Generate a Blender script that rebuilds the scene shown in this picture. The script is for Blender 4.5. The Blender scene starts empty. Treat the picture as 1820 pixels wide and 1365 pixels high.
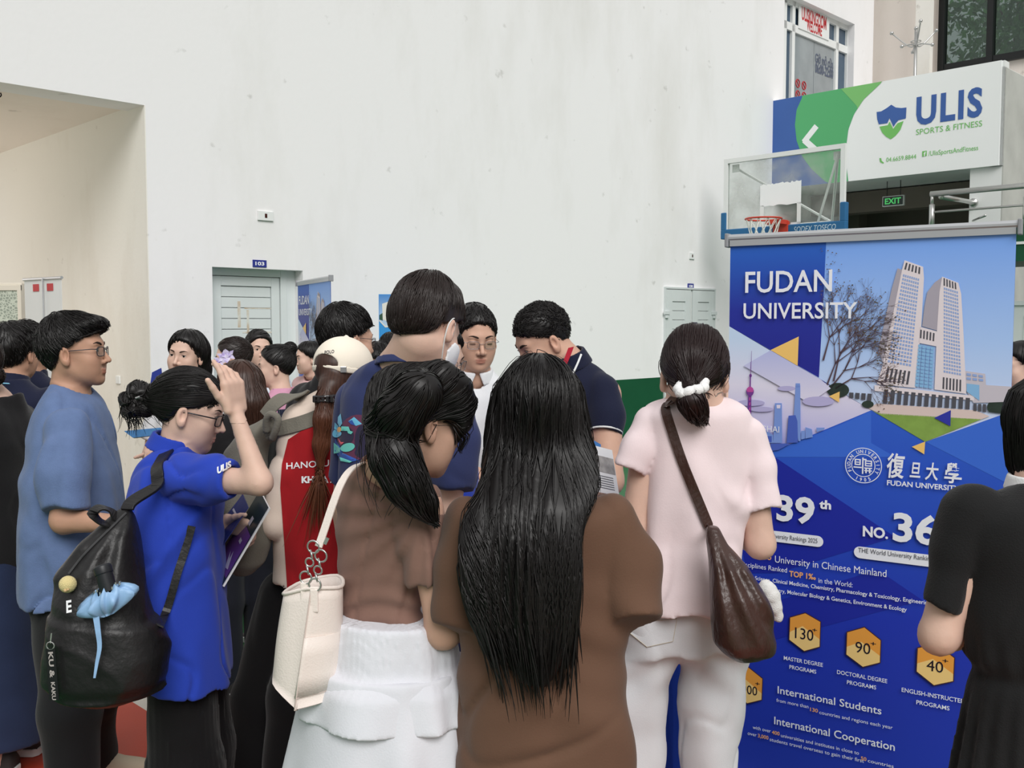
import bpy, bmesh, math, random
import numpy as np
from mathutils import Vector, Matrix

# ---------------------------------------------------------------- camera, world, light, exposure
S = bpy.context.scene
COL = S.collection
FPX = 1750.0                     # focal length in pixels of the 1820 x 1365 frame
CAMZ = 1.66
PITCH = math.atan(108.5 / FPX)
cam_d = bpy.data.cameras.new('camera')
cam_d.sensor_width = 36.0
cam_d.lens = 36.0 * FPX / 1820.0
cam_d.clip_end = 300
cam = bpy.data.objects.new('camera', cam_d)
COL.objects.link(cam)
cam.location = (0, 0, CAMZ)
cam.rotation_euler = (math.pi / 2 - PITCH, 0, 0)
S.camera = cam
S.view_settings.view_transform = 'Standard'
S.view_settings.look = 'None'
S.view_settings.gamma = 1
S.view_settings.use_curve_mapping = False
S.view_settings.exposure = -0.03
try:
    S.cycles.use_denoising = True
    S.cycles.max_bounces = 8
    S.cycles.transparent_max_bounces = 12
except Exception:
    pass

W_ = bpy.data.worlds.new('sky')
S.world = W_
W_.use_nodes = True
nt = W_.node_tree
bg = nt.nodes['Background']
tc = nt.nodes.new('ShaderNodeTexCoord')
sp = nt.nodes.new('ShaderNodeSeparateXYZ')
nt.links.new(tc.outputs['Generated'], sp.inputs[0])
rmp = nt.nodes.new('ShaderNodeValToRGB')
mr = nt.nodes.new('ShaderNodeMapRange')
mr.inputs[1].default_value = -1
mr.inputs[2].default_value = 1
nt.links.new(sp.outputs['Z'], mr.inputs[0])
nt.links.new(mr.outputs[0], rmp.inputs[0])
e = rmp.color_ramp.elements
e[0].position = 0.42; e[0].color = (0.60, 0.58, 0.56, 1)
e[1].position = 0.80; e[1].color = (1.12, 1.12, 1.12, 1)
nt.links.new(rmp.outputs[0], bg.inputs[0])
bg.inputs[1].default_value = 0.56

def add_light(name, kind, loc, target, energy, color=(1, 1, 1), **kw):
    l = bpy.data.lights.new(name, kind)
    l.energy = energy
    l.color = color
    for k, v in kw.items():
        setattr(l, k, v)
    o = bpy.data.objects.new(name, l)
    COL.objects.link(o)
    o.location = loc
    o.rotation_euler = (Vector(target) - Vector(loc)).to_track_quat('-Z', 'Y').to_euler()
    return o
add_light('daylight_sun', 'SUN', (4.0, -4.5, 9.5), (0.6, 6, 0), 2.5, (1, 0.985, 0.96), angle=math.radians(36))

add_light('corridor_fill', 'AREA', (-7.6, 9.2, 1.9), (-4.0, 9.6, 2.2), 38, (1, 0.92, 0.84), shape='RECTANGLE', size=2.2, size_y=2.6)  # added area lamp, out of view, brightens the corridor in place of outdoor light

# ---------------------------------------------------------------- basic helpers
def lin(c):
    out = []
    for v in c[:3]:
        v = v / 255.0
        out.append(v / 12.92 if v <= 0.04045 else ((v + 0.055) / 1.055) ** 2.4)
    return tuple(out) + (1.0,)

def Wp(px, py, d):
    """world point seen at picture position (px, py), d metres along the viewing axis"""
    x = (px - 910.0) / FPX * d
    u = -(py - 682.5) / FPX * d
    c, s = math.cos(PITCH), math.sin(PITCH)
    return np.array((x, d * c + u * s, CAMZ - d * s + u * c))

def ray(px, py):
    p = Wp(px, py, 1.0)
    return p - np.array((0, 0, CAMZ))

def on_plane(px, py, o, n):
    r = ray(px, py)
    o = np.asarray(o, float); n = np.asarray(n, float)
    c0 = np.array((0, 0, CAMZ))
    t = np.dot(o - c0, n) / np.dot(r, n)
    return c0 + r * t

MATS = {}
def mat(name, col, rough=0.7, spec=0.3, metal=0.0, var=0.0, vscale=6.0, bump=0.0, bscale=60.0, sheen=0.0,
        emit=None, alpha=1.0, trans=0.0, var2=None, stretch=None, coat=0.0, sss=0.0, attr=None, bdetail=3.0):
    if name in MATS:
        return MATS[name]
    m = bpy.data.materials.new(name)
    m.use_nodes = True
    n = m.node_tree
    b = n.nodes['Principled BSDF']
    L = n.links.new
    c = lin(col)
    b.inputs['Base Color'].default_value = c
    b.inputs['Roughness'].default_value = rough
    b.inputs['Specular IOR Level'].default_value = spec
    b.inputs['Metallic'].default_value = metal
    if sheen:
        b.inputs['Sheen Weight'].default_value = sheen
        b.inputs['Sheen Roughness'].default_value = 0.5
    if coat:
        b.inputs['Coat Weight'].default_value = coat
        b.inputs['Coat Roughness'].default_value = 0.25
    if alpha < 1:
        b.inputs['Alpha'].default_value = alpha
    if trans:
        b.inputs['Transmission Weight'].default_value = trans
    if sss:
        b.inputs['Subsurface Weight'].default_value = sss
        b.inputs['Subsurface Radius'].default_value = (0.012, 0.005, 0.003)
        b.inputs['Subsurface Scale'].default_value = 0.6
    co = n.nodes.new('ShaderNodeTexCoord')
    vec = co.outputs['Object']
    if stretch:
        mp = n.nodes.new('ShaderNodeMapping')
        mp.inputs['Scale'].default_value = stretch
        L(vec, mp.inputs[0])
        vec = mp.outputs[0]
    src = None
    if var:
        t = n.nodes.new('ShaderNodeTexNoise')
        t.inputs['Scale'].default_value = vscale
        t.inputs['Detail'].default_value = 5
        L(vec, t.inputs['Vector'])
        mx = n.nodes.new('ShaderNodeMix')
        mx.data_type = 'RGBA'
        c2 = lin(var2) if var2 else tuple(v * (1 - var) for v in c[:3]) + (1,)
        mx.inputs[6].default_value = c
        mx.inputs[7].default_value = c2
        rr = n.nodes.new('ShaderNodeMapRange')
        rr.inputs[1].default_value = 0.35
        rr.inputs[2].default_value = 0.75
        L(t.outputs[0], rr.inputs[0])
        L(rr.outputs[0], mx.inputs[0])
        src = mx.outputs[2]
    if attr:
        at = n.nodes.new('ShaderNodeAttribute')
        at.attribute_name = attr
        mx2 = n.nodes.new('ShaderNodeMix')
        mx2.data_type = 'RGBA'
        mx2.blend_type = 'MULTIPLY'
        mx2.inputs[0].default_value = 1
        if src is not None:
            L(src, mx2.inputs[6])
        else:
            mx2.inputs[6].default_value = c
        L(at.outputs['Color'], mx2.inputs[7])
        src = mx2.outputs[2]
    if src is not None:
        L(src, b.inputs['Base Color'])
    if emit:
        b.inputs['Emission Color'].default_value = lin(emit[0])
        b.inputs['Emission Strength'].default_value = emit[1]
    if bump:
        t = n.nodes.new('ShaderNodeTexNoise')
        t.inputs['Scale'].default_value = bscale
        t.inputs['Detail'].default_value = bdetail
        L(vec, t.inputs['Vector'])
        bp = n.nodes.new('ShaderNodeBump')
        bp.inputs['Strength'].default_value = bump
        bp.inputs['Distance'].default_value = 0.01
        L(t.outputs[0], bp.inputs['Height'])
        L(bp.outputs[0], b.inputs['Normal'])
    MATS[name] = m
    return m

class MB:
    """collects polygons; build() links them as one mesh object"""
    def __init__(self):
        self.v = []; self.f = []; self.m = []; self.n = 0
    def add(self, verts, faces, mi=0):
        verts = np.asarray(verts, float).reshape(-1, 3)
        self.v.append(verts)
        b = self.n
        for q in faces:
            self.f.append(tuple(int(i) + b for i in q))
            self.m.append(mi)
        self.n += len(verts)
        return self
    def box(self, o, ax, ay, az, mi=0):
        """box from corner o with edge vectors"""
        o, ax, ay, az = (np.asarray(q, float) for q in (o, ax, ay, az))
        if np.dot(np.cross(ax, ay), az) < 0:
            ax, ay = ay, ax
        v = [o, o + ax, o + ax + ay, o + ay, o + az, o + ax + az, o + ax + ay + az, o + ay + az]
        return self.add(v, [(3, 2, 1, 0), (4, 5, 6, 7), (0, 1, 5, 4), (1, 2, 6, 5), (2, 3, 7, 6), (3, 0, 4, 7)], mi)
    def abox(self, x0, x1, y0, y1, z0, z1, mi=0):
        return self.box((x0, y0, z0), (x1 - x0, 0, 0), (0, y1 - y0, 0), (0, 0, z1 - z0), mi)
    def tube(self, pts, r, sides=8, closed=False, caps=True, mi=0, up=None, flat=1.0):
        v, f = tube_arrays(np.asarray(pts, float), r, sides, closed, caps, up, flat)
        return self.add(v, f, mi)
    def prism(self, poly, ext, mi=0):
        """planar polygon (3-D points) extruded along ext"""
        p = np.asarray(poly, float); ext = np.asarray(ext, float)
        n = len(p)
        nn = np.zeros(3)
        for i in range(n):
            nn += np.cross(p[i] - p[0], p[(i + 1) % n] - p[0])
        if np.dot(nn, ext) < 0:
            p = p[::-1]
        v = np.vstack([p, p + ext])
        f = [tuple(range(n))[::-1], tuple(range(n, 2 * n))]
        for i in range(n):
            j = (i + 1) % n
            f.append((i, j, j + n, i + n))
        return self.add(v, f, mi)
    def lathe(self, c, prof, seg=24, mi=0, axis=(0, 0, 1)):
        c = np.asarray(c, float)
        a = Vector(axis).normalized()
        q = np.array(a.to_track_quat('Z', 'Y').to_matrix())
        v = []; f = []
        for (r, z) in prof:
            for k in range(seg):
                t = 2 * math.pi * k / seg
                v.append(c + q @ np.array((r * math.cos(t), r * math.sin(t), z)))
        for i in range(len(prof) - 1):
            for k in range(seg):
                k2 = (k + 1) % seg
                f.append((i * seg + k, i * seg + k2, (i + 1) * seg + k2, (i + 1) * seg + k))
        f.append(tuple(range(seg))[::-1])
        f.append(tuple(range((len(prof) - 1) * seg, len(prof) * seg)))
        return self.add(v, f, mi)
    def sphere(self, c, r, seg=16, rings=10, mi=0, sc=(1, 1, 1)):
        v = []; f = []
        c = np.asarray(c, float)
        for i in range(rings + 1):
            ph = math.pi * i / rings
            for k in range(seg):
                t = 2 * math.pi * k / seg
                v.append(c + r * np.array((math.sin(ph) * math.cos(t) * sc[0], math.sin(ph) * math.sin(t) * sc[1], -math.cos(ph) * sc[2])))
        for i in range(rings):
            for k in range(seg):
                k2 = (k + 1) % seg
                f.append((i * seg + k, i * seg + k2, (i + 1) * seg + k2, (i + 1) * seg + k))
        return self.add(v, f, mi)
    def build(self, name, mats, parent=None, smooth=False, bevel=0.0):
        if not isinstance(mats, (list, tuple)):
            mats = [mats]
        V = np.vstack(self.v)
        me = bpy.data.meshes.new(name)
        me.from_pydata(V.tolist(), [], self.f)
        for m in mats:
            me.materials.append(m)
        if len(mats) > 1:
            me.polygons.foreach_set('material_index', np.array(self.m, dtype=np.int32))
        if smooth:
            me.polygons.foreach_set('use_smooth', np.ones(len(me.polygons), dtype=bool))
        me.update()
        o = bpy.data.objects.new(name, me)
        COL.objects.link(o)
        if parent is not None:
            o.parent = parent
            o.matrix_parent_inverse = parent.matrix_world.inverted()
        if bevel:
            bv = o.modifiers.new('bevel', 'BEVEL')
            bv.width = bevel; bv.segments = 2; bv.limit_method = 'ANGLE'
        return o

def tube_arrays(p, r, sides=8, closed=False, caps=True, up=None, flat=1.0):
    n = len(p)
    r = np.broadcast_to(np.asarray(r, float), (n,))
    if closed:
        t = np.roll(p, -1, 0) - np.roll(p, 1, 0)
    else:
        t = np.gradient(p, axis=0)
    t /= np.linalg.norm(t, axis=1)[:, None] + 1e-12
    u = np.array(up, float) if up is not None else (np.array((0, 0, 1.0)) if abs(t[0, 2]) < 0.9 else np.array((1.0, 0, 0)))
    V = []
    for i in range(n):
        if up is not None:
            u = np.array(up, float)
        a = u - t[i] * np.dot(u, t[i])
        a /= np.linalg.norm(a) + 1e-12
        b = np.cross(t[i], a)
        u = a
        for k in range(sides):
            q = 2 * math.pi * (k + 0.5) / sides
            V.append(p[i] + r[i] * (math.cos(q) * a * flat + math.sin(q) * b))
    F = []
    m = n if closed else n - 1
    for i in range(m):
        j = (i + 1) % n
        for k in range(sides):
            k2 = (k + 1) % sides
            F.append((i * sides + k, i * sides + k2, j * sides + k2, j * sides + k))
    if caps and not closed:
        F.append(tuple(range(sides))[::-1])
        F.append(tuple(range((n - 1) * sides, n * sides)))
    return np.array(V), F

def tag(o, label=None, cat=None, group=None, kind=None):
    if label: o['label'] = label
    if cat: o['category'] = cat
    if group: o['group'] = group
    if kind: o['kind'] = kind
    return o

def empty(name, loc, label=None, cat=None, group=None, kind=None):
    o = bpy.data.objects.new(name, None)
    COL.objects.link(o)
    o.empty_display_size = 0.1
    o.location = loc
    bpy.context.view_layer.update()
    return tag(o, label, cat, group, kind)

def spline(pts, n=8, closed=False):
    """Catmull-Rom through the points"""
    p = np.asarray(pts, float)
    if closed:
        p = np.vstack([p[-1], p, p[0], p[1]])
    else:
        p = np.vstack([2 * p[0] - p[1], p, 2 * p[-1] - p[-2]])
    out = []
    for i in range(1, len(p) - 2):
        for k in range(n):
            t = k / n
            out.append(0.5 * ((2 * p[i]) + (-p[i - 1] + p[i + 1]) * t + (2 * p[i - 1] - 5 * p[i] + 4 * p[i + 1] - p[i + 2]) * t * t
                              + (-p[i - 1] + 3 * p[i] - 3 * p[i + 1] + p[i + 2]) * t ** 3))
    if not closed:
        out.append(p[-2])
    return np.array(out)

TXT_CACHE = {}
def text_mesh(s, bold=0.0, shear=0.0, spacing=1.0):
    """outline letters of the built-in font as 2-D verts and faces, unit em"""
    key = (s, bold, shear, spacing)
    if key in TXT_CACHE:
        return TXT_CACHE[key]
    cu = bpy.data.curves.new('txt', 'FONT')
    cu.body = s
    cu.size = 1.0
    cu.offset = bold
    cu.shear = shear
    cu.space_character = spacing
    cu.resolution_u = 3
    o = bpy.data.objects.new('txt', cu)
    COL.objects.link(o)
    dg = bpy.context.evaluated_depsgraph_get()
    me = bpy.data.meshes.new_from_object(o.evaluated_get(dg))
    V = np.zeros(len(me.vertices) * 3)
    me.vertices.foreach_get('co', V)
    V = V.reshape(-1, 3)[:, :2]
    F = [tuple(p.vertices) for p in me.polygons]
    bpy.data.objects.remove(o)
    bpy.data.curves.remove(cu)
    bpy.data.meshes.remove(me)
    TXT_CACHE[key] = (V, F)
    return V, F

def text_on(mb, s, fn, x0, y0, h, width=None, bold=0.0, shear=0.0, spacing=1.0, mi=0, align='L', caph=None):
    """lay text on a surface: fn(x, y) -> 3-D points. h is the cap height; width forces the length"""
    V, F = text_mesh(s, bold, shear, spacing)
    if not len(V):
        return
    sy = h / 0.73
    sx = sy
    xmin, xmax = V[:, 0].min(), V[:, 0].max()
    if width:
        sx = width / (xmax - xmin)
    X = (V[:, 0] - xmin) * sx
    if align == 'C':
        X -= (xmax - xmin) * sx / 2
    elif align == 'R':
        X -= (xmax - xmin) * sx
    Y = V[:, 1] * sy
    mb.add(fn(x0 + X, y0 + Y), F, mi)
# ---------------------------------------------------------------- the hall
A0 = np.array((-2.33, 9.0, 0.0))
Q2 = math.sqrt(0.5)
E1 = np.array((Q2, Q2, 0)); E2 = np.array((Q2, -Q2, 0)); EZ = np.array((0, 0, 1.0))
def WL(t, n, z):
    return A0 + E1 * t + E2 * n + EZ * z
def WLF(t): return A0 + E1 * t
def wt(px, py, n=0.0):
    p = on_plane(px, py, A0 + E2 * n, E2) - A0
    return float(np.dot(p, E1)), float(p[2])
def wbox(mb, t0, t1, n0, n1, z0, z1, mi=0):
    return mb.box(WL(t0, n0, z0), E1 * (t1 - t0), E2 * (n1 - n0), EZ * (z1 - z0), mi)

def plaster(name, col, stain, amt=0.5, scale=0.55, speck=True):
    m = mat(name, col, rough=0.85, spec=0.15, bump=0.12, bscale=25)
    n = m.node_tree; L = n.links.new
    b = n.nodes['Principled BSDF']
    co = n.nodes.new('ShaderNodeTexCoord')
    mp = n.nodes.new('ShaderNodeMapping'); mp.inputs['Scale'].default_value = (1.4, 1.4, 0.5)
    L(co.outputs['Object'], mp.inputs[0])
    t = n.nodes.new('ShaderNodeTexNoise'); t.inputs['Scale'].default_value = scale; t.inputs['Detail'].default_value = 9
    t.inputs['Roughness'].default_value = 0.62
    L(mp.outputs[0], t.inputs['Vector'])
    r = n.nodes.new('ShaderNodeMapRange'); r.inputs[1].default_value = 0.50; r.inputs[2].default_value = 0.80; r.inputs[4].default_value = amt
    L(t.outputs[0], r.inputs[0])
    mx = n.nodes.new('ShaderNodeMix'); mx.data_type = 'RGBA'
    mx.inputs[6].default_value = lin(col); mx.inputs[7].default_value = lin(stain)
    L(r.outputs[0], mx.inputs[0])
    src = mx.outputs[2]
    if speck:
        t2 = n.nodes.new('ShaderNodeTexNoise'); t2.inputs['Scale'].default_value = 5.5; t2.inputs['Detail'].default_value = 6
        L(co.outputs['Object'], t2.inputs['Vector'])
        r2 = n.nodes.new('ShaderNodeMapRange'); r2.inputs[1].default_value = 0.69; r2.inputs[2].default_value = 0.76; r2.inputs[4].default_value = 0.35
        L(t2.outputs[0], r2.inputs[0])
        m3 = n.nodes.new('ShaderNodeMix'); m3.data_type = 'RGBA'
        L(r2.outputs[0], m3.inputs[0]); L(src, m3.inputs[6]); m3.inputs[7].default_value = lin(tuple(v * 0.75 for v in stain))
        src = m3.outputs[2]
    L(src, b.inputs['Base Color'])
    return m

M_wall = plaster('plaster_white', (240, 239, 240), (202, 200, 191), 0.45)
M_cream = plaster('plaster_cream', (240, 237, 230), (206, 196, 180), 0.7, 0.5)
M_pink = plaster('plaster_pink', (240, 231, 223), (206, 190, 176), 0.5)
M_white = mat('paint_white', (232, 234, 233), 0.55, 0.3, var=0.04, vscale=2)
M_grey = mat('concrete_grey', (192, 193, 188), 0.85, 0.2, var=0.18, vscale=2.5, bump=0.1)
M_green = mat('paint_green', (24, 84, 55), 0.55, 0.3, var=0.12, vscale=3)
M_dark = mat('dark_recess', (120, 112, 104), 0.9, 0.1, var=0.15, vscale=1.2)  # dimness under the balcony put into the wall colour
M_steel = mat('steel', (200, 200, 198), 0.3, 0.5, metal=0.85)
M_alum = mat('aluminium', (205, 207, 210), 0.38, 0.5, metal=0.7)
M_black = mat('black_frame', (22, 24, 25), 0.4, 0.4)

# floor: red court, white line, green court
mf = mat('court_floor', (182, 66, 44), 0.5, 0.35, bump=0.05, bscale=90)
n = mf.node_tree; L = n.links.new
geo = n.nodes.new('ShaderNodeNewGeometry')
dot = n.nodes.new('ShaderNodeVectorMath'); dot.operation = 'DOT_PRODUCT'
dot.inputs[1].default_value = tuple(E1)
L(geo.outputs['Position'], dot.inputs[0])
cr = n.nodes.new('ShaderNodeValToRGB'); cr.color_ramp.interpolation = 'CONSTANT'
mr_ = n.nodes.new('ShaderNodeMapRange')
tb = float(np.dot(Wp(233, 1244, 4.33), E1))
mr_.inputs[1].default_value = tb - 1; mr_.inputs[2].default_value = tb + 1
L(dot.outputs['Value'], mr_.inputs[0]); L(mr_.outputs[0], cr.inputs[0])
cr.color_ramp.elements[0].color = lin((46, 104, 62))
e_ = cr.color_ramp.elements[1]; e_.position = 0.5; e_.color = lin((214, 208, 198))
e_ = cr.color_ramp.elements.new(0.535); e_.color = lin((46, 104, 62))
e_ = cr.color_ramp.elements.new(0.06); e_.color = lin((186, 64, 42))
tn = n.nodes.new('ShaderNodeTexNoise'); tn.inputs['Scale'].default_value = 3.0; tn.inputs['Detail'].default_value = 8
L(geo.outputs['Position'], tn.inputs['Vector'])
mxf = n.nodes.new('ShaderNodeMix'); mxf.data_type = 'RGBA'; mxf.blend_type = 'MULTIPLY'
rf = n.nodes.new('ShaderNodeMapRange'); rf.inputs[3].default_value = 0.86; rf.inputs[4].default_value = 1.06
L(tn.outputs[0], rf.inputs[0]); mxf.inputs[0].default_value = 1
L(cr.outputs[0], mxf.inputs[6]); L(rf.outputs[0], mxf.inputs[7])
L(mxf.outputs[2], n.nodes['Principled BSDF'].inputs['Base Color'])
mb = MB(); mb.abox(-16, 22, -10, 26, -0.2, 0)
tag(mb.build('floor', mf), kind='structure')

mb = MB(); mb.box(WLF(-1.03), (-Q2 * 7, -Q2 * 7, 0), (-Q2 * 6.5, Q2 * 6.5, 0), (0, 0, 0.006))  # unseen neutral slab, added to keep red floor bounce off the corridor
tag(mb.build('floor_corridor', mat('corridor_floor', (176, 170, 160), 0.6, 0.3, var=0.15, vscale=2)), kind='structure')
# main wall with the corridor opening, the recess of door 103 and the glass doorway upstairs
TC = wt(262, 400)[0]                       # corner of the opening
ZL = 1.66 + (574 - 193) / FPX * 8.27       # lintel height
d1l, d1t = wt(377, 474); d1r = wt(538, 481)[0]; d1t = 0.5 * (d1t + wt(538, 481)[1])
w1l = wt(1393, 100)[0]; w1r, w1t = wt(1519, 43)
ZD = 4.0
TEND = 12.3
mb = MB()
wbox(mb, TC - 6, TC, -0.32, 0, ZL, 9.0)
wbox(mb, TC, d1l, -0.32, 0, 0, 9.0)
wbox(mb, d1l, d1r, -0.32, 0, d1t, 9.0)
wbox(mb, d1l, d1r, -0.32, -0.17, 0, d1t)
wbox(mb, d1r, w1l, -0.32, 0, 0, 9.0)
wbox(mb, w1l, w1r, -0.32, 0, 0, ZD)
wbox(mb, w1l, w1r, -0.32, 0, w1t, 9.0)
wbox(mb, w1r, TEND, -0.32, 0, 0, 9.0)
tag(mb.build('wall_back', M_wall), kind='structure')
mb = MB()
wbox(mb, d1r + 0.02, 9.1, 0.0, 0.008, 0, 0.925)
tag(mb.build('baseboard_back', M_green), kind='structure')
# corridor: side wall, ceiling, a small beam, end wall
mb = MB(); wbox(mb, TC, TC + 0.25, -4.6, -0.32, 0, 3.9); wbox(mb, TC - 0.004, TC + 0.004, -0.33, 0.002, 0, ZL)
tag(mb.build('wall_corridor', M_cream), kind='structure')
mb = MB(); wbox(mb, TC - 5, TC, -3.9, -0.32, ZL + 0.03, ZL + 0.25)
tag(mb.build('ceiling_corridor', M_pink), kind='structure')
mb = MB(); wbox(mb, TC - 6, TC - 1.35, -0.85, -0.72, ZL - 0.03, ZL + 0.03)
tag(mb.build('trim_1', M_grey), kind='structure')
# crack and stains on the corridor side are in the plaster; a broken hook hangs under the lintel
mb = MB()
h0 = WL(TC - 1.0, -0.5, ZL + 0.03)
mb.tube(spline([h0, h0 + (0.01, 0, -0.03), h0 + (0.035, 0, -0.045), h0 + (0.055, 0, -0.03), h0 + (0.05, 0, -0.01)], 4), 0.005, 6)
tag(mb.build('ceiling_hook', M_black, smooth=True), 'small dark metal hook hanging from the corridor ceiling', 'hook')

# ------------------------------------------------ door 103
M_upvc = mat('upvc_door', (216, 222, 222), 0.4, 0.35, var=0.05, vscale=3)
M_rust = mat('tape_residue', (186, 168, 140), 0.8, 0.1)
r = empty('door_1', WL((d1l + d1r) / 2, -0.15, 0), kind='structure')
fw = 0.065
mb = MB()
nf0, nf1 = -0.17, -0.12
wbox(mb, d1l, d1l + fw, nf0, nf1, 0, d1t); wbox(mb, d1r - fw - 0.10, d1r - 0.10, nf0, nf1, 0, d1t)
wbox(mb, d1r - 0.10, d1r, nf0, nf1 - 0.01, 0, d1t)
wbox(mb, d1l + fw, d1r - fw - 0.10, nf0, nf1, d1t - fw, d1t)
mb.build('door_frame', M_upvc, r, bevel=0.004)
mb = MB()
la, lb, lt = d1l + fw + 0.006, d1r - fw - 0.106, d1t - fw - 0.006
sw = 0.085
wbox(mb, la, la + sw, nf0, -0.135, 0.01, lt); wbox(mb, lb - sw, lb, nf0, -0.135, 0.01, lt)
wbox(mb, la + sw, lb - sw, nf0, -0.135, lt - sw, lt); wbox(mb, la + sw, lb - sw, nf0, -0.135, 0.01, 0.15)
z = lt - sw - 0.006
k = 0
while z > 0.2:
    wbox(mb, la + sw + 0.004, lb - sw - 0.004, nf0, -0.148, z - 0.092, z)
    z -= 0.098
mb.build('door_leaf', M_upvc, r, bevel=0.003)
mb = MB()
for (a, b, c, d) in ((0.22, 0.245, 1.62, 1.86), (0.30, 0.32, 1.56, 1.78), (0.58, 0.60, 1.52, 1.84), (0.60, 0.615, 1.6, 1.86), (0.26, 0.62, 1.565, 1.58), (0.28, 0.60, 1.79, 1.80)):
    wbox(mb, la + a * 1.15, la + b * 1.15, -0.149, -0.1465, c, d)
mb.build('tape_mark', mat('tape_mark', (214, 214, 206), 0.8, 0.1, var=0.25, vscale=14, var2=(190, 164, 134)), r)
mb = MB()
wbox(mb, lb - 0.06, lb - 0.03, -0.135, -0.095, 1.0, 1.14)
mb.tube([WL(lb - 0.045, -0.10, 1.08), WL(lb - 0.045, -0.08, 1.08), WL(lb - 0.15, -0.08, 1.08)], 0.009, 8)
mb.build('door_handle', M_steel, r)

M_plate = mat('enamel_blue', (42, 52, 138), 0.35, 0.4)
M_let = mat('lettering_white', (240, 241, 244), 0.5, 0.3)
def number_plate(px, py, w, h, s, label):
    t, z = wt(px, py)
    r = empty('number_plate', WL(t, 0.0, z), label, 'number plate')
    mb = MB(); wbox(mb, t - w / 2, t + w / 2, 0, 0.008, z - h / 2, z + h / 2)
    mb.build('plate', M_plate, r)
    mb = MB()
    text_on(mb, s, lambda x, y: np.array([WL(t + a, 0.0088, z + b) for a, b in zip(x, y)]), 0, -h * 0.24, h * 0.5, w * 0.66, bold=0.03, align='C')
    mb.build('lettering', M_let, r)
number_plate(461, 468.5, 0.14, 0.065, '103', 'small blue plate numbered 103 above the white louvred door')
number_plate(1227, 508.5, 0.14, 0.07, '108', 'small blue plate above the narrow white double door')

def wall_box(px, py, w, h, label, hole=True):
    t, z = wt(px, py)
    r = empty('wall_socket', WL(t, 0, z), label, 'socket')
    mb = MB(); wbox(mb, t - w / 2, t + w / 2, 0, 0.018, z - h / 2, z + h / 2)
    mb.build('cover_plate', M_white, r, bevel=0.003)
    if hole:
        mb = MB(); wbox(mb, t - 0.012, t + 0.012, 0.017, 0.0195, z - 0.018, z + 0.02)
        mb.build('knockout', mat('rust_hole', (70, 38, 32), 0.8, 0.1), r)
wall_box(471, 384, 0.16, 0.085, 'white junction box high on the wall above door 103')
wall_box(1229, 455, 0.11, 0.09, 'small white junction box above the narrow double door')
# light switch on the corridor side wall
p = on_plane(211, 675, WL(TC, 0, 0), E1) - A0
nn, zz = float(np.dot(p, E2)), float(p[2])
mb = MB(); mb.box(WL(TC - 0.012, nn - 0.04, zz - 0.035), E1 * 0.012, E2 * 0.08, EZ * 0.07)
tag(mb.build('wall_switch', M_white, bevel=0.003), 'white switch plate on the corridor side wall', 'switch')

# ------------------------------------------------ door 108: two narrow louvred leaves with big hinges
t0, zt = wt(1182, 513); t1 = wt(1267, 517)[0]
r = empty('door_2', WL((t0 + t1) / 2, 0, 0), kind='structure')
mb = MB()
wbox(mb, t0 - 0.03, t0, 0, 0.03, 0, zt); wbox(mb, t1, t1 + 0.03, 0, 0.03, 0, zt); wbox(mb, t0 - 0.03, t1 + 0.03, 0, 0.035, zt, zt + 0.025)
mb.build('door_frame', M_upvc, r)
tm = (t0 + t1) / 2 + 0.015
for (a, b) in ((t0 + 0.004, tm - 0.022), (tm + 0.022, t1 - 0.004)):
    mb = MB(); s = 0.13
    wbox(mb, a, a + s, 0.0, 0.03, 0.01, zt - 0.01); wbox(mb, b - s, b, 0.0, 0.03, 0.01, zt - 0.01)
    wbox(mb, a + s, b - s, 0.0, 0.03, zt - 0.17, zt - 0.01); wbox(mb, a + s, b - s, 0.0, 0.03, 0.01, 0.2)
    z = zt - 0.176
    while z > 0.3:
        wbox(mb, a + s, b - s, 0.0, 0.018, z - 0.118, z); z -= 0.126
    lf = mb.build('door_leaf', M_upvc, r, bevel=0.003)
    for zc in (zt - 0.30, zt - 0.86, zt - 1.6):
        mb = MB(); hx = a if a < tm else b
        wbox(mb, hx - 0.07, hx + 0.05, 0.03, 0.05, zc - 0.05, zc + 0.0); wbox(mb, hx - 0.04, hx + 0.02, 0.03, 0.055, zc - 0.10, zc - 0.06)
        mb.build('hinge', M_upvc, lf, bevel=0.004)
mb = MB(); wbox(mb, tm - 0.006, tm + 0.006, 0.0, 0.02, 0.01, zt - 0.03)
mb.build('centre_bar', M_white, r)

# ------------------------------------------------ glass doorway upstairs
M_tint = mat('tinted_glass', (66, 88, 110), 0.06, 0.6, var=0.25, vscale=2)
M_tint2 = mat('glass_door_grey', (150, 158, 162), 0.08, 0.6, var=0.2, vscale=3)
r = empty('window_1', WL((w1l + w1r) / 2, -0.15, ZD), kind='structure')
mb = MB()
zb = wt(1400, 20)[1]; zb = zb - 0.0
ztr = wt(1450, 50, -0.15)[1]
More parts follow.
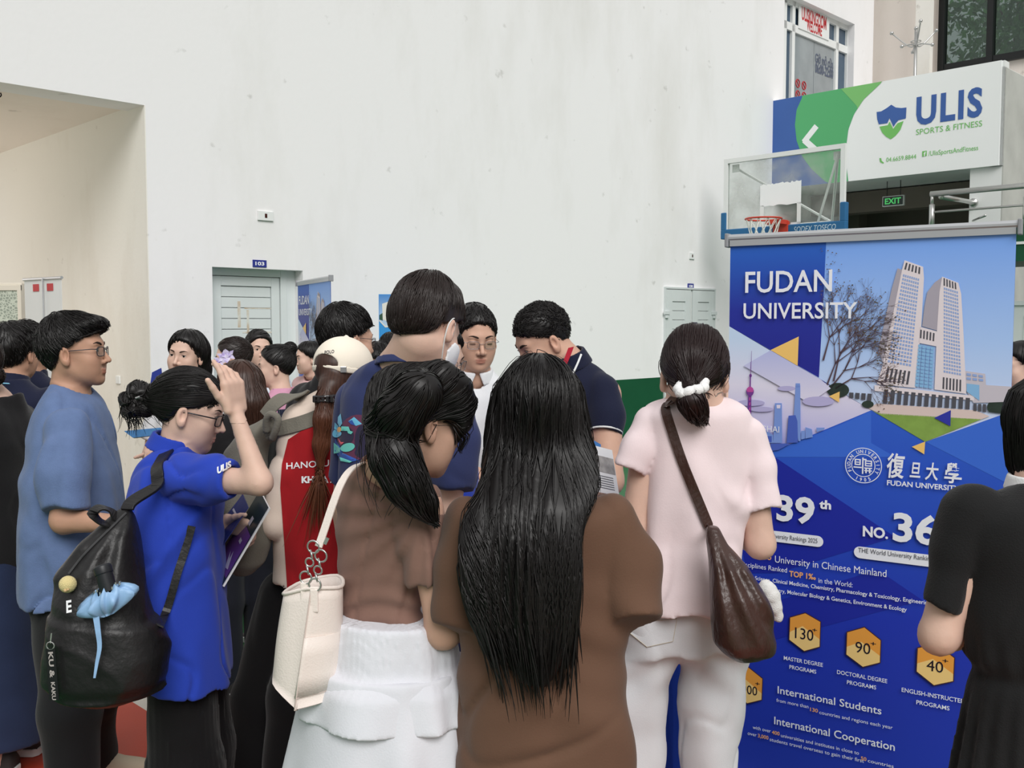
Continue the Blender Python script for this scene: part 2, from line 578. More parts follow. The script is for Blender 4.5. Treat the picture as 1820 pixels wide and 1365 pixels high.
# verticals seen at x = 1393, 1407, 1487, 1505 and the transom under the sign
v = [wt(q, 100, -0.15)[0] for q in (1392, 1407, 1485, 1505)]
ztr = wt(1407, 52, -0.15)[1] + 0.02
for a in (v[0], v[1], v[2], v[3]):
    wbox(mb, a - 0.045, a + 0.045, -0.2, -0.12, ZD, w1t)
wbox(mb, w1l, w1r, -0.2, -0.12, ztr - 0.06, ztr + 0.06); wbox(mb, w1l, w1r, -0.2, -0.12, w1t - 0.08, w1t)
mb.build('window_frame', M_white, r)
mb = MB(); wbox(mb, w1l, w1r, -0.18, -0.165, ztr, w1t); wbox(mb, w1l, v[1], -0.18, -0.165, ZD, ztr); wbox(mb, v[2], w1r, -0.18, -0.165, ZD, ztr)
mb.build('pane', M_tint, r)
mb = MB(); vm = wt(1446, 100, -0.16)[0]
wbox(mb, v[1], vm - 0.006, -0.17, -0.155, ZD, ztr - 0.06); wbox(mb, vm + 0.006, v[2], -0.17, -0.155, ZD, ztr - 0.06)
mb.build('glass_door', M_tint2, r)
def wtext(mb, s, px0, py0, px1, n, h, **k):
    a, z0 = wt(px0, py0, n); b, _ = wt(px1, py0, n)
    text_on(mb, s, lambda x, y: np.array([WL(a + i, n, z0 + j) for i, j in zip(x, y)]), 0, 0, h, b - a, **k)
r2 = empty('door_sign', WL((v[1] + v[2]) / 2, -0.12, ztr), 'white sign with red welcome lettering above the upstairs glass door', 'sign')
mb = MB(); sa, sz = wt(1420, 10, -0.11); sb, sz2 = wt(1473, 73, -0.11)
szb = wt(1420, 50, -0.11)[1]
wbox(mb, sa, sb, -0.12, -0.105, szb, wt(1420, 11, -0.11)[1])
mb.build('sign_board', M_white, r2)
M_red = mat('letter_red', (190, 40, 48), 0.5, 0.3)
mb = MB(); wtext(mb, 'ULISKINGDOM', 1425, 34, 1469, -0.104, 0.21, bold=0.03); wtext(mb, 'WELCOME', 1434, 53, 1461, -0.104, 0.17, bold=0.03)
mb.build('lettering', M_red, r2)
mb = MB(); wtext(mb, 'Giờ mở cửa', 1449, 110, 1481, -0.15, 0.15, bold=0.02); wtext(mb, '06:00-22:00', 1449, 128, 1481, -0.15, 0.16, bold=0.03)
mb.build('lettering', mat('letter_grey', (92, 100, 120), 0.5, 0.3), r)
mb = MB()
for (px, py) in ((1418, 148), (1429, 152), (1418, 168), (1429, 171)):
    a, z0 = wt(px, py, -0.15)
    c = [WL(a + 0.062 * math.cos(q), -0.15, z0 + 0.062 * math.sin(q)) for q in np.linspace(0, 2 * math.pi, 20, endpoint=False)]
    mb.tube(c, 0.008, 5, closed=True)
    mb.tube([WL(a - 0.04, -0.15, z0 + 0.04), WL(a + 0.04, -0.15, z0 - 0.04)], 0.008, 5)
mb.build('prohibition_mark', M_red, r)

# ------------------------------------------------ balcony with the fitness sign
T8 = wt(1376, 184)[0]
F0 = WL(T8, 0, 0)
SR = float(np.dot(on_plane(1785, 150, F0, E1) - F0, E2))
def FS(s, z, off=0.0):
    return F0 + E2 * s + EZ * z - E1 * off
def fs(px, py, off=0.0):
    p = on_plane(px, py, F0 - E1 * off, E1) - F0
    return float(np.dot(p, E2)), float(p[2])
ZB0 = fs(1506, 323)[1]; ZB1 = 0.5 * (fs(1376, 183)[1] + fs(1785, 103)[1])
mb = MB()
mb.box(FS(0, ZB0, -0.0), E2 * SR, E1 * 0.16, EZ * (ZB1 - ZB0))
mb.box(FS(SR - 0.16, ZB0 - 0.0), E2 * 0.16, E1 * 3.2, EZ * (ZB1 - ZB0 - 0.08))
mb.box(FS(0, ZB0 + 0.02, -0.16), E2 * (SR - 0.16), E1 * 3.0, EZ * 0.2)
tag(mb.build('wall_balcony', M_white), kind='structure')
mb = MB()
sc0 = fs(1722, 330)[0]
mb.box(FS(sc0, 0, -0.03), E2 * (SR - sc0 - 0.01), E1 * 0.5, EZ * ZB0)
tag(mb.build('wall_column', M_white), kind='structure')
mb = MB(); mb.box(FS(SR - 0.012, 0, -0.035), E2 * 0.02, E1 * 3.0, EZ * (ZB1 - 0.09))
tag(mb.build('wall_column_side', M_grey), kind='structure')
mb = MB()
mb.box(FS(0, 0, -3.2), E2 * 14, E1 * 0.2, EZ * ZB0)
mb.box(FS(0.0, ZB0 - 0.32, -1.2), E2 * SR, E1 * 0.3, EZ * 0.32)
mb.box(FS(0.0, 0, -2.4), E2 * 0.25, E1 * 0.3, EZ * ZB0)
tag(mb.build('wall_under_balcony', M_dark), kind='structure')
# upstairs pink wall with the dark window
G0 = WL(TEND, 0, 0)
def gs(px, py):
    p = on_plane(px, py, G0, E1) - G0
    return float(np.dot(p, E2)), float(p[2])
def GS(s, z, off=0.0):
    return G0 + E2 * s + EZ * z - E1 * off
gw, gz = gs(1657, 125)
gp = gs(1632, 60)[0]
mb = MB()
mb.box(GS(-0.3, 0, -0.3), E2 * (gw + 0.3), E1 * 0.3, EZ * 9)
mb.box(GS(gw, 0, -0.3), E2 * 12, E1 * 0.3, EZ * gz)
tag(mb.build('wall_upstairs', M_pink), kind='structure')
mb = MB(); mb.box(GS(gp, ZD), E2 * (gw - gp), -E1 * 0.12, EZ * 5)
tag(mb.build('trim_2', M_cream), kind='structure')
r = empty('window_2', GS(gw + 2, 6), kind='structure')
mb = MB()
for a in (gw, gs(1745, 60)[0], gs(1745, 60)[0] + 1.25, gs(1745, 60)[0] + 2.5, gs(1745, 60)[0] + 3.75):
    mb.box(GS(a, gz, -0.2), E2 * 0.10, E1 * 0.14, EZ * 3.4)
mb.box(GS(gw, gz, -0.22), E2 * 6, E1 * 0.16, EZ * 0.12); mb.box(GS(gw, gz + 3.3, -0.22), E2 * 6, E1 * 0.16, EZ * 0.12)
mb.build('window_frame', M_black, r)
gl = bpy.data.materials.new('dark_glass'); gl.use_nodes = True
n = gl.node_tree; L = n.links.new
tr = n.nodes.new('ShaderNodeBsdfTransparent'); tr.inputs[0].default_value = (0.55, 0.62, 0.60, 1)
gg = n.nodes.new('ShaderNodeBsdfGlossy'); gg.inputs['Roughness'].default_value = 0.02; gg.inputs[0].default_value = (0.5, 0.55, 0.55, 1)
ms = n.nodes.new('ShaderNodeMixShader'); ms.inputs[0].default_value = 0.10
L(tr.outputs[0], ms.inputs[1]); L(gg.outputs[0], ms.inputs[2]); L(ms.outputs[0], n.nodes['Material Output'].inputs[0])
mb = MB(); mb.box(GS(gw, gz + 0.05, -0.27), E2 * 6, E1 * 0.012, EZ * 3.4)
mb.build('pane', gl, r)
# trees outside that window
rng = np.random.default_rng(5)
M_leaf = mat('leaf_green', (86, 142, 66), 0.55, 0.3, var=0.5, vscale=3.0)
M_bark = mat('bark', (90, 76, 62), 0.9, 0.1, bump=0.4, bscale=30)
for i, (s, off, h, rad) in enumerate(((2.2, -3.6, 8.3, 2.5), (5.4, -5.0, 9.0, 2.6), (0.4, -6.0, 9.5, 2.4))):
    c = GS(s, 0, off)
    lab = ('leafy green tree outside the dark window, nearest the frame', 'leafy green tree outside the dark window, at its right', 'tall leafy tree outside behind the pink wall')[i]
    r = empty('tree', c, lab, 'tree', 'trees outside the dark window')
    mb = MB(); mb.tube(spline([c, c + (0.1, 0, 2), c + (-0.1, 0.1, 4.5), c + (0.1, 0, h)], 4), np.linspace(0.2, 0.06, 13), 8)
    for q in range(9):
        a = rng.uniform(0, 6.28); z = rng.uniform(4, h - 0.5)
        mb.tube([c + (0, 0, z), c + (math.cos(a) * rad * 0.7, math.sin(a) * rad * 0.7, z + 1.0)], (0.07, 0.02), 6)
    mb.build('trunk', M_bark, r, smooth=True)
    N = 5200
    cl = rng.normal(size=(70, 3)); cl /= np.linalg.norm(cl, axis=1)[:, None]
    cl = cl * rng.uniform(0.25, 1, (70, 1)) ** 0.5 * np.array((rad, rad, 2.2)) + c + (0, 0, h - 0.4)
    P = cl[rng.integers(0, 70, N)] + rng.normal(size=(N, 3)) * 0.34
    ax = rng.normal(size=(N, 3)); ax /= np.linalg.norm(ax, axis=1)[:, None]
    bx = np.cross(ax, rng.normal(size=(N, 3))); bx /= np.linalg.norm(bx, axis=1)[:, None]
    l = rng.uniform(0.06, 0.11, (N, 1)); w = l * 0.42
    V = np.stack([P - ax * l, P + bx * w + ax * l * 0.1, P + ax * l, P - bx * w + ax * l * 0.1], 1).reshape(-1, 3)
    mb = MB(); mb.add(V, [(4 * q, 4 * q + 1, 4 * q + 2, 4 * q + 3) for q in range(N)])
    mb.build('foliage', M_leaf, r)

# fitness sign on the balcony front
M_sgw = mat('sign_white', (246, 248, 248), 0.35, 0.4)
M_sgb = mat('sign_blue', (62, 100, 172), 0.4, 0.4, var=0.06, vscale=2)
M_sgg = mat('sign_green', (88, 178, 116), 0.4, 0.4)
M_sgl = mat('sign_lime', (128, 196, 116), 0.4, 0.4)
M_sgx = mat('sign_text_green', (120, 196, 104), 0.4, 0.4)
r = empty('sign_board', FS(SR / 2, ZB0, 0.03), 'long fitness centre sign in blue, green and white on the balcony front', 'sign')
sR = fs(1779, 200)[0]
mb = MB(); mb.box(FS(0, ZB0, 0.0), E2 * sR, -E1 * 0.03, EZ * (ZB1 - ZB0))
mb.build('panel', M_sgw, r)
def fpoly(mb, pts, off, raw=False, mi=0):
    P = [FS(*(q if raw else fs(q[0], q[1], off)), off) for q in pts]
    mb.add(P, [tuple(range(len(P)))], mi)
# big green disc and lime ring seen as circles on the panel
def clip_circle(cs, cz, R, n=90, a0=0, a1=2 * math.pi):
    pts = []
    for q in np.linspace(a0, a1, n):
        pts.append((min(max(cs + R * math.cos(q), 0), sR), min(max(cz + R * math.sin(q), ZB0 + 0.002), ZB1 - 0.002)))
    return pts
def x_at(px, py): return fs(px, py, 0.03)
mb = MB()
# blue field: left of the white curve; the edge runs from (1566,150) through (1505,240) to (1508,322)
mb2 = MB(); mb3 = MB()
edge_w = [x_at(1568, 146), x_at(1535, 177), x_at(1518, 203), x_at(1508, 230), x_at(1504, 260), x_at(1504, 290), x_at(1508, 324)]
edge_g = [x_at(1426, 173), x_at(1416, 195), x_at(1413, 222), x_at(1416, 250), x_at(1426, 278), x_at(1442, 300), x_at(1466, 322), x_at(1486, 332)]
def band(mb, left, right, off):
    # area between two edges given top to bottom
    def samp(e_, z):
        e_ = sorted(e_, key=lambda q: q[1]); return np.interp(z, [q[1] for q in e_], [q[0] for q in e_])
    zs = np.linspace(ZB1 - 0.001, ZB0 + 0.001, 40)
    V = []; 
    for z in zs:
        a = samp(left, z) if left else 0.0
        b = samp(right, z)
        V.append(FS(a, z, off)); V.append(FS(max(a, b), z, off))
    mb.add(V, [(2 * i, 2 * i + 1, 2 * i + 3, 2 * i + 2) for i in range(39)])
band(mb, None, edge_w, 0.0315); mb.build('blue_field', M_sgb, r)
band(mb2, edge_g, edge_w, 0.033); mb2.build('green_field', M_sgg, r)
edge_l = [x_at(1495, 158), x_at(1508, 172), x_at(1520, 185), x_at(1527, 194), x_at(1529, 197)]
zc = x_at(1529, 197)[1]
zs = np.linspace(ZB1 - 0.001, zc, 12)
V = []
for z in zs:
    f = lambda e_: np.interp(z, [q[1] for q in sorted(e_, key=lambda q: q[1])], [q[0] for q in sorted(e_, key=lambda q: q[1])])
    a, b = f(edge_l), f(edge_w); V += [FS(min(a, b), z, 0.0345), FS(b, z, 0.0345)]
mb3.add(V, [(2 * i, 2 * i + 1, 2 * i + 3, 2 * i + 2) for i in range(11)]); mb3.build('lime_field', M_sgl, r)
mb = MB()
ch = [x_at(1450, 226), x_at(1431, 250), x_at(1449, 266)]
for i in range(2):
    a, b = np.array(ch[i]), np.array(ch[i + 1]); t = (b - a) / np.linalg.norm(b - a); q = np.array((-t[1], t[0])) * 0.045
    fpoly(mb, [tuple(a + q - t * 0.02), tuple(b + q + t * 0.03), tuple(b - q + t * 0.03), tuple(a - q - t * 0.02)], 0.035 + 0.0005 * i, raw=True)
mb.build('arrow_mark', M_sgw, r)
# shield emblem (upper blue, lower green, white pulse line between)
mb = MB(); mb2 = MB()
off = 0.034
sh_top = [(1558, 199), (1566, 198), (1576, 192), (1584, 186), (1592, 191), (1602, 192), (1611, 191), (1610, 210)]
pulse = [(1597, 213.5), (1592, 219), (1588, 225.5), (1581, 210), (1577, 219), (1562, 221)]
fpoly(mb, sh_top + [(1609, 211)] + pulse + [(1559, 212)], off); mb.build('shield_top', M_sgb, r)
fpoly(mb2, [(1563, 225), (1578, 222.5), (1581, 216), (1587.5, 229), (1595, 219), (1606, 215), (1600, 231), (1592, 241), (1583, 247.5), (1575, 243), (1568, 236)], off); mb2.build('shield_bottom', M_sgx, r)
def ftext(mb, s, px0, py0, px1, hpx, **k):
    a, z0 = fs(px0, py0, off); b = fs(px1, py0, off)[0]
    dd = np.linalg.norm(FS(a, z0)[:2])
    text_on(mb, s, lambda x, y: np.array([FS(a + i, z0 + j, off) for i, j in zip(x, y)]), 0, 0, hpx * dd / FPX, b - a, **k)
mb = MB(); ftext(mb, 'ULIS', 1628, 221, 1745, 44, bold=0.035, spacing=1.15); mb.build('lettering', M_sgb, r)
mb = MB(); ftext(mb, 'SPORTS & FITNESS', 1628, 240, 1745, 9.5)
ftext(mb, '04.6659.8844', 1575, 288, 1628, 7.5); ftext(mb, '/UlisSportsAndFitness', 1650, 277, 1738, 8)
fpoly(mb, [(1563, 281), (1566, 281), (1567, 286), (1571, 289), (1570, 291), (1564, 288)], off)
fpoly(mb, [(1639, 269), (1647, 267.5), (1647, 277), (1639, 278.5)], off)
mb.build('lettering', M_sgx, r)
mb = MB(); off = 0.035; ftext(mb, 'f', 1641.5, 277.6, 1645.5, 7, bold=0.03); mb.build('lettering', M_sgw, r)

# exit sign hanging under the balcony
xs, xz = fs(1587, 357, -0.5)
c = on_plane(1587, 357, F0 + E1 * 0.5, E1)
r = empty('exit_sign', c, 'small green EXIT sign hanging under the balcony', 'sign')
mb = MB(); mb.box(c - E2 * 0.16 - EZ * 0.075, E2 * 0.32, E1 * 0.05, EZ * 0.15); mb.build('housing', M_white, r, bevel=0.006)
mb = MB(); mb.box(c - E2 * 0.148 - EZ * 0.063 - E1 * 0.002, E2 * 0.296, E1 * 0.01, EZ * 0.126); mb.build('face', mat('exit_dark', (16, 42, 36), 0.3, 0.5), r)
mb = MB()
text_on(mb, 'EXIT', lambda x, y: np.array([c + E2 * i + EZ * j - E1 * 0.003 for i, j in zip(x, y)]), 0, -0.04, 0.085, 0.24, bold=0.03, align='C')
mb.build('lettering', mat('exit_green', (90, 190, 110), 0.4, 0.3, emit=((80, 200, 110), 0.5)), r)
mb = MB()
for a in (-0.1, 0.1):
    mb.tube([c + E2 * a + EZ * 0.07 + E1 * 0.02, c + E2 * a + EZ * (ZB0 + 0.03 - c[2]) + E1 * 0.02], 0.006, 6)
mb.build('hanger_rod', M_black, r)

# coat rack on the balcony
c = on_plane(1628, 60, F0 + E1 * 0.9, E1); c = np.array((c[0], c[1], ZB0 + 0.22))
zt = on_plane(1628, 80, F0 + E1 * 0.9, E1)[2]
r = empty('coat_rack', c, 'chrome coat rack with ball ended hooks standing on the balcony', 'coat rack')
mb = MB(); mb.tube([c, c + EZ * (zt - c[2] + 0.22)], 0.022, 10); mb.lathe(c, [(0.2, 0), (0.2, 0.02), (0.03, 0.05)], 20); mb.build('pole', M_steel, r, smooth=True)
top = c + EZ * (zt - c[2])
for k in range(6):
    a = 2 * math.pi * k / 6 + 0.3
    dv = np.array((math.cos(a), math.sin(a), 0))
    mb = MB(); up = 0.24 if k % 2 == 0 else -0.04
    ln = 0.36 if k % 2 == 0 else 0.24
    P = spline([top, top + dv * 0.1 + EZ * 0.0, top + dv * ln + EZ * up], 5)
    mb.tube(P, 0.011, 6); mb.sphere(P[-1], 0.028, 10, 8); mb.build('hook', M_steel, r, smooth=True)
mb = MB(); mb.sphere(c + EZ * (zt - c[2] + 0.24), 0.03, 10, 8)
mb.tube([top + EZ * 0.05 + 0.07 * np.array((math.cos(q), math.sin(q), 0)) for q in np.linspace(0, 6.28, 16, endpoint=False)], 0.008, 6, closed=True); mb.build('finial', M_steel, r, smooth=True)

# ------------------------------------------------ gallery at the right: slab, railing, door below
K0 = Wp(1657, 345, 11.45)
def KS(s, z, off=0.0): return np.array((K0[0], K0[1], 0)) + E2 * s + EZ * z - E1 * off
zr = K0[2]
mb = MB(); mb.box(KS(-0.1, 2.34, -0.05), E2 * 6, E1 * 1.2, EZ * 0.4); tag(mb.build('ceiling_gallery', M_green), kind='structure')
mb = MB(); mb.box(KS(-0.1, 2.525, -0.049), E2 * 6, -E1 * 0.01, EZ * 0.03); tag(mb.build('trim_3', M_white), kind='structure')
mb = MB(); mb.box(KS(1.05, 0, -0.35), E2 * 5, E1 * 0.12, EZ * 2.34); tag(mb.build('wall_right', mat('plaster_pale_green', (214, 222, 214), 0.8, 0.2, var=0.05, vscale=1.5)), kind='structure')
r = empty('door_3', KS(1.6, 0, -0.32), kind='structure')
dl = float(np.dot(on_plane(1801, 560, KS(0, 0, -0.33), E1) - KS(0, 0, -0.33), E2))
mb = MB(); mb.box(KS(dl, 0, -0.35), E2 * 0.95, -E1 * 0.03, EZ * 1.86); mb.build('door_leaf', M_upvc, r, bevel=0.004)
mb = MB()
for a in (dl - 0.05, dl + 0.95):
    mb.box(KS(a, 0, -0.35), E2 * 0.05, -E1 * 0.05, EZ * 1.91)
mb.box(KS(dl - 0.05, 1.86, -0.35), E2 * 1.05, -E1 * 0.05, EZ * 0.05); mb.build('door_frame', M_upvc, r)
mb = MB(); mb.box(KS(dl + 0.12, 1.0, -0.32), E2 * 0.7, -E1 * 0.006, EZ * 0.75); mb.build('door_panel', M_white, r)
r = empty('stair_railing', KS(0, 2.74, 0.0), 'grey steel railing on the gallery at the right', 'railing')
mb = MB(); mb.tube([KS(-0.02, zr), KS(6, zr)], 0.033, 10); mb.build('handrail', M_steel, r, smooth=True)
for s in (0.0, 1.02, 2.2, 3.4, 4.6):
    mb = MB(); mb.tube([KS(s, 2.735), KS(s, zr - 0.12)], 0.03, 10); mb.tube([KS(s, zr - 0.12), KS(s, zr)], 0.018, 10); mb.build('post', M_steel, r, smooth=True)
mb = MB(); mb.tube([KS(0, zr - 0.21), KS(6, zr - 0.21)], 0.014, 8); mb.build('rail', M_steel, r, smooth=True)
mb = MB(); q = on_plane(1730, 360, FS(0, 0, 0.0), E1)
mb.tube([KS(0.1, zr - 0.04), q], 0.03, 10); mb.tube([q + E1 * 0.05, q - E1 * 0.02], 0.055, 12)
q2 = q - EZ * 0.24; mb.tube([KS(0.42, zr - 0.24, -0.5), q2], 0.014, 8); mb.build('wall_rail', M_steel, r, smooth=True)

# ------------------------------------------------ basketball backboard
B0 = Wp(1285, 426, 13.5); B0 = np.array((B0[0], B0[1], 0))
def BS(s, z, off=0.0): return B0 + E2 * s + EZ * z - E1 * off
def bs(px, py):
    p = on_plane(px, py, B0, E1) - B0
    return float(np.dot(p, E2)), float(p[2])
BW = bs(1501, 330)[0]
zb0 = 0.5 * (bs(1286, 426)[1] + bs(1502, 404)[1]); zb1 = 0.5 * (bs(1287, 284)[1] + bs(1500, 254)[1])
r = empty('basketball_hoop', BS(BW / 2, 0, 0), 'glass basketball backboard with blue padding and orange rim', 'basketball hoop')
mb = MB()
for a in (0, BW - 0.06): mb.box(BS(a, zb0 + 0.02), E2 * 0.06, E1 * 0.05, EZ * (zb1 - zb0 - 0.02))
mb.box(BS(0.06, zb1 - 0.06), E2 * (BW - 0.12), E1 * 0.05, EZ * 0.06); mb.box(BS(0.06, zb0 + 0.02), E2 * (BW - 0.12), E1 * 0.05, EZ * 0.06)
mb.build('board_frame', M_white, r)
pm = bpy.data.materials.new('board_glass'); pm.use_nodes = True
n = pm.node_tree; L = n.links.new
tr = n.nodes.new('ShaderNodeBsdfTransparent'); tr.inputs[0].default_value = (0.93, 0.95, 0.94, 1)
df = n.nodes.new('ShaderNodeBsdfPrincipled'); df.inputs['Base Color'].default_value = lin((200, 202, 198)); df.inputs['Roughness'].default_value = 0.35
tn = n.nodes.new('ShaderNodeTexNoise'); tn.inputs['Scale'].default_value = 3; tn.inputs['Detail'].default_value = 6
co = n.nodes.new('ShaderNodeTexCoord'); L(co.outputs['Object'], tn.inputs['Vector'])
rr = n.nodes.new('ShaderNodeMapRange'); rr.inputs[1].default_value = 0.4; rr.inputs[2].default_value = 0.75; rr.inputs[3].default_value = 0.14; rr.inputs[4].default_value = 0.5
L(tn.outputs[0], rr.inputs[0]); ms = n.nodes.new('ShaderNodeMixShader'); L(rr.outputs[0], ms.inputs[0]); L(tr.outputs[0], ms.inputs[1]); L(df.outputs[0], ms.inputs[2]); L(ms.outputs[0], n.nodes['Material Output'].inputs[0])
mb = MB(); mb.box(BS(0.06, zb0 + 0.08, -0.02), E2 * (BW - 0.12), E1 * 0.012, EZ * (zb1 - zb0 - 0.14)); mb.build('glass', pm, r)
M_pad = mat('pad_blue', (44, 104, 152), 0.6, 0.3, var=0.1)
mb = MB(); mb.box(BS(-0.03, zb0 - 0.02, 0.02), E2 * (BW + 0.06), E1 * 0.09, EZ * 0.13)
for a in (-0.03, BW - 0.05): mb.box(BS(a, zb0 + 0.1, 0.02), E2 * 0.08, E1 * 0.09, EZ * 0.24)
mb.build('padding', M_pad, r, bevel=0.012)
mb = MB(); a, z0 = bs(1412, 413); b = bs(1487, 404)[0]
z0 = zb0 + 0.005
text_on(mb, 'SODEX TOSECO', lambda x, y: np.array([BS(a + i, z0 + j, 0.0215) for i, j in zip(x, y)]), 0, 0, 0.075, b - a, shear=0.2)
mb.build('lettering', mat('pad_letter', (196, 214, 226), 0.6, 0.2), r)
rng = np.random.default_rng(3)
a, za = bs(1351, 327); b, zb_ = bs(1423, 362)
mb = MB()
za = bs(1386, 325)[1]; zbm = bs(1386, 364)[1]
top = [(q, za + rng.uniform(-0.012, 0.012)) for q in np.linspace(a, b, 28)]
bot = [(q, zbm + rng.uniform(-0.01, 0.01)) for q in np.linspace(b, a, 10)]
mb.prism([BS(s, z, -0.005) for s, z in top + bot], E1 * 0.004); mb.build('tape_sheet', mat('paint_bright', (244, 246, 247), 0.5, 0.3), r)
mb = MB(); mb.box(BS(a, zbm - 0.36, -0.005), E2 * 0.055, E1 * 0.004, EZ * 0.37); mb.box(BS(b - 0.055, zbm - 0.27, -0.005), E2 * 0.055, E1 * 0.004, EZ * 0.28); mb.box(BS(b - 0.14, zbm - 0.29, -0.005), E2 * 0.14, E1 * 0.004, EZ * 0.05)
mb.build('target_mark', M_white, r)
hs, hz = bs(1357, 390)
hc = Wp(1357, 389, 12.55)
hz = hc[2]
sc_ = float(np.dot(hc - B0, E2)); on = -float(np.dot(hc - B0, E1))
M_rim = mat('rim_orange', (196, 62, 44), 0.45, 0.4)
mb = MB(); mb.tube([hc + 0.225 * np.array((math.cos(q), math.sin(q), 0)) for q in np.linspace(0, 6.2832, 36, endpoint=False)], 0.012, 8, closed=True)
mb.build('rim', M_rim, r, smooth=True)
mb = MB(); mb.box(BS(sc_ - 0.1, hz - 0.05, on - 0.21), E2 * 0.2, E1 * (on - 0.21), EZ * 0.06); mb.box(BS(sc_ - 0.11, hz - 0.2, 0.03), E2 * 0.22, E1 * 0.05, EZ * 0.2)
mb.build('rim_bracket', M_rim, r, bevel=0.005)
mb = MB()
for k in range(12):
    q = 2 * math.pi * k / 12
    for sgn in (1, -1):
        P = []
        for j in range(7):
            t = j / 6; rad = 0.225 - 0.10 * t ** 0.7; ang = q + sgn * t * 0.8
            P.append(hc + np.array((rad * math.cos(ang), rad * math.sin(ang), -0.4 * t)))
        mb.tube(P, 0.006, 4)
mb.build('net', mat('net_white', (226, 226, 220), 0.8, 0.1), r)
mb = MB()
ctr = BS(BW / 2, zb0 + 0.25, -1.4)
for (s, z) in ((0.15, zb1 - 0.12), (BW - 0.12, zb1 - 0.12)):
    mb.tube([BS(s, z, -0.05), ctr], 0.018, 6)
mb.tube([BS(BW - 0.12, zb1 - 0.12, -0.05), BS(BW - 0.4, zb0 + 0.05, -0.06)], 0.016, 6)
mb.tube([ctr, BS(BW / 2 + 0.0, zb0 + 0.1, -0.05)], 0.03, 6)
for s in (0.1, BW - 0.18): mb.box(BS(s, zb1 - 0.18, -0.05), E2 * 0.1, E1 * 0.02, EZ * 0.1)
mb.build('support_arm', M_white, r)
mb = MB(); mb.tube([ctr, BS(BW / 2, 0.05, -1.5)], 0.09, 12); mb.box(BS(BW / 2 - 0.5, 0, -2.2), E2 * 1.0, E1 * 1.3, EZ * 0.3); mb.build('post', M_pad, r)
# ---------------------------------------------------------------- roll-up banners
BL = np.array((Wp(1299, 428, 3.36)[0], Wp(1299, 428, 3.36)[1], 0.0))
BR = np.array((Wp(1807, 403, 2.888)[0], Wp(1807, 403, 2.888)[1], 0.0))
BU = (BR - BL); BWID = float(np.linalg.norm(BU)); BU = BU / BWID
BN = np.array((BU[1], -BU[0], 0.0))            # towards the viewer
if BN[1] > 0: BN = -BN
def bn(px, py):
    p = on_plane(px, py, BL, BN) - BL
    return float(np.dot(p, BU)), float(p[2])

def grad_mat(name, stops, z0, z1, rough=0.42):
    """a printed colour wash running from height z0 to z1 in the sheet's own coordinates"""
    m = mat(name, (255, 255, 255), rough, 0.35)
    n = m.node_tree; L = n.links.new
    co = n.nodes.new('ShaderNodeTexCoord'); s = n.nodes.new('ShaderNodeSeparateXYZ'); L(co.outputs['Object'], s.inputs[0])
    r = n.nodes.new('ShaderNodeMapRange'); r.inputs[1].default_value = z0; r.inputs[2].default_value = z1; L(s.outputs['Z'], r.inputs[0])
    c = n.nodes.new('ShaderNodeValToRGB'); L(r.outputs[0], c.inputs[0])
    el = c.color_ramp.elements
    el[0].position = stops[0][0]; el[0].color = lin(stops[0][1])
    el[1].position = stops[-1][0]; el[1].color = lin(stops[-1][1])
    for p, col in stops[1:-1]:
        q = el.new(p); q.color = lin(col)
    L(c.outputs[0], n.nodes['Principled BSDF'].inputs['Base Color'])
    return m

def P_(name, c, **k): return mat('print_' + name, c, 0.42, 0.35, **k)
banner = empty('rollup_banner', (0, 0, 0), 'large blue university roll-up banner at the right, beside the woman in the pink T-shirt', 'banner', 'university roll-up banners')
ZTOP = 1.942
LAY = [0]
def bl3(u, z, off): return (u, -off, z)
def sheet(name, polys, m, off, parent):
    if 1 < len(polys) <= 6:
        for q in polys: sheet(name, [q], m, off, parent)
        return
    mb = MB()
    for i, pts in enumerate(polys):
        P = [bl3(*((0.0 if q[0] <= 1301 else BWID if q[0] >= 1760 else min(max(bn(*q)[0], 0), BWID)), bn(*q)[1]), off) for q in pts]
        # keep the printed side towards the viewer
        a = sum(P[k][0] * P[(k + 1) % len(P)][2] - P[(k + 1) % len(P)][0] * P[k][2] for k in range(len(P)))
        if a < 0: P = P[::-1]
        mb.add(P, [tuple(range(len(P)))])
    return mb.build(name, m, parent)
STEP = 0.0004
EPS = [0.0026]
def nxt():
    EPS[0] += STEP
    return EPS[0]

mb = MB(); mb.abox(0.0, BWID, -0.002, 0.0, 0.06, ZTOP); sheet_base = mb.build('print_sheet', P_('base', (36, 58, 182)), banner)
mb = MB(); mb.tube([(-0.012, -0.002, ZTOP + 0.006), (BWID + 0.012, -0.002, ZTOP + 0.006)], 0.013, 12); mb.abox(0, BWID, -0.012, 0.008, ZTOP - 0.022, ZTOP + 0.006); mb.build('top_bar', M_alum, banner)
mb = MB()
for a in (-0.016, BWID + 0.004): mb.abox(a, a + 0.012, -0.02, 0.016, ZTOP - 0.025, ZTOP + 0.022)
mb.build('end_cap', mat('cap_grey', (150, 152, 156), 0.5, 0.3), banner, bevel=0.003)
mb = MB(); mb.abox(-0.01, BWID + 0.01, -0.06, 0.06, 0.0, 0.085); mb.build('base', M_alum, banner, bevel=0.012)
mb = MB(); mb.tube([(BWID / 2, 0.02, 0.08), (BWID / 2, 0.02, ZTOP)], 0.009, 8); mb.build('support_pole', M_alum, banner)
def zz(px, py): return bn(px, py)[1]
sheet('white_strip', [[(1300, 426), (1807, 402), (1806, 409), (1301, 438)]], P_('white', (238, 240, 250)), nxt(), banner)
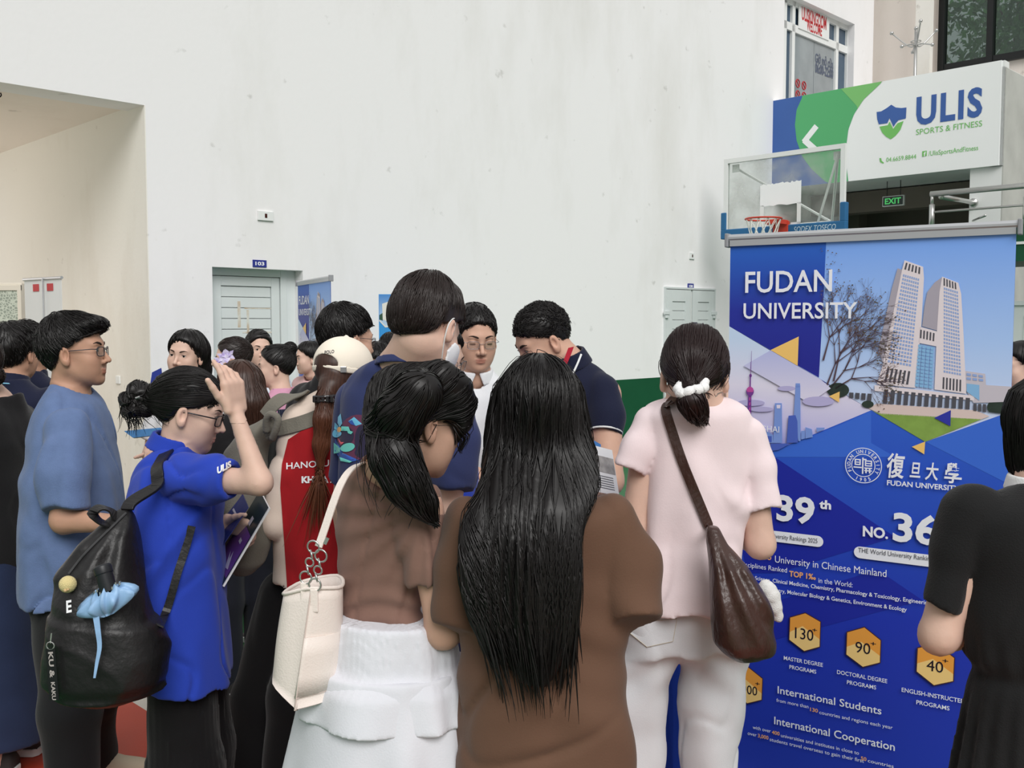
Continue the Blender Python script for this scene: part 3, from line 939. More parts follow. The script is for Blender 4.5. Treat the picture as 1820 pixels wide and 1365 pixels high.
# large printed fields
q = nxt()
sheet('sky_field', [[(1301, 438), (1806, 409), (1788, 731), (1646, 785), (1549, 729), (1456, 672), (1300, 580)]],
      grad_mat('print_sky', [(0, (220, 232, 255)), (0.45, (176, 208, 255)), (1, (126, 174, 252))], zz(1640, 760), zz(1640, 420)), q, banner)
q = nxt()
sheet('blue_field', [[(1301, 438), (1469, 429), (1464, 532), (1456, 671), (1300, 580)]],
      grad_mat('print_navy', [(0, (40, 44, 150)), (0.45, (40, 52, 160)), (1, (44, 104, 205))], zz(1380, 650), zz(1380, 432)), q, banner)
q = nxt()
sheet('skyline_field', [[(1300, 580), (1549, 729), (1372, 803), (1297, 836)]],
      grad_mat('print_dusk', [(0, (120, 130, 214)), (0.25, (204, 200, 240)), (0.6, (236, 232, 250)), (1, (204, 226, 252))], zz(1330, 810), zz(1330, 600)), q, banner)
q = nxt()
sheet('lower_field', [[(1549, 729), (1646, 785), (1788, 731), (1765, 1385), (1300, 1385), (1297, 836), (1372, 803)]],
      grad_mat('print_blue', [(0, (40, 62, 178)), (0.5, (36, 58, 182)), (1, (50, 98, 210))], 0.06, zz(1550, 740)), q, banner)
q = nxt()
sheet('light_facet', [[(1494, 755), (1549, 730), (1549, 788)], [(1646, 785.5), (1788, 731.5), (1783, 859)], [(1372, 803), (1494, 755), (1592, 812), (1380, 812)]], P_('facet_light', (62, 112, 220)), q, banner)
q = nxt()
sheet('dark_facet', [[(1376, 811), (1592, 954), (1381, 1018), (1330, 1018), (1300, 860)], [(1380, 1068), (1560, 1012), (1640, 1066), (1290, 1160), (1290, 1095)]], P_('facet_dark', (34, 46, 164)), q, banner)
# towers of the campus photograph
def T(*pts): return [(1480 + x * 0.2638, 440 + y * 0.2638) for x, y in pts]
lawn = T((310, 1115), (1005, 1155), (625, 1307), (270, 1098))
q = nxt(); sheet('lawn', [lawn], P_('lawn', (142, 176, 84), var=0.25, vscale=30), q, banner)
sheet('steps', [T((240, 1080), (300, 1050), (960, 1095), (1060, 1135), (1000, 1158), (330, 1122))], P_('steps', (226, 206, 200)), q, banner)
q = nxt()
sheet('side_tower', [T((440, 140), (470, 150), (345, 790), (310, 690), (400, 280)), T((690, 235), (742, 198), (722, 300), (708, 560), (605, 530), (622, 390), (640, 300))], P_('tower_side', (176, 170, 182)), q, banner)
sheet('annex', [T((895, 830), (1030, 850), (1035, 925), (1180, 935), (1172, 1040), (950, 1045), (900, 960))], P_('annex', (206, 200, 210)), q, banner)
q = nxt()
sheet('tower_front', [T((470, 150), (487, 86), (612, 130), (618, 205), (600, 520), (560, 945), (300, 920), (340, 790)), T((722, 300), (740, 196), (849, 238), (868, 310), (885, 600), (902, 985), (688, 955), (705, 560)),
      T((590, 533), (706, 565), (700, 665), (582, 642)), T((285, 925), (955, 998), (955, 1030), (285, 965))], P_('tower', (236, 226, 230)), q, banner)
q = nxt()
mbp = []
def lerp(a, b, t): return (a[0] + (b[0] - a[0]) * t, a[1] + (b[1] - a[1]) * t)
def grid_cells(quad, nx, ny, fx=0.7, fy=0.6):
    a, b, c, d = quad      # tl tr br bl
    out = []
    for j in range(ny):
        for i in range(nx):
            t0, t1 = j / ny, (j + fy) / ny; s0, s1 = i / nx, (i + fx) / nx
            out.append(T(lerp(lerp(a, d, t0), lerp(b, c, t0), s0), lerp(lerp(a, d, t0), lerp(b, c, t0), s1), lerp(lerp(a, d, t1), lerp(b, c, t1), s1), lerp(lerp(a, d, t1), lerp(b, c, t1), s0)))
    return out
win = grid_cells(((478, 180), (590, 212), (535, 812), (372, 782)), 8, 24) + grid_cells(((752, 268), (850, 298), (872, 872), (750, 850)), 7, 24) + grid_cells(((905, 845), (1025, 862), (1030, 912), (905, 900)), 3, 2) + grid_cells(((1075, 945), (1172, 952), (1168, 1035), (1075, 1030)), 3, 2)
sheet('tower_windows', win, P_('win', (150, 176, 226)), q, banner)
sheet('glass_front', grid_cells(((580, 652), (690, 672), (680, 955), (556, 938)), 4, 12, 0.85, 0.85) + [T((905, 915), (990, 925), (990, 1030), (905, 970))], P_('glass', (140, 190, 232)), q, banner)
dark = grid_cells(((497, 102), (604, 138), (602, 188), (484, 152)), 5, 1, 0.5, 0.9) + grid_cells(((750, 205), (842, 242), (846, 290), (750, 262)), 5, 1, 0.5, 0.9) + grid_cells(((593, 552), (700, 580), (696, 640), (590, 615)), 5, 1, 0.5, 0.9)
dark += grid_cells(((372, 810), (540, 835), (525, 930), (350, 905)), 6, 1, 0.5, 0.95) + grid_cells(((745, 872), (880, 892), (878, 975), (742, 955)), 6, 1, 0.5, 0.95) + grid_cells(((350, 955), (945, 1015), (942, 1095), (340, 1055)), 13, 1, 0.62, 0.95) + grid_cells(((115, 975), (280, 985), (275, 1035), (115, 1010)), 4, 1, 0.7, 1) + grid_cells(((950, 1050), (1045, 1055), (1045, 1110), (950, 1098)), 3, 1, 0.7, 1)
sheet('dark_openings', dark, P_('dark', (84, 84, 92)), q, banner)
q = nxt()
def ell(cx, cy, rx, ry, n=18): return T(*[(cx + rx * math.cos(t), cy + ry * math.sin(t)) for t in np.linspace(0, 2 * math.pi, n, endpoint=False)])
sheet('bush', [ell(1100, 1075, 58, 50), ell(240, 1055, 40, 25), ell(40, 960, 75, 50)], P_('bush', (52, 66, 58), var=0.3, vscale=60), q, banner)
rng = np.random.default_rng(11)
tw = []
def twig(x, y, a, ln, w, depth):
    x2, y2 = x + math.cos(a) * ln, y - math.sin(a) * ln
    if x2 < -85: return
    nx, ny = math.sin(a) * w, math.cos(a) * w
    tw.append(T((x - nx, y - ny), (x + nx, y + ny), (x2 + nx * 0.6, y2 + ny * 0.6), (x2 - nx * 0.6, y2 - ny * 0.6)))
    tips.append((x2, y2))
    if depth > 0:
        for _ in range(3 if depth > 1 else 2):
            twig(x2, y2, a + rng.uniform(-0.75, 0.75), ln * rng.uniform(0.6, 0.9), w * 0.62, depth - 1)
tips = []
for (x, y, a, ln) in ((-40, 940, 1.2, 170), (-10, 945, 0.9, 150), (20, 950, 0.55, 130), (-60, 760, 1.3, 160), (10, 900, 1.35, 190)):
    twig(x, y, a, ln, 6.5, 5)
tw = [q_ for q_ in tw if all(p[0] > 1458 for p in q_)]
sheet('tree_print', tw, P_('twig', (92, 74, 84)), q, banner)
lv = []
for i in range(520):
    x, y = tips[rng.integers(len(tips))]
    x += rng.normal() * 14; y += rng.normal() * 14; s = rng.uniform(3, 8)
    if x > -80: lv.append(T((x - s, y), (x, y + s * 0.7), (x + s, y), (x, y - s * 0.7)))
for i in range(46):
    x, y = rng.uniform(-75, 70), rng.uniform(0, 330); s = rng.uniform(3, 7); x = min(x, 20 + rng.uniform(0, 60))
    lv.append(T((x - s, y), (x, y + s * 0.7), (x + s, y), (x, y - s * 0.7)))
q = nxt(); sheet('leaf_print', lv, P_('leafp', (120, 92, 76), var=0.5, vscale=40, var2=(70, 80, 60)), q, banner)
# triangles
q = nxt()
sheet('yellow_triangle', [[(1371, 622), (1421, 598), (1419, 650)], [(1763, 453.5), (1806, 432), (1804, 470)], [(1474.7, 704), (1493.6, 695.6), (1492.6, 715)], [(1621.5, 793.6), (1645.3, 784.3), (1643.6, 806.9)]], P_('yellow', (252, 206, 118)), q, banner)
sheet('indigo_triangle', [T((688, 1146), (799, 1094), (796, 1202))], P_('indigo', (52, 58, 168)), q, banner)
q = nxt() 
# the skyline shows below a slanted line; re-lay it over the yellow triangle
sheet('skyline_triangle', [[(1323, 650), (1371, 622.5), (1419, 650.5), (1460, 674), (1478, 690), (1440, 716)]], grad_mat('print_lilac', [(0, (228, 224, 246)), (1, (190, 196, 240))], zz(1400, 700), zz(1400, 625)), q, banner)
q = nxt()
def Z(*pts): return [(1280 + x * 0.1758, 590 + y * 0.1758) for x, y in pts]
def el8(cx, cy, rx, ry, n=20): return Z(*[(cx + rx * math.cos(t), cy + ry * math.sin(t)) for t in np.linspace(0, 2 * math.pi, n, endpoint=False)])
sheet('cloud_print', [el8(1000, 700, 160, 50), el8(320, 715, 140, 32), el8(180, 780, 130, 26), el8(680, 570, 90, 26), el8(430, 780, 120, 26)], P_('cloud', (190, 184, 226)), q, banner)
q = nxt()
sheet('skyline_blue', [Z((632, 718), (636, 1120), (545, 1120), (562, 718)), Z((770, 540), (818, 540), (822, 1100), (800, 1100), (752, 860)), Z((772, 518), (816, 518), (816, 560), (772, 560)), Z((870, 960), (935, 980), (945, 1060), (870, 1075)), Z((980, 965), (1065, 965), (1060, 985), (985, 1010)), Z((826, 1000), (866, 995), (866, 1075), (826, 1085)), Z((350, 1000), (420, 960), (545, 1040), (545, 1120), (360, 1115))], P_('tall', (128, 158, 226)), q, banner)
q = nxt()
sheet('skyline_dark', [Z((700, 845), (770, 838), (790, 900), (795, 1115), (680, 1120)), Z((520, 1125), (720, 1125), (600, 1190), (520, 1200)), Z((440, 1050), (530, 1050), (530, 1110), (440, 1110))], P_('tallb', (78, 104, 196)), q, banner)
sheet('skyline_gap', [Z((578, 735), (620, 735), (616, 770), (582, 770))], P_('gap', (232, 226, 248)), q, banner)
q = nxt()
sheet('broadcast_tower', [Z((294, 640), (326, 640), (322, 900), (280, 900)), Z((310, 440), (322, 440), (320, 560), (306, 560)), Z((320, 300), (325, 300), (322, 430), (316, 430)), Z((326, 190), (329, 190), (327, 300), (323, 300)), el8(317, 440, 13, 18), el8(312, 600, 39, 46)], P_('purple', (122, 66, 152)), q, banner)
q = nxt()
sheet('broadcast_sphere', [Z((275, 590), (280, 570), (300, 552), (322, 552), (342, 566), (349, 590), (340, 606), (290, 606))] + [Z((306, 660 + 50 * k), (318, 660 + 50 * k), (314, 690 + 50 * k), (302, 690 + 50 * k)) for k in range(5)], P_('magenta', (196, 84, 164)), q, banner)

# lettering
M_bl = P_('white_letter', (244, 246, 252)); M_or = P_('orange_letter', (248, 178, 110)); M_bk = P_('black_letter', (30, 26, 40)); M_gy = P_('grey_letter', (90, 90, 98))
def btext(mb, s, px0, py0, px1, hpx, bold=0.0, off=None, align='L', shear=0.0):
    a, z0 = bn(px0, py0); b = bn(px1, py0)[0]
    w = BL + BU * a
    d = float(w[1])
    if b - a <= 0: return
    text_on(mb, s, lambda x, y: np.stack([a + x, np.full(len(x), -off), z0 + y], 1), 0, 0, hpx * d / FPX, b - a, bold=bold, shear=shear)
def letters(lines, m, off):
    for l in lines:
        mb = MB()
        btext(mb, *l[:5], bold=l[5] if len(l) > 5 else 0.0, off=off, shear=l[6] if len(l) > 6 else 0.0)
        if mb.n: mb.build('lettering', m, banner)
# pills, hexagons
q = nxt()
def pill(x0, y0, x1, y1, r):
    a = bn(x0, y0); b = bn(x1, y1); z = (a[1] + b[1]) / 2
    h = r * (BL + BU * a[0])[1] / FPX
    P = []
    for t in np.linspace(-math.pi / 2, math.pi / 2, 9): P.append((b[0] + h * math.cos(t), z + h * math.sin(t)))
    for t in np.linspace(math.pi / 2, 1.5 * math.pi, 9): P.append((a[0] + h * math.cos(t), z + h * math.sin(t)))
    mb = MB(); mb.add([bl3(u, v, q) for u, v in P], [tuple(range(len(P)))]); mb.build('text_pill', M_bl, banner)
pill(1326, 944, 1455, 963, 9.6)
pill(1530, 975, 1690, 1006, 10.6)
hexes = [[(1433, 1087), (1461, 1103), (1459.5, 1149), (1431, 1157), (1403.5, 1136), (1405, 1095)], [(1538, 1112), (1568, 1136), (1566.5, 1177), (1535, 1185), (1504.5, 1162), (1506, 1121)],
         [(1664, 1141), (1698.5, 1167), (1696.5, 1210), (1661, 1217.5), (1629, 1192), (1631, 1149)], [(1332, 1183), (1358, 1204), (1356.5, 1243), (1330, 1249.5), (1306, 1228), (1307, 1190)]]
sheet('hexagon_rim', hexes, P_('hexdark', (74, 44, 50)), q, banner)
q = nxt()
inner = []
for h in hexes:
    c = np.mean(h, 0); inner.append([tuple(c + (np.array(p) - c) * 0.95) for p in h])
sheet('hexagon', inner, P_('hexo', (240, 164, 70)), q, banner)
q = nxt()
sheet('hexagon_light', [[h[5] if False else tuple(np.array(h[5]) * 0.35 + np.array(h[4]) * 0.65), tuple(np.mean(h, 0) - np.array((4, 10))), tuple(np.array(h[1]) * 0.3 + np.array(h[2]) * 0.7), h[2], h[3], h[4]] for h in inner], P_('hexl', (250, 212, 136)), q, banner)
# seal
c = bn(1536, 826.5); R = 31.2 * float((BL + BU * c[0])[1]) / FPX * 1.02
q = nxt()
def ring(r0, r1, m, name):
    mb = MB(); V = []; n_ = 64
    for k in range(n_):
        t = 2 * math.pi * k / n_
        V += [bl3(c[0] + r0 * math.cos(t), c[1] + r0 * math.sin(t), q), bl3(c[0] + r1 * math.cos(t), c[1] + r1 * math.sin(t), q)]
    mb.add(V, [(2 * k, 2 * k + 1, (2 * k + 3) % (2 * n_), (2 * k + 2) % (2 * n_)) for k in range(n_)]); return mb.build(name, m, banner)
ring(R * 0.955, R, M_bl, 'seal_ring'); ring(R * 0.61, R * 0.65, M_bl, 'seal_ring')
mb = MB()
def arc_text(s, r, a0, a1, h, inward=False):
    for k, ch in enumerate(s):
        if ch == ' ': continue
        t = a0 + (a1 - a0) * k / (len(s) - 1)
        V, F = text_mesh(ch, 0.02)
        w = (V[:, 0].max() - V[:, 0].min())
        X = (V[:, 0] - V[:, 0].min() - w / 2) * h / 0.73 * 0.9; Y = V[:, 1] * h / 0.73
        rot = t - math.pi / 2 if not inward else t + math.pi / 2
        ca, sa = math.cos(rot), math.sin(rot)
        cx, cy = c[0] + r * math.cos(t), c[1] + r * math.sin(t)
        mb.add(np.stack([cx + X * ca - Y * sa, np.full(len(X), -q), cy + X * sa + Y * ca], 1), F)
arc_text('FUDAN UNIVERSITY', R * 0.70, math.radians(205), math.radians(-25), R * 0.2)
arc_text('1905', R * 0.90, math.radians(245), math.radians(295), R * 0.2, True)
mb.build('seal_lettering', M_bl, banner)
# centre mark of the seal in blocky strokes
mb = MB(); u = R * 0.56
def bar(x0, y0, x1, y1): mb.add([bl3(c[0] + u * x, c[1] + u * y, q) for x, y in ((x0, y0), (x1, y0), (x1, y1), (x0, y1))], [(0, 1, 2, 3)])
for b_ in ((-.85, .5, -.25, .62), (-.85, .0, -.25, .12), (-.85, .0, -.72, .62), (-.38, .0, -.25, .62), (-.7, .25, -.4, .35), (-.95, -.28, -.15, -.15), (-.12, -.85, .02, .8), (-.12, .55, .3, .68), (.15, .42, .85, .54), (.15, .18, .85, .28), (.15, -.06, .85, .05), (.72, -.06, .85, .54), (.15, -.06, .27, .54), (.1, -.3, .85, -.18), (.2, -.75, .35, -.2), (.55, -.75, .7, -.2), (.1, -.55, .85, -.45)): bar(*b_)
mb.build('seal_mark', M_bl, banner)
# calligraphic name
for ch, x0, y0, x1, hh in (('復', 1577, 848, 1609, 45), ('旦', 1618, 847, 1637, 27), ('大', 1645, 852, 1669, 32), ('學', 1679, 857, 1711, 37)):
    V, F = text_mesh(ch, 0.02, 0.12)
    a, z0 = bn(x0, y0); b = bn(x1, y0)[0]; h = hh * float((BL + BU * a)[1]) / FPX
    X = (V[:, 0] - V[:, 0].min()) / (V[:, 0].max() - V[:, 0].min()) * (b - a); Y = (V[:, 1] - V[:, 1].min()) / (V[:, 1].max() - V[:, 1].min()) * h
    mb = MB(); mb.add(np.stack([a + X, np.full(len(X), -q), z0 + Y], 1), F); mb.build('lettering', M_bl, banner)
q = nxt()
letters([('FUDAN', 1326.6, 520, 1480.5, 38, 0.012), ('UNIVERSITY', 1323.5, 566, 1525, 28, 0.012), ('SHANGHAI', 1317, 764, 1387, 11.5), ('CHINA', 1316, 780, 1356, 11),
         ('FUDAN UNIVERSITY', 1578, 861, 1706.5, 9.4, 0.02), ('39', 1382, 922, 1449.5, 46, 0.03), ('th', 1458, 902, 1479, 15.5, 0.04), ('NO.', 1326, 912, 1366, 19, 0.035),
         ('NO.', 1535, 951, 1580, 18.5, 0.035), ('36', 1588, 958, 1669, 51, 0.03), ('th', 1676, 931, 1699, 16, 0.04),
         ('University in Chinese Mainland', 1379.4, 998, 1577.6, 13), ('16 Disciplines Ranked', 1304, 1003, 1401, 9), ('in the World:', 1456.5, 1034, 1517, 9.5),
         ('Science, Clinical Medicine, Chemistry, Pharmacology & Toxicology, Engineering', 1344, 1029, 1656, 7.2, 0.01), ('Biochemistry, Molecular Biology & Genetics, Environment & Ecology', 1350, 1046, 1614, 7.2, 0.01),
         ('MASTER DEGREE', 1395, 1170.5, 1464.6, 7.4, 0.01), ('PROGRAMS', 1405, 1186.5, 1452.7, 7.4, 0.01), ('DOCTORAL DEGREE', 1489.5, 1195.5, 1578.8, 7.6, 0.01), ('PROGRAMS', 1507, 1213.5, 1559, 7.6, 0.01),
         ('ENGLISH-INSTRUCTED', 1604, 1227, 1717, 8, 0.01), ('PROGRAMS', 1630, 1249, 1689, 8, 0.01), ('International Students', 1384, 1230, 1569, 14, 0.01),
         ('from more than', 1382, 1245, 1439, 6.8), ('countries and regions each year', 1458, 1266.5, 1588.6, 6.8), ('International Cooperation', 1378, 1284.5, 1593, 14.5, 0.01),
         ('with over', 1340, 1293, 1372, 6.8), ('universities and institutes in close to', 1390, 1307.5, 1529, 6.8), ('countries', 1544, 1352, 1590, 6.8),
         ('over', 1331, 1303.5, 1347, 6.8), ('students travel overseas to gain their first', 1370, 1314.5, 1538, 6.8)], M_bl, q)
letters([('No.3', 1340, 990, 1373, 14), ('TOP 1‰', 1404.6, 1022.5, 1452, 10.2, 0.03), ('130', 1441.7, 1261.5, 1455.6, 7, 0.02), ('400', 1374, 1302, 1387.7, 7, 0.02), ('50', 1531.6, 1348, 1541.7, 7, 0.02), ('3,000', 1349, 1308, 1368, 7, 0.02)], M_or, q)
letters([('130', 1415, 1132, 1447.6, 21), ('+', 1445.5, 1121, 1454, 8), ('90', 1522, 1157, 1548.5, 21), ('+', 1549, 1145.5, 1558.5, 9), ('40', 1648, 1189, 1677.6, 21), ('+', 1676.5, 1176, 1686.5, 9.5), ('7000', 1311, 1227, 1348, 17), ('+', 1344.5, 1216, 1352.5, 8)], M_bk, q)
letters([('World University Rankings 2025', 1344, 951, 1455, 8.4), ('THE World University Rankings 2025', 1527, 980, 1688, 8.8)], M_gy, q)
ang = math.atan2(BU[1], BU[0])
banner.location = BL; banner.rotation_euler = (0, 0, ang)
def dup(root, loc, rz, label):
    r = root.copy(); COL.objects.link(r); r.location = loc; r.rotation_euler = (0, 0, rz); r['label'] = label
    for ch in list(root.children):
        c_ = ch.copy(); COL.objects.link(c_); c_.parent = r
        for g in ch.children:
            d = g.copy(); COL.objects.link(d); d.parent = c_
    return r
L2 = Wp(530, 505, 8.45); R2 = Wp(588, 492, 7.45)
dv = R2 - L2
b2 = dup(banner, (L2[0], L2[1], 0), math.atan2(dv[1], dv[0]), 'same blue university roll-up banner seen edge on beside the white louvred door')
b2.scale = (float(np.hypot(dv[0], dv[1])) / BWID, 1, 2.0 / ZTOP)

# pale blue poster stand near the wall
PC = Wp(673, 523, 8.9)
r = empty('poster_stand', (PC[0] + 0.4, PC[1], 0), 'light blue poster stand behind the tall man in the navy T-shirt', 'poster stand')
zt_ = PC[2]
mb = MB(); mb.abox(PC[0], PC[0] + 0.76, PC[1], PC[1] + 0.01, 0.05, zt_); mb.build('print_sheet', P_('sky2', (60, 150, 215)), r)
mb = MB(); mb.abox(PC[0] - 0.01, PC[0] + 0.77, PC[1] - 0.04, PC[1] + 0.06, 0.0, 0.08); mb.build('base', M_alum, r, bevel=0.01)
def pp(px, py, off): 
    v = Wp(px, py, 8.9); return (v[0], PC[1] - off, v[2])
mb = MB(); mb.add([pp(674, 524, .001), pp(674, 569, .001), pp(684, 580, .001), pp(800, 572, .001), pp(800, 524, .001)], [(0, 1, 2, 3, 4)]); mb.build('photo_print', grad_mat('print_sky3', [(0, (190, 214, 232)), (1, (78, 140, 205))], pp(680, 580, 0)[2], pp(680, 524, 0)[2]), r)
mb = MB(); mb.add([pp(679, 540, .002), pp(690, 536, .002), pp(690, 572, .002), pp(680, 568, .002)], [(0, 1, 2, 3)]); mb.add([pp(674, 568, .002), pp(684, 579, .002), pp(800, 571, .002), pp(800, 574, .002), pp(684, 582, .002), pp(674, 571, .002)], [(0, 1, 4, 5), (1, 2, 3, 4)]); mb.build('building_print', P_('bldg', (228, 226, 214)), r)
mb = MB(); mb.add([pp(690, 536, .002), pp(760, 545, .002), pp(760, 574, .002), pp(690, 571, .002)], [(0, 1, 2, 3)]); mb.build('building_shade_print', P_('bldg2', (150, 160, 150)), r)
mb = MB(); mb.add([pp(674, 560, .0015), pp(680, 556, .0015), pp(680, 570, .0015), pp(674, 568, .0015)], [(0, 1, 2, 3)]); mb.build('tree_print', P_('tree2', (60, 90, 70)), r)

# cabinet and the pale roll-up seen from behind, at the corridor
cb = Wp(0, 500, 7.9)
r = empty('cabinet', (Wp(20, 600, 7.9)[0], 7.9, 0), 'cream metal cabinet with wire mesh doors at the far left', 'cabinet')
xl, xr_ = Wp(-60, 600, 7.9)[0], Wp(41, 600, 7.9)[0]; zt_ = Wp(20, 503, 7.9)[2]
M_cab = mat('cabinet_cream', (222, 214, 200), 0.5, 0.3)
mb = MB(); yb = Wp(20, 600, 7.9)[1]
mb.abox(xl, xr_, yb, yb + 0.45, 0, zt_); mb.build('body', M_cab, r, bevel=0.006)
mh = mat('wire_mesh', (164, 170, 158), 0.7, 0.3); n = mh.node_tree; L = n.links.new
vo = n.nodes.new('ShaderNodeTexVoronoi'); vo.inputs['Scale'].default_value = 45; vo.feature = 'DISTANCE_TO_EDGE'; co = n.nodes.new('ShaderNodeTexCoord'); L(co.outputs['Object'], vo.inputs['Vector'])
cr = n.nodes.new('ShaderNodeValToRGB'); cr.color_ramp.interpolation = 'CONSTANT'; L(vo.outputs['Distance'], cr.inputs[0]); cr.color_ramp.elements[0].color = lin((196, 202, 188)); cr.color_ramp.elements[1].color = lin((150, 158, 146)); cr.color_ramp.elements[1].position = 0.12
L(cr.outputs[0], n.nodes['Principled BSDF'].inputs['Base Color'])
mb = MB(); mb.abox(xl + 0.03, xr_ - 0.03, yb - 0.004, yb, 1.3, zt_ - 0.06); mb.build('mesh_panel', mh, r)
mb = MB()
for a in (xl, xr_ - 0.03): mb.abox(a, a + 0.03, yb - 0.0135, yb, 0.05, zt_ - 0.015)
mb.abox(xl, xr_, yb - 0.012, yb, zt_ - 0.06, zt_ - 0.02); mb.abox(xl, xr_, yb - 0.012, yb, 1.26, 1.3); mb.build('door_frame', M_cab, r)
a = Wp(43, 497, 7.7); b = Wp(109, 505, 7.35)
u = np.array((b[0] - a[0], b[1] - a[1], 0)); wl = np.linalg.norm(u); u /= wl; nrm = np.array((u[1], -u[0], 0))
o = np.array((a[0], a[1], 0)); zt_ = a[2]
r = empty('rollup_banner', o + u * wl / 2, 'white back of a roll-up banner with two red tabs, beside the cream cabinet', 'banner')
mb = MB(); mb.box(o + EZ * 0.06, u * wl, -nrm * 0.003, EZ * (zt_ - 0.06)); mb.build('print_sheet', mat('banner_back', (226, 228, 228), 0.6, 0.2), r)
mb = MB(); mb.tube([o + EZ * zt_ - u * 0.01, o + u * (wl + 0.01) + EZ * zt_], 0.012, 8); mb.build('top_bar', M_alum, r)
mb = MB(); mb.tube([o + u * wl * 0.56 + nrm * 0.015 + EZ * 0.05, o + u * wl * 0.56 + nrm * 0.015 + EZ * zt_], 0.007, 8); mb.build('support_pole', M_alum, r)
mb = MB(); mb.box(o - nrm * 0.05, u * wl, nrm * 0.1, EZ * 0.07); mb.build('base', M_alum, r)
for f0 in (0.25, 0.63):
    mb = MB(); mb.box(o + u * wl * f0 + nrm * 0.002 + EZ * (zt_ - 0.095), u * wl * 0.16, nrm * 0.002, EZ * 0.055); mb.build('red_tab', M_red, r)

# table with a blue cloth
r = empty('table', (0.3, 2.9, 0), 'folding table under a blue cloth in the middle of the crowd', 'table')
mb = MB(); mb.abox(0.0, 0.60, 2.74, 3.06, 0.715, 0.74); mb.build('tabletop', M_white, r)
for x in (0.04, 0.56):
    for y in (2.78, 3.02):
        mb = MB(); mb.tube([(x, y, 0), (x, y, 0.72)], 0.014, 8); mb.build('leg', M_steel, r)
# cloth: top sheet with a softly folded drop all round
V = []; F = []
per = []
x0, x1, y0, y1 = -0.01, 0.61, 2.73, 3.07
N = 40
for k in range(N): per.append((x0 + (x1 - x0) * k / N, y0, 0, -1))
for k in range(14): per.append((x1, y0 + (y1 - y0) * k / 14, 1, 0))
for k in range(N): per.append((x1 - (x1 - x0) * k / N, y1, 0, 1))
for k in range(14): per.append((x0, y1 - (y1 - y0) * k / 14, -1, 0))
M_ = len(per)
zs = [0.746, 0.73, 0.6, 0.4, 0.2, 0.02]
for j, z in enumerate(zs):
    for k, (x, y, nx, ny) in enumerate(per):
        w = 0.0 if j == 0 else 0.008 + 0.02 * (0.74 - z) * (1 + math.sin(k * 1.3)) 
        V.append((x + nx * w, y + ny * w, z))
for j in range(len(zs) - 1):
    for k in range(M_):
        k2 = (k + 1) % M_
        F.append((j * M_ + k, (j + 1) * M_ + k, (j + 1) * M_ + k2, j * M_ + k2))
F.append(tuple(range(M_)))
mb = MB(); mb.add(V, F); tag(mb.build('tablecloth', mat('cloth_blue', (30, 60, 160), 0.8, 0.2, bump=0.1, bscale=200), smooth=False), 'blue cloth draped over the folding table', 'tablecloth')
# ---------------------------------------------------------------- implicit surfaces for bodies, clothes, hair and soft bags
F4 = np.float32
def smin(a, b, k):
    if k <= 0: return np.minimum(a, b)
    h = np.maximum(k - np.abs(a - b), 0) / k
    return np.minimum(a, b) - h * h * k * 0.25
def smax(a, b, k): return -smin(-a, -b, k)
def sd_sphere(P, c, r): return np.linalg.norm(P - np.asarray(c, F4), axis=1) - r
def sd_ell(P, c, r):
    r = np.asarray(r, F4); q = P - np.asarray(c, F4)
    k0 = np.linalg.norm(q / r, axis=1); k1 = np.linalg.norm(q / (r * r), axis=1) + 1e-9
    return k0 * (k0 - 1) / k1
def sd_cone(P, a, b, ra, rb):
    a = np.asarray(a, F4); b = np.asarray(b, F4)
    ab = b - a; L2 = float(ab @ ab) + 1e-12
    t = np.clip(((P - a) @ ab) / L2, 0, 1)
    q = P - a - t[:, None] * ab
    return np.sqrt((q * q).sum(1)) - (ra + (rb - ra) * t)
def sd_chain(P, pts, rad, k=0.012):
    d = sd_cone(P, pts[0], pts[1], rad[0], rad[1])
    for i in range(1, len(pts) - 1):
        d = smin(d, sd_cone(P, pts[i], pts[i + 1], rad[i], rad[i + 1]), k)
    return d
def sd_box(P, c, R, h, r=0.01):
    q = np.abs((P - np.asarray(c, F4)) @ np.asarray(R, F4)) - (np.asarray(h, F4) - r)
    return np.linalg.norm(np.maximum(q, 0), axis=1) + np.minimum(q.max(1), 0) - r
def half(P, o, n):
    """negative on the side away from n"""
    n = np.asarray(n, float); n = n / np.linalg.norm(n)
    return (P - np.asarray(o, F4)) @ n.astype(F4)

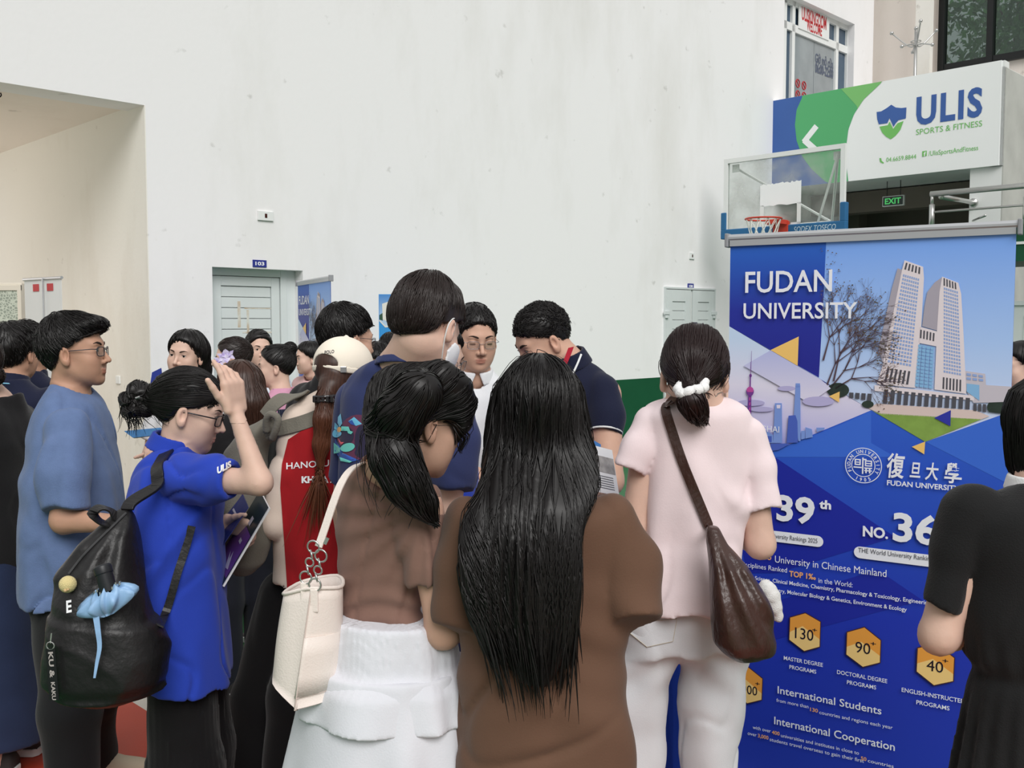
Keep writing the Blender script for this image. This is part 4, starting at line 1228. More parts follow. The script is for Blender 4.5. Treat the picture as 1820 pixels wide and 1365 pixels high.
class Loft:
    """stack of horizontal rounded slices; every slice: z, centre, half width across, half depth"""
    def __init__(self, st, yaw, ex=2.3, smooth=2, ruff=None):
        st = sorted(st, key=lambda s: s[0])
        z = np.array([s[0] for s in st]); A = np.array([[s[1][0], s[1][1], s[2], s[3]] for s in st])
        zz = np.linspace(z[0], z[-1], 90)
        D = np.stack([np.interp(zz, z, A[:, i]) for i in range(4)], 1)
        for _ in range(smooth):
            E = D.copy(); E[1:-1] = 0.25 * D[:-2] + 0.5 * D[1:-1] + 0.25 * D[2:]; D = E
        self.z, self.D = zz, D
        self.slope = np.maximum(np.abs(np.gradient(D[:, 2], zz)), np.abs(np.gradient(D[:, 3], zz)))
        self.F = np.array((math.cos(yaw), math.sin(yaw)), F4); self.R = np.array((math.sin(yaw), -math.cos(yaw)), F4)
        self.ex = ex; self.ruff = ruff
    def at(self, z):
        return [float(np.interp(z, self.z, self.D[:, i])) for i in range(4)]
    def point(self, z, u, v):
        c = self.at(z)
        return np.array((c[0] + self.R[0] * u * c[2] + self.F[0] * v * c[3], c[1] + self.R[1] * u * c[2] + self.F[1] * v * c[3], z))
    def __call__(self, P, grow=0.0, z0=None, z1=None):
        z = np.clip(P[:, 2], self.z[0], self.z[-1])
        cx, cy, a, b = (np.interp(z, self.z, self.D[:, i]).astype(F4) for i in range(4))
        sl = np.interp(z, self.z, self.slope)
        X = P[:, 0] - cx; Y = P[:, 1] - cy
        u = X * self.R[0] + Y * self.R[1]; v = X * self.F[0] + Y * self.F[1]
        a = a + grow; b = b + grow
        if self.ruff is not None:
            n, amp, ph = self.ruff
            th = np.arctan2(v / b, u / a)
            t = np.clip((self.z[-1] - z) / (self.z[-1] - self.z[0]), 0, 1)
            w = 1 + amp * t * (np.sin(n * th + ph + 1.3 * np.sin(3 * th + ph)) + 0.5 * np.sin((n * 0.47) * th + 2 * ph))
            a = a * w; b = b * w
        e = self.ex
        k = (np.abs(u / a) ** e + np.abs(v / b) ** e) ** (1 / e)
        rr = np.sqrt(u * u + v * v) + 1e-6
        d = (k - 1) * np.minimum(rr / np.maximum(k, 1e-3), np.maximum(a, b)) 
        d = np.where(k < 0.3, (k - 1) * np.minimum(a, b), d)
        d = d / np.sqrt(1 + np.minimum(sl, 2.5) ** 2)
        lo = self.z[0] if z0 is None else z0; hi = self.z[-1] if z1 is None else z1
        return np.maximum(d, np.maximum(lo - P[:, 2], P[:, 2] - hi))

def vnoise(P, s, seed=0):
    """cheap smooth pseudo noise in about -1..1"""
    r = np.random.default_rng(seed)
    out = 0
    for i in range(4):
        w = r.normal(size=3); w /= np.linalg.norm(w)
        w2 = r.normal(size=3); w2 /= np.linalg.norm(w2)
        out = out + np.sin((P @ (w * s).astype(F4)) + 1.7 * np.sin(P @ (w2 * s * 0.63).astype(F4) + r.uniform(0, 6)) + r.uniform(0, 6))
    return out / 4

def grad(f, P, h=0.002):
    g = np.empty_like(P)
    for i in range(3):
        e_ = np.zeros(3, F4); e_[i] = h
        g[:, i] = f(P + e_) - f(P - e_)
    return g / (np.linalg.norm(g, axis=1)[:, None] + 1e-9)

def sdf_arrays(f, lo, hi, h, slack=1.5, B=8):
    lo = np.asarray(lo, float); hi = np.asarray(hi, float)
    nb = np.maximum(1, np.ceil((hi - lo) / (h * B)).astype(int))
    n = nb * B + 1
    bc = np.stack(np.meshgrid(*[np.arange(k) for k in nb], indexing='ij'), -1).reshape(-1, 3)
    ctr = (lo + (bc + 0.5) * B * h).astype(F4)
    dv = f(ctr)
    act = np.abs(dv) < slack * 0.866 * B * h + 0.02
    val = np.repeat(np.repeat(np.repeat(dv.reshape(nb), B, 0), B, 1), B, 2)
    val = np.pad(val, ((0, 1),) * 3, mode='edge').astype(F4)
    loc = np.stack(np.meshgrid(*[np.arange(B + 1)] * 3, indexing='ij'), -1).reshape(-1, 3)
    ab = bc[act]
    mask = np.zeros(n, bool)
    idx = (ab[:, None, :] * B + loc[None]).reshape(-1, 3)
    mask[idx[:, 0], idx[:, 1], idx[:, 2]] = True
    I = np.argwhere(mask)
    pts = (lo + I * h).astype(F4)
    out = np.empty(len(pts), F4)
    CH = 400000
    for s in range(0, len(pts), CH):
        out[s:s + CH] = f(pts[s:s + CH])
    out[out == 0] = 1e-7
    val[I[:, 0], I[:, 1], I[:, 2]] = out
    ins = val < 0
    # close the surface at the border of the box
    ins[0] = ins[-1] = False; ins[:, 0] = ins[:, -1] = False; ins[:, :, 0] = ins[:, :, -1] = False
    val = np.where(ins, val, np.abs(val) + 1e-7)
    c = np.zeros(n - 1, np.int8)
    for dx in (0, 1):
        for dy in (0, 1):
            for dz in (0, 1):
                c += ins[dx:n[0] - 1 + dx, dy:n[1] - 1 + dy, dz:n[2] - 1 + dz]
    cells = np.argwhere((c > 0) & (c < 8))
    M = len(cells)
    cid = np.full(n - 1, -1, np.int32); cid[cells[:, 0], cells[:, 1], cells[:, 2]] = np.arange(M)
    cor = np.array([(x, y, z) for x in (0, 1) for y in (0, 1) for z in (0, 1)])
    cv = np.stack([val[cells[:, 0] + q[0], cells[:, 1] + q[1], cells[:, 2] + q[2]] for q in cor], 1)
    acc = np.zeros((M, 3)); cnt = np.zeros(M)
    for i in range(8):
        for j in range(i + 1, 8):
            if np.abs(cor[i] - cor[j]).sum() == 1:
                s = (cv[:, i] < 0) != (cv[:, j] < 0)
                t = cv[:, i] / (cv[:, i] - cv[:, j] + 1e-20)
                p = cor[i] + t[:, None] * (cor[j] - cor[i])
                acc[s] += p[s]; cnt[s] += 1
    V = lo + (cells + acc / cnt[:, None]) * h
    FQ = []
    for ax in range(3):
        sl0 = [slice(None)] * 3; sl1 = [slice(None)] * 3
        sl0[ax] = slice(0, n[ax] - 1); sl1[ax] = slice(1, n[ax])
        a0 = ins[tuple(sl0)]; a1 = ins[tuple(sl1)]
        E = np.argwhere(a0 != a1)
        o1, o2 = [(1, 2), (2, 0), (0, 1)][ax]
        ok = (E[:, o1] > 0) & (E[:, o2] > 0) & (E[:, o1] < n[o1] - 1) & (E[:, o2] < n[o2] - 1)
        E = E[ok]
        fl = a0[E[:, 0], E[:, 1], E[:, 2]]
        q = []
        for (d1, d2) in ((-1, -1), (0, -1), (0, 0), (-1, 0)):
            C = E.copy(); C[:, o1] += d1; C[:, o2] += d2
            q.append(cid[C[:, 0], C[:, 1], C[:, 2]])
        q = np.stack(q, 1)
        q[~fl] = q[~fl][:, ::-1]
        FQ.append(q)
    FQ = np.vstack(FQ)
    return V, FQ

def relax(V, FQ, n=1, lam=0.5):
    e0 = np.concatenate([FQ[:, [0, 1]], FQ[:, [1, 2]], FQ[:, [2, 3]], FQ[:, [3, 0]]])
    for _ in range(n):
        s = np.zeros_like(V); c = np.zeros(len(V))
        for i in range(3):
            s[:, i] = np.bincount(e0[:, 0], V[e0[:, 1], i], len(V)) + np.bincount(e0[:, 1], V[e0[:, 0], i], len(V))
        c = np.bincount(e0[:, 0], minlength=len(V)) + np.bincount(e0[:, 1], minlength=len(V))
        V = V + lam * (s / np.maximum(c, 1)[:, None] - V)
    return V

def mesh_from(name, V, FQ, mats, parent=None, smooth=True, mi=None, color=None):
    """FQ: quads (N,4) array, or list of arrays of different widths"""
    me = bpy.data.meshes.new(name)
    arrs = FQ if isinstance(FQ, list) else [FQ]
    nl = sum(a.size for a in arrs); npoly = sum(len(a) for a in arrs)
    me.vertices.add(len(V)); me.vertices.foreach_set('co', np.ascontiguousarray(V, dtype=np.float32).ravel())
    me.loops.add(nl); me.loops.foreach_set('vertex_index', np.concatenate([a.ravel() for a in arrs]).astype(np.int32))
    me.polygons.add(npoly)
    tot = np.concatenate([np.full(len(a), a.shape[1], np.int32) for a in arrs])
    st = np.concatenate([[0], np.cumsum(tot)[:-1]]).astype(np.int32)
    me.polygons.foreach_set('loop_start', st)
    try: me.polygons.foreach_set('loop_total', tot)
    except Exception: pass
    me.update(calc_edges=True)
    me.validate()
    for m in (mats if isinstance(mats, (list, tuple)) else [mats]): me.materials.append(m)
    if mi is not None: me.polygons.foreach_set('material_index', np.asarray(mi, np.int32))
    if smooth: me.polygons.foreach_set('use_smooth', np.ones(len(me.polygons), bool))
    if color is not None:
        at = me.color_attributes.new('tone', 'FLOAT_COLOR', 'POINT')
        at.data.foreach_set('color', np.hstack([color, np.ones((len(color), 1))]).astype(np.float32).ravel())
    me.update()
    o = bpy.data.objects.new(name, me)
    COL.objects.link(o)
    if parent is not None:
        o.parent = parent
        o.matrix_parent_inverse = parent.matrix_world.inverted()
    return o

def bounds_of(f, c, r, h=0.04):
    """bounding box of the inside of f, searched on a coarse grid around c"""
    c = np.asarray(c, float); r = np.broadcast_to(np.asarray(r, float), (3,))
    g = [np.arange(c[i] - r[i], c[i] + r[i] + h, h) for i in range(3)]
    P = np.stack(np.meshgrid(*g, indexing='ij'), -1).reshape(-1, 3).astype(F4)
    I = P[f(P) < h * 0.9]
    if not len(I): return c - 0.1, c + 0.1
    return I.min(0) - h, I.max(0) + h

def sdf_object(name, f, c, r, h, mats, parent, smoothn=1, mi_fn=None, color_fn=None):
    lo, hi = bounds_of(f, c, r)
    V, FQ = sdf_arrays(f, lo, hi, h)
    if smoothn: V = relax(V, FQ, smoothn, 0.5)
    mi = None
    if mi_fn is not None: mi = mi_fn(V[FQ].mean(1))
    col = color_fn(V) if color_fn is not None else None
    return mesh_from(name, V, FQ, mats, parent, True, mi, col)

# -------------------------------------------------- strands of hair laid over an implicit volume
def strands(f, roots, dirfn, length, steps=14, off=None, stick=0.9, seed=0, jitter=0.15, zfree=-9):
    """trace strands over the surface of f; returns (N, steps+1, 3)"""
    r = np.random.default_rng(seed)
    P = roots.astype(F4).copy(); N = len(P)
    length = np.broadcast_to(np.asarray(length, F4), (N,))
    off = np.broadcast_to(np.asarray(0.001 if off is None else off, F4), (N,))
    out = [P.copy()]
    v = None
    jit = r.normal(size=(N, 3)).astype(F4) * jitter
    for s in range(steps):
        t = s / steps
        d = f(P); g = grad(f, P)
        st = (stick(t) if callable(stick) else stick) * np.clip((P[:, 2] - zfree) / 0.06, 0, 1)
        D = dirfn(P, t, g) + jit
        D = D - g * ((D * g).sum(1) * st)[:, None]
        D /= np.linalg.norm(D, axis=1)[:, None] + 1e-9
        v = D if v is None else 0.45 * v + 0.55 * D
        v = v / (np.linalg.norm(v, axis=1)[:, None] + 1e-9)
        P = P + v * (length / steps)[:, None]
        d = f(P); g = grad(f, P)
        e_ = d - off
        P = P - g * np.where(e_ < 0, e_ * (P[:, 2] > zfree), e_ * st)[:, None]
        out.append(P.copy())
    return np.stack(out, 1)

def strand_mesh(S_, r0, r1=0.0003, sides=3, peak=0.35):
    """tapered prisms along strands; r0 root radius array or number"""
    N, K, _ = S_.shape
    r0 = np.broadcast_to(np.asarray(r0, float), (N,))
    T_ = np.gradient(S_, axis=1); T_ /= np.linalg.norm(T_, axis=2)[..., None] + 1e-9
    ref = np.where(np.abs(T_[..., 2:3]) < 0.9, np.array((0, 0, 1.0)), np.array((1.0, 0, 0)))
    ref = np.broadcast_to(np.array((0.37, 0.52, 0.77)), T_.shape)
    A = np.cross(T_, ref); A /= np.linalg.norm(A, axis=2)[..., None] + 1e-9
    Bn = np.cross(T_, A)
    t = np.linspace(0, 1, K)
    prof = np.where(t < peak, 0.6 + 0.4 * t / peak, np.maximum(0, 1 - ((t - peak) / (1 - peak)) ** 1.6))
    rad = r0[:, None] * prof[None] + r1
    V = []
    for k in range(sides):
        q = 2 * math.pi * k / sides
        V.append(S_ + rad[..., None] * (math.cos(q) * A + math.sin(q) * Bn))
    V = np.stack(V, 2)                                  # N K sides 3
    base = (np.arange(N) * K * sides)[:, None, None]
    i = np.arange(K - 1)[None, :, None] * sides
    k = np.arange(sides)[None, None, :]; k2 = (k + 1) % sides
    q = np.stack([base + i + k, base + i + k2, base + i + sides + k2, base + i + sides + k], -1).reshape(-1, 4)
    return V.reshape(-1, 3), q

def merge(parts):
    V = []; Fs = []; n = 0
    for v, q in parts:
        V.append(v); Fs.append(q + n); n += len(v)
    return np.vstack(V), np.vstack(Fs)
# ---------------------------------------------------------------- people
def skin_mat(name, col):
    return mat('skin_' + name, col, 0.55, 0.35, var=0.10, vscale=22, bump=0.04, bscale=220, attr='tone', sss=0.06)
SK_L = skin_mat('fair', (220, 184, 166)); SK_M = skin_mat('tan', (208, 166, 144)); SK_D = skin_mat('brown', (192, 148, 124))
def hair_mat(name, col, rough=0.42):
    m = mat('hair_' + name, col, rough, 0.36, attr='tone')
    b = m.node_tree.nodes['Principled BSDF']
    b.inputs['Anisotropic'].default_value = 0.4
    return m
HR_K = hair_mat('black', (22, 19, 19)); HR_B = hair_mat('dark_brown', (42, 33, 31)); HR_R = hair_mat('brown', (62, 40, 32))
def cloth(name, col, bump=0.12, bscale=260, rough=0.85, **k):
    k.setdefault('var', 0.08); k.setdefault('vscale', 9)
    return mat('cloth_' + name, col, rough, 0.15, bump=bump, bscale=bscale, sheen=0.12, **k)
M_brow = mat('brow_dark', (58, 47, 43), 0.8, 0.1)
M_eyew = mat('eye_white', (222, 214, 208), 0.25, 0.5); M_iris = mat('iris_dark', (34, 24, 20), 0.15, 0.6)
M_lash = mat('lash_dark', (30, 22, 22), 0.7, 0.2)
lens = bpy.data.materials.new('lens_glass'); lens.use_nodes = True
_n = lens.node_tree; _tr = _n.nodes.new('ShaderNodeBsdfTransparent'); _gg = _n.nodes.new('ShaderNodeBsdfGlossy'); _gg.inputs['Roughness'].default_value = 0.03
_tr.inputs[0].default_value = (0.94, 0.95, 0.96, 1); _ms = _n.nodes.new('ShaderNodeMixShader'); _ms.inputs[0].default_value = 0.08
_n.links.new(_tr.outputs[0], _ms.inputs[1]); _n.links.new(_gg.outputs[0], _ms.inputs[2]); _n.links.new(_ms.outputs[0], _n.nodes['Material Output'].inputs[0])

D2R = math.pi / 180
class Head:
    """frame with its origin inside the head at eye height: x right, y forward, z up"""
    def __init__(self, anchor, px, py, d, yaw, pitch=0, roll=0, s=1.0, wide=1.0, p3=None):
        y, p, r = yaw * D2R, pitch * D2R, roll * D2R
        F = np.array((math.cos(y) * math.cos(p), math.sin(y) * math.cos(p), -math.sin(p)))
        R = np.array((math.sin(y), -math.cos(y), 0.0))
        U = np.cross(R, F)
        R, U = R * math.cos(r) + U * math.sin(r), U * math.cos(r) - R * math.sin(r)
        self.M = np.stack([R, F, U], 1); self.s = s; self.wide = wide; self.yaw = y
        self.R, self.F, self.U = R, F, U
        tgt = p3 if p3 is not None else Wp(px, py, d)
        self.c = tgt - self.M @ (np.array(anchor) * s)
    def loc(self, P):
        return ((P - self.c.astype(F4)) @ self.M.astype(F4)) / F4(self.s)
    def w(self, x, y, z):
        return self.c + self.M @ (np.array((x, y, z)) * self.s)
EAR_R = (0.078, -0.004, -0.018); EAR_L = (-0.078, -0.004, -0.018); TOP = (0, -0.016, 0.122); NOSE = (0, 0.113, -0.038); EYES = (0, 0.085, 0)

def head_sdf(L, open_=0.008, male=True):
    d = sd_ell(L, (0, -0.012, 0.022), (0.073, 0.094, 0.089))
    d = smin(d, sd_ell(L, (0, 0.026, -0.036), (0.060, 0.058, 0.080)), 0.03)
    jw = 0.050 if male else 0.046
    X = L.copy(); X[:, 0] = np.abs(X[:, 0])
    d = smin(d, sd_cone(X, (jw, -0.004, -0.060), (0.016, 0.064, -0.099), 0.015, 0.013), 0.03)
    d = smin(d, sd_sphere(L, (0, 0.071, -0.101), 0.0145), 0.02)
    d = smin(d, sd_cone(X, (0.0, 0.0755, 0.017), (0.036, 0.070, 0.018), 0.0105, 0.010), 0.02)
    d = smin(d, sd_sphere(X, (0.039, 0.058, -0.033), 0.022), 0.028)
    d = smin(d, sd_ell(X, (0.028, 0.044, -0.066), (0.026, 0.034, 0.030)), 0.03)
    d = smax(d, -sd_ell(X, (0.032, 0.096, 0.001), (0.019, 0.0175, 0.0105)), 0.012)
    d = smin(d, sd_cone(L, (0, 0.081, 0.004), (0, 0.1055, -0.036), 0.0058, 0.0090), 0.013)
    d = smin(d, sd_sphere(X, (0.0115, 0.0925, -0.0415), 0.0072), 0.008)
    lid = sd_sphere(X, (0.0315, 0.0705, -0.001), 0.0142)
    if open_ > 0:
        lid = np.maximum(lid, -sd_ell(X, (0.0315, 0.088, -0.0015), (0.0128, 0.012, open_ / 2)))
    d = smin(d, lid, 0.004)
    d = smin(d, sd_ell(L, (0, 0.0840, -0.0665), (0.0205, 0.0090, 0.0048)), 0.008)
    d = smin(d, sd_ell(L, (0, 0.0835, -0.0760), (0.0175, 0.0088, 0.0058)), 0.008)
    d = smax(d, -sd_ell(L, (0, 0.0955, -0.0710), (0.0210, 0.006, 0.0011)), 0.003)
    ear = sd_ell(X, (0.079, -0.008, -0.016), (0.0085, 0.0165, 0.030))
    ear = smin(ear, sd_ell(X, (0.0785, -0.002, -0.038), (0.0075, 0.010, 0.013)), 0.008)
    ear = smax(ear, -sd_ell(X, (0.0890, -0.003, -0.013), (0.0115, 0.0090, 0.0175)), 0.003)
    d = smin(d, ear, 0.006)
    return d

def head_tone(L):
    """lips a little redder, ears and cheeks a little pinker"""
    c = np.ones((len(L), 3))
    lip = np.minimum(sd_ell(L, (0, 0.0875, -0.0665), (0.0205, 0.0095, 0.0055)), sd_ell(L, (0, 0.0865, -0.0760), (0.0180, 0.0095, 0.0062)))
    m = np.clip(1 - (lip + 0.0005) / 0.002, 0, 1)[:, None]
    c = c * (1 - m) + m * np.array((0.84, 0.62, 0.62))
    X = np.abs(L[:, 0])
    m = (np.exp(-(((X - 0.042) / 0.02) ** 2 + ((L[:, 1] - 0.07) / 0.03) ** 2 + ((L[:, 2] + 0.035) / 0.02) ** 2)) * 0.10)[:, None]
    m2 = (np.clip((X - 0.073) / 0.008, 0, 1) * (np.abs(L[:, 2] + 0.018) < 0.04) * 0.3)[:, None]
    m = np.maximum(m, m2)
    return c * (1 - m) + c * m * np.array((0.99, 0.84, 0.82))

def hand_chains(w, D, N, side=1, s=1.0, curl=(0.35, 0.4, 0.45, 0.5), spread=0.06, thumb=(0.75, 0.62, 0.25), thumb_bend=0.3):
    """palm box and five finger chains. D along the fingers, N out of the palm, thumb on the side D x N * side"""
    D = np.asarray(D, float); D /= np.linalg.norm(D)
    N = np.asarray(N, float); N = N - D * (N @ D); N /= np.linalg.norm(N)
    Sx = np.cross(D, N) * side
    w = np.asarray(w, float)
    ch = []
    for i, (so, ln, r) in enumerate(((0.029, 0.070, 0.0083), (0.0095, 0.079, 0.0085), (-0.0105, 0.073, 0.0082), (-0.0285, 0.057, 0.0073))):
        base = w + s * (Sx * so + D * (0.088 - 0.004 * (i == 3) - 0.003 * (i == 0)))
        pts = [w + s * (Sx * so * 0.6 + D * 0.045), base]
        a = 0.0
        sp = (1.5 - i) * spread
        for seg, f in enumerate((0.45, 0.31, 0.24)):
            a += curl[i] * (1.0, 1.15, 0.8)[seg]
            dr = D * math.cos(a) + N * math.sin(a) + Sx * sp
            pts.append(pts[-1] + dr / np.linalg.norm(dr) * ln * f * s)
        ch.append((pts, [0.011 * s, r * 1.08 * s, r * s, r * 0.92 * s, r * 0.78 * s]))
    b = w + s * (Sx * 0.022 + D * 0.022 + N * 0.004)
    t1 = Sx * thumb[0] + D * thumb[1] + N * thumb[2]; t1 /= np.linalg.norm(t1)
    t2 = t1 + D * thumb_bend; t2 /= np.linalg.norm(t2)
    p1 = b + t1 * 0.040 * s; p2 = p1 + t2 * 0.030 * s; p3 = p2 + t2 * 0.024 * s
    ch.append(([b, p1, p2, p3], [0.013 * s, 0.0105 * s, 0.0095 * s, 0.0078 * s]))
    R = np.stack([Sx, D, N], 1)
    return dict(palm=(w + D * 0.046 * s, R, np.array((0.039, 0.047, 0.0135)) * s), chains=ch, wrist=w, tips=[c[0][-1] for c in ch], mid=w + D * 0.09 * s)

def hand_sdf(P, hd):
    d = sd_box(P, hd['palm'][0], hd['palm'][1], hd['palm'][2], 0.012)
    for pts, rad in hd['chains']:
        d = smin(d, sd_chain(P, pts, rad, 0.004), 0.007)
    return d

def arm_fn(pts, rad, k=0.02):
    pts = [np.asarray(p, float) for p in pts]
    return lambda P: sd_chain(P, pts, rad, k)

def union(fs, k):
    def f(P):
        d = fs[0](P)
        for g in fs[1:]:
            d = smin(d, g(P), k)
        return d
    return f

PEOPLE = []
class Person:
    def __init__(self, label, x, y, group=None):
        self.root = empty('person', (x, y, 0), label, 'person', group)
        self.x, self.y = x, y
        self.cover = []
        PEOPLE.append(self)
    def body(self, head, neck, torso, arms=(), hands=(), legs=(), skin=SK_M, hh=0.0034, hb=0.011, open_=0.008, male=True, neck_r=None, extra=None):
        """one continuous skin: head, neck, trunk, limbs"""
        nr = neck_r or (0.054 if male else 0.046)
        top = head.w(0, -0.020, -0.055)
        fs = []
        tl = [lambda P: torso(P, -0.020)] + [arm_fn(pts, rad, 0.03) for pts, rad in legs]
        for pts, rad in arms: fs.append(arm_fn(pts, rad))
        def trunk(P):
            d = tl[0](P)
            for g in tl[1:]: d = smin(d, g(P), 0.03)
            if self.cover:
                # skin stays a little inside the clothes that cover it
                g = np.full(len(P), 9, F4)
                for fn, zl in self.cover: g = np.minimum(g, fn(P))
                zl = min(c[1] for c in self.cover)
                d = np.where(P[:, 2] > zl + 0.012, np.maximum(d, g + 0.008), d)
            return d
        fs.append(trunk)
        neck = np.asarray(neck, float)
        def f(P):
            d = smin(head.s * head_sdf(head.loc(P), open_, male), sd_cone(P, top, neck, nr, nr * 1.12), 0.022)
            for g in fs: d = smin(d, g(P), 0.035)
            for hd in hands: d = smin(d, hand_sdf(P, hd), 0.012)
            return d
        self.head = head; self.fbody = f
        self.todo = lambda: self._mesh_body(f, head, hands, skin, hh, hb)
    def _mesh_body(self, f, head, hands, skin, hh, hb):
        parts = []
        boxes = []
        s = head.s
        hc = head.w(0, 0.005, -0.005)
        boxes.append((hc - 0.155 * s, hc + 0.155 * s, hh))
        for hd in hands:
            q = np.vstack([hd['wrist'][None]] + [np.array(c[0]) for c in hd['chains']])
            boxes.append((q.min(0) - 0.03, q.max(0) + 0.03, min(hh, 0.003)))
        for lo, hi, h in boxes:
            V, Q = sdf_arrays(f, lo, hi, h)
            c = V[Q].mean(1)
            keep = np.all((c > lo + 2.2 * h) & (c < hi - 2.2 * h), 1)
            parts.append((relax(V, Q, 1, 0.4), Q[keep]))
        big_lo, big_hi = bounds_of(f, (self.x, self.y, 0.9), (0.8, 0.8, 1.0), 0.045)
        V, Q = sdf_arrays(f, big_lo, big_hi, hb)
        c = V[Q].mean(1)
        keep = np.ones(len(Q), bool)
        for lo, hi, h in boxes:
            m = 3.0 * h + 0.7 * hb
            keep &= ~np.all((c > lo + m) & (c < hi - m), 1)
        parts.append((relax(V, Q, 1, 0.5), Q[keep]))
        V, Q = merge(parts)
        L = head.loc(V.astype(F4))
        near = np.abs(L).max(1) < 0.16
        col = np.ones((len(V), 3)); col[near] = head_tone(L[near])
        used = np.unique(Q); mp = np.full(len(V), -1); mp[used] = np.arange(len(used))
        return mesh_from('body', V[used], mp[Q], skin, self.root, True, color=col[used])
    def face(self, gaze=(0, 1, -0.05), brows=True, closed=False, brow_y=0.0, brow_w=1.0):
        h = self.head
        for sx in (-1, 1):
            if not closed:
                mb = MB()
                c = h.w(sx * 0.0315, 0.0705, -0.001); r = 0.0131 * h.s
                g = h.M @ np.array(gaze, float); g /= np.linalg.norm(g)
                V, F = MB().sphere((0, 0, 0), 1.0, 20, 14).v[0], None
                t = MB().sphere((0, 0, 0), 1.0, 20, 14)
                q = np.array(Vector(g).to_track_quat('Z', 'Y').to_matrix())
                P = t.v[0] @ q.T
                mb.add(c + P * r, t.f)
                for i, fc in enumerate(t.f):
                    m = P[list(fc)].mean(0); m /= np.linalg.norm(m)
                    mb.m[i] = 1 if m @ g > 0.86 else 0
                mb.build('eye', [M_eyew, M_iris], self.root, smooth=True)
            mb = MB()
            z0 = 0.0045 if not closed else -0.0055
            P = [h.w(sx * (0.0315 + 0.0142 * math.sin(a) * 0.95), 0.0705 + 0.0142 * math.cos(a) * 0.97 + 0.0008, z0 - 0.003 * abs(math.sin(a)) ** 2) for a in np.linspace(-1.15, 1.15, 9)]
            mb.tube(P, np.array([0.4, 0.9, 1, 1, 1, 1, 1, 0.9, 0.4]) * 0.0011 * h.s, 5)
            mb.build('eyelash', M_lash, self.root)
            if brows:
                mb = MB()
                P = [h.w(sx * x, y, z + brow_y) for x, y, z in ((0.013, 0.0868, 0.0175), (0.024, 0.086, 0.0215), (0.036, 0.0815, 0.0235), (0.046, 0.073, 0.0205))]
                P = spline(P, 4)
                P = np.array([self.surface(p, 0.0004) for p in P])
                mb.tube(P, np.interp(np.linspace(0, 1, len(P)), [0, 0.2, 0.6, 1], [0.0022, 0.0034, 0.003, 0.0008]) * h.s * brow_w, 6, up=h.F, flat=0.45)
                mb.build('eyebrow', M_brow, self.root, smooth=True)
    def surface(self, p, off=0.0, f=None):
        f = f or self.fbody
        P = np.asarray(p, F4).reshape(1, 3)
        for _ in range(5):
            P = P - grad(f, P) * (f(P) - off)[:, None]
        return P[0].astype(float)
    def glasses(self, m, r=0.0011, w=0.0225, hgt=0.0165, low=0.0, name='eyeglasses', rimless=False):
        h = self.head
        mb = MB()
        y0 = 0.0965
        for sx in (-1, 1):
            P = []
            for t in np.linspace(0, 2 * math.pi, 24, endpoint=False):
                ct, st_ = math.cos(t), math.sin(t)
                e_ = 0.55
                P.append(h.w(sx * 0.033 + w * np.sign(ct) * abs(ct) ** e_, y0 - 0.010 * ((0.033 + sx * w * np.sign(ct) * abs(ct) ** e_) / 0.055) ** 2 * (1 if True else 0), -0.004 + low + hgt * np.sign(st_) * abs(st_) ** e_))
            mb.tube(P, r * h.s, 6, closed=True)
            mb.tube([h.w(sx * (0.033 + w), y0 - 0.010, 0.004 + low), h.w(sx * 0.071, 0.075, 0.005 + low), h.w(sx * 0.0775, 0.01, 0.002 + low), h.w(sx * 0.0785, -0.012, -0.006)], r * 1.1 * h.s, 6)
        mb.tube([h.w(-0.0115, y0 - 0.001, 0.0 + low), h.w(0, y0 + 0.003, 0.003 + low), h.w(0.0115, y0 - 0.001, 0.0 + low)], r * h.s, 6)
        g = mb.build(name, m, self.root, smooth=True)
        for sx in (-1, 1):
            mb = MB(); P = []
            for t in np.linspace(0, 2 * math.pi, 24, endpoint=False):
                ct, st_ = math.cos(t), math.sin(t)
                x = w * np.sign(ct) * abs(ct) ** 0.55
                P.append(h.w(sx * 0.033 + x, y0 - 0.010 * ((0.033 + sx * x) / 0.055) ** 2, -0.004 + low + hgt * np.sign(st_) * abs(st_) ** 0.55))
            mb.prism(P, -h.F * 0.0012)
            mb.build('lens', lens, g)
    def garment(self, name, f, m, h=0.0065, c=None, r=(0.6, 0.6, 0.9), mi_fn=None, smoothn=1, color_fn=None):
        c = (self.x, self.y, 1.0) if c is None else c
        return sdf_object(name, f, c, r, h, m, self.root, smoothn, mi_fn, color_fn)
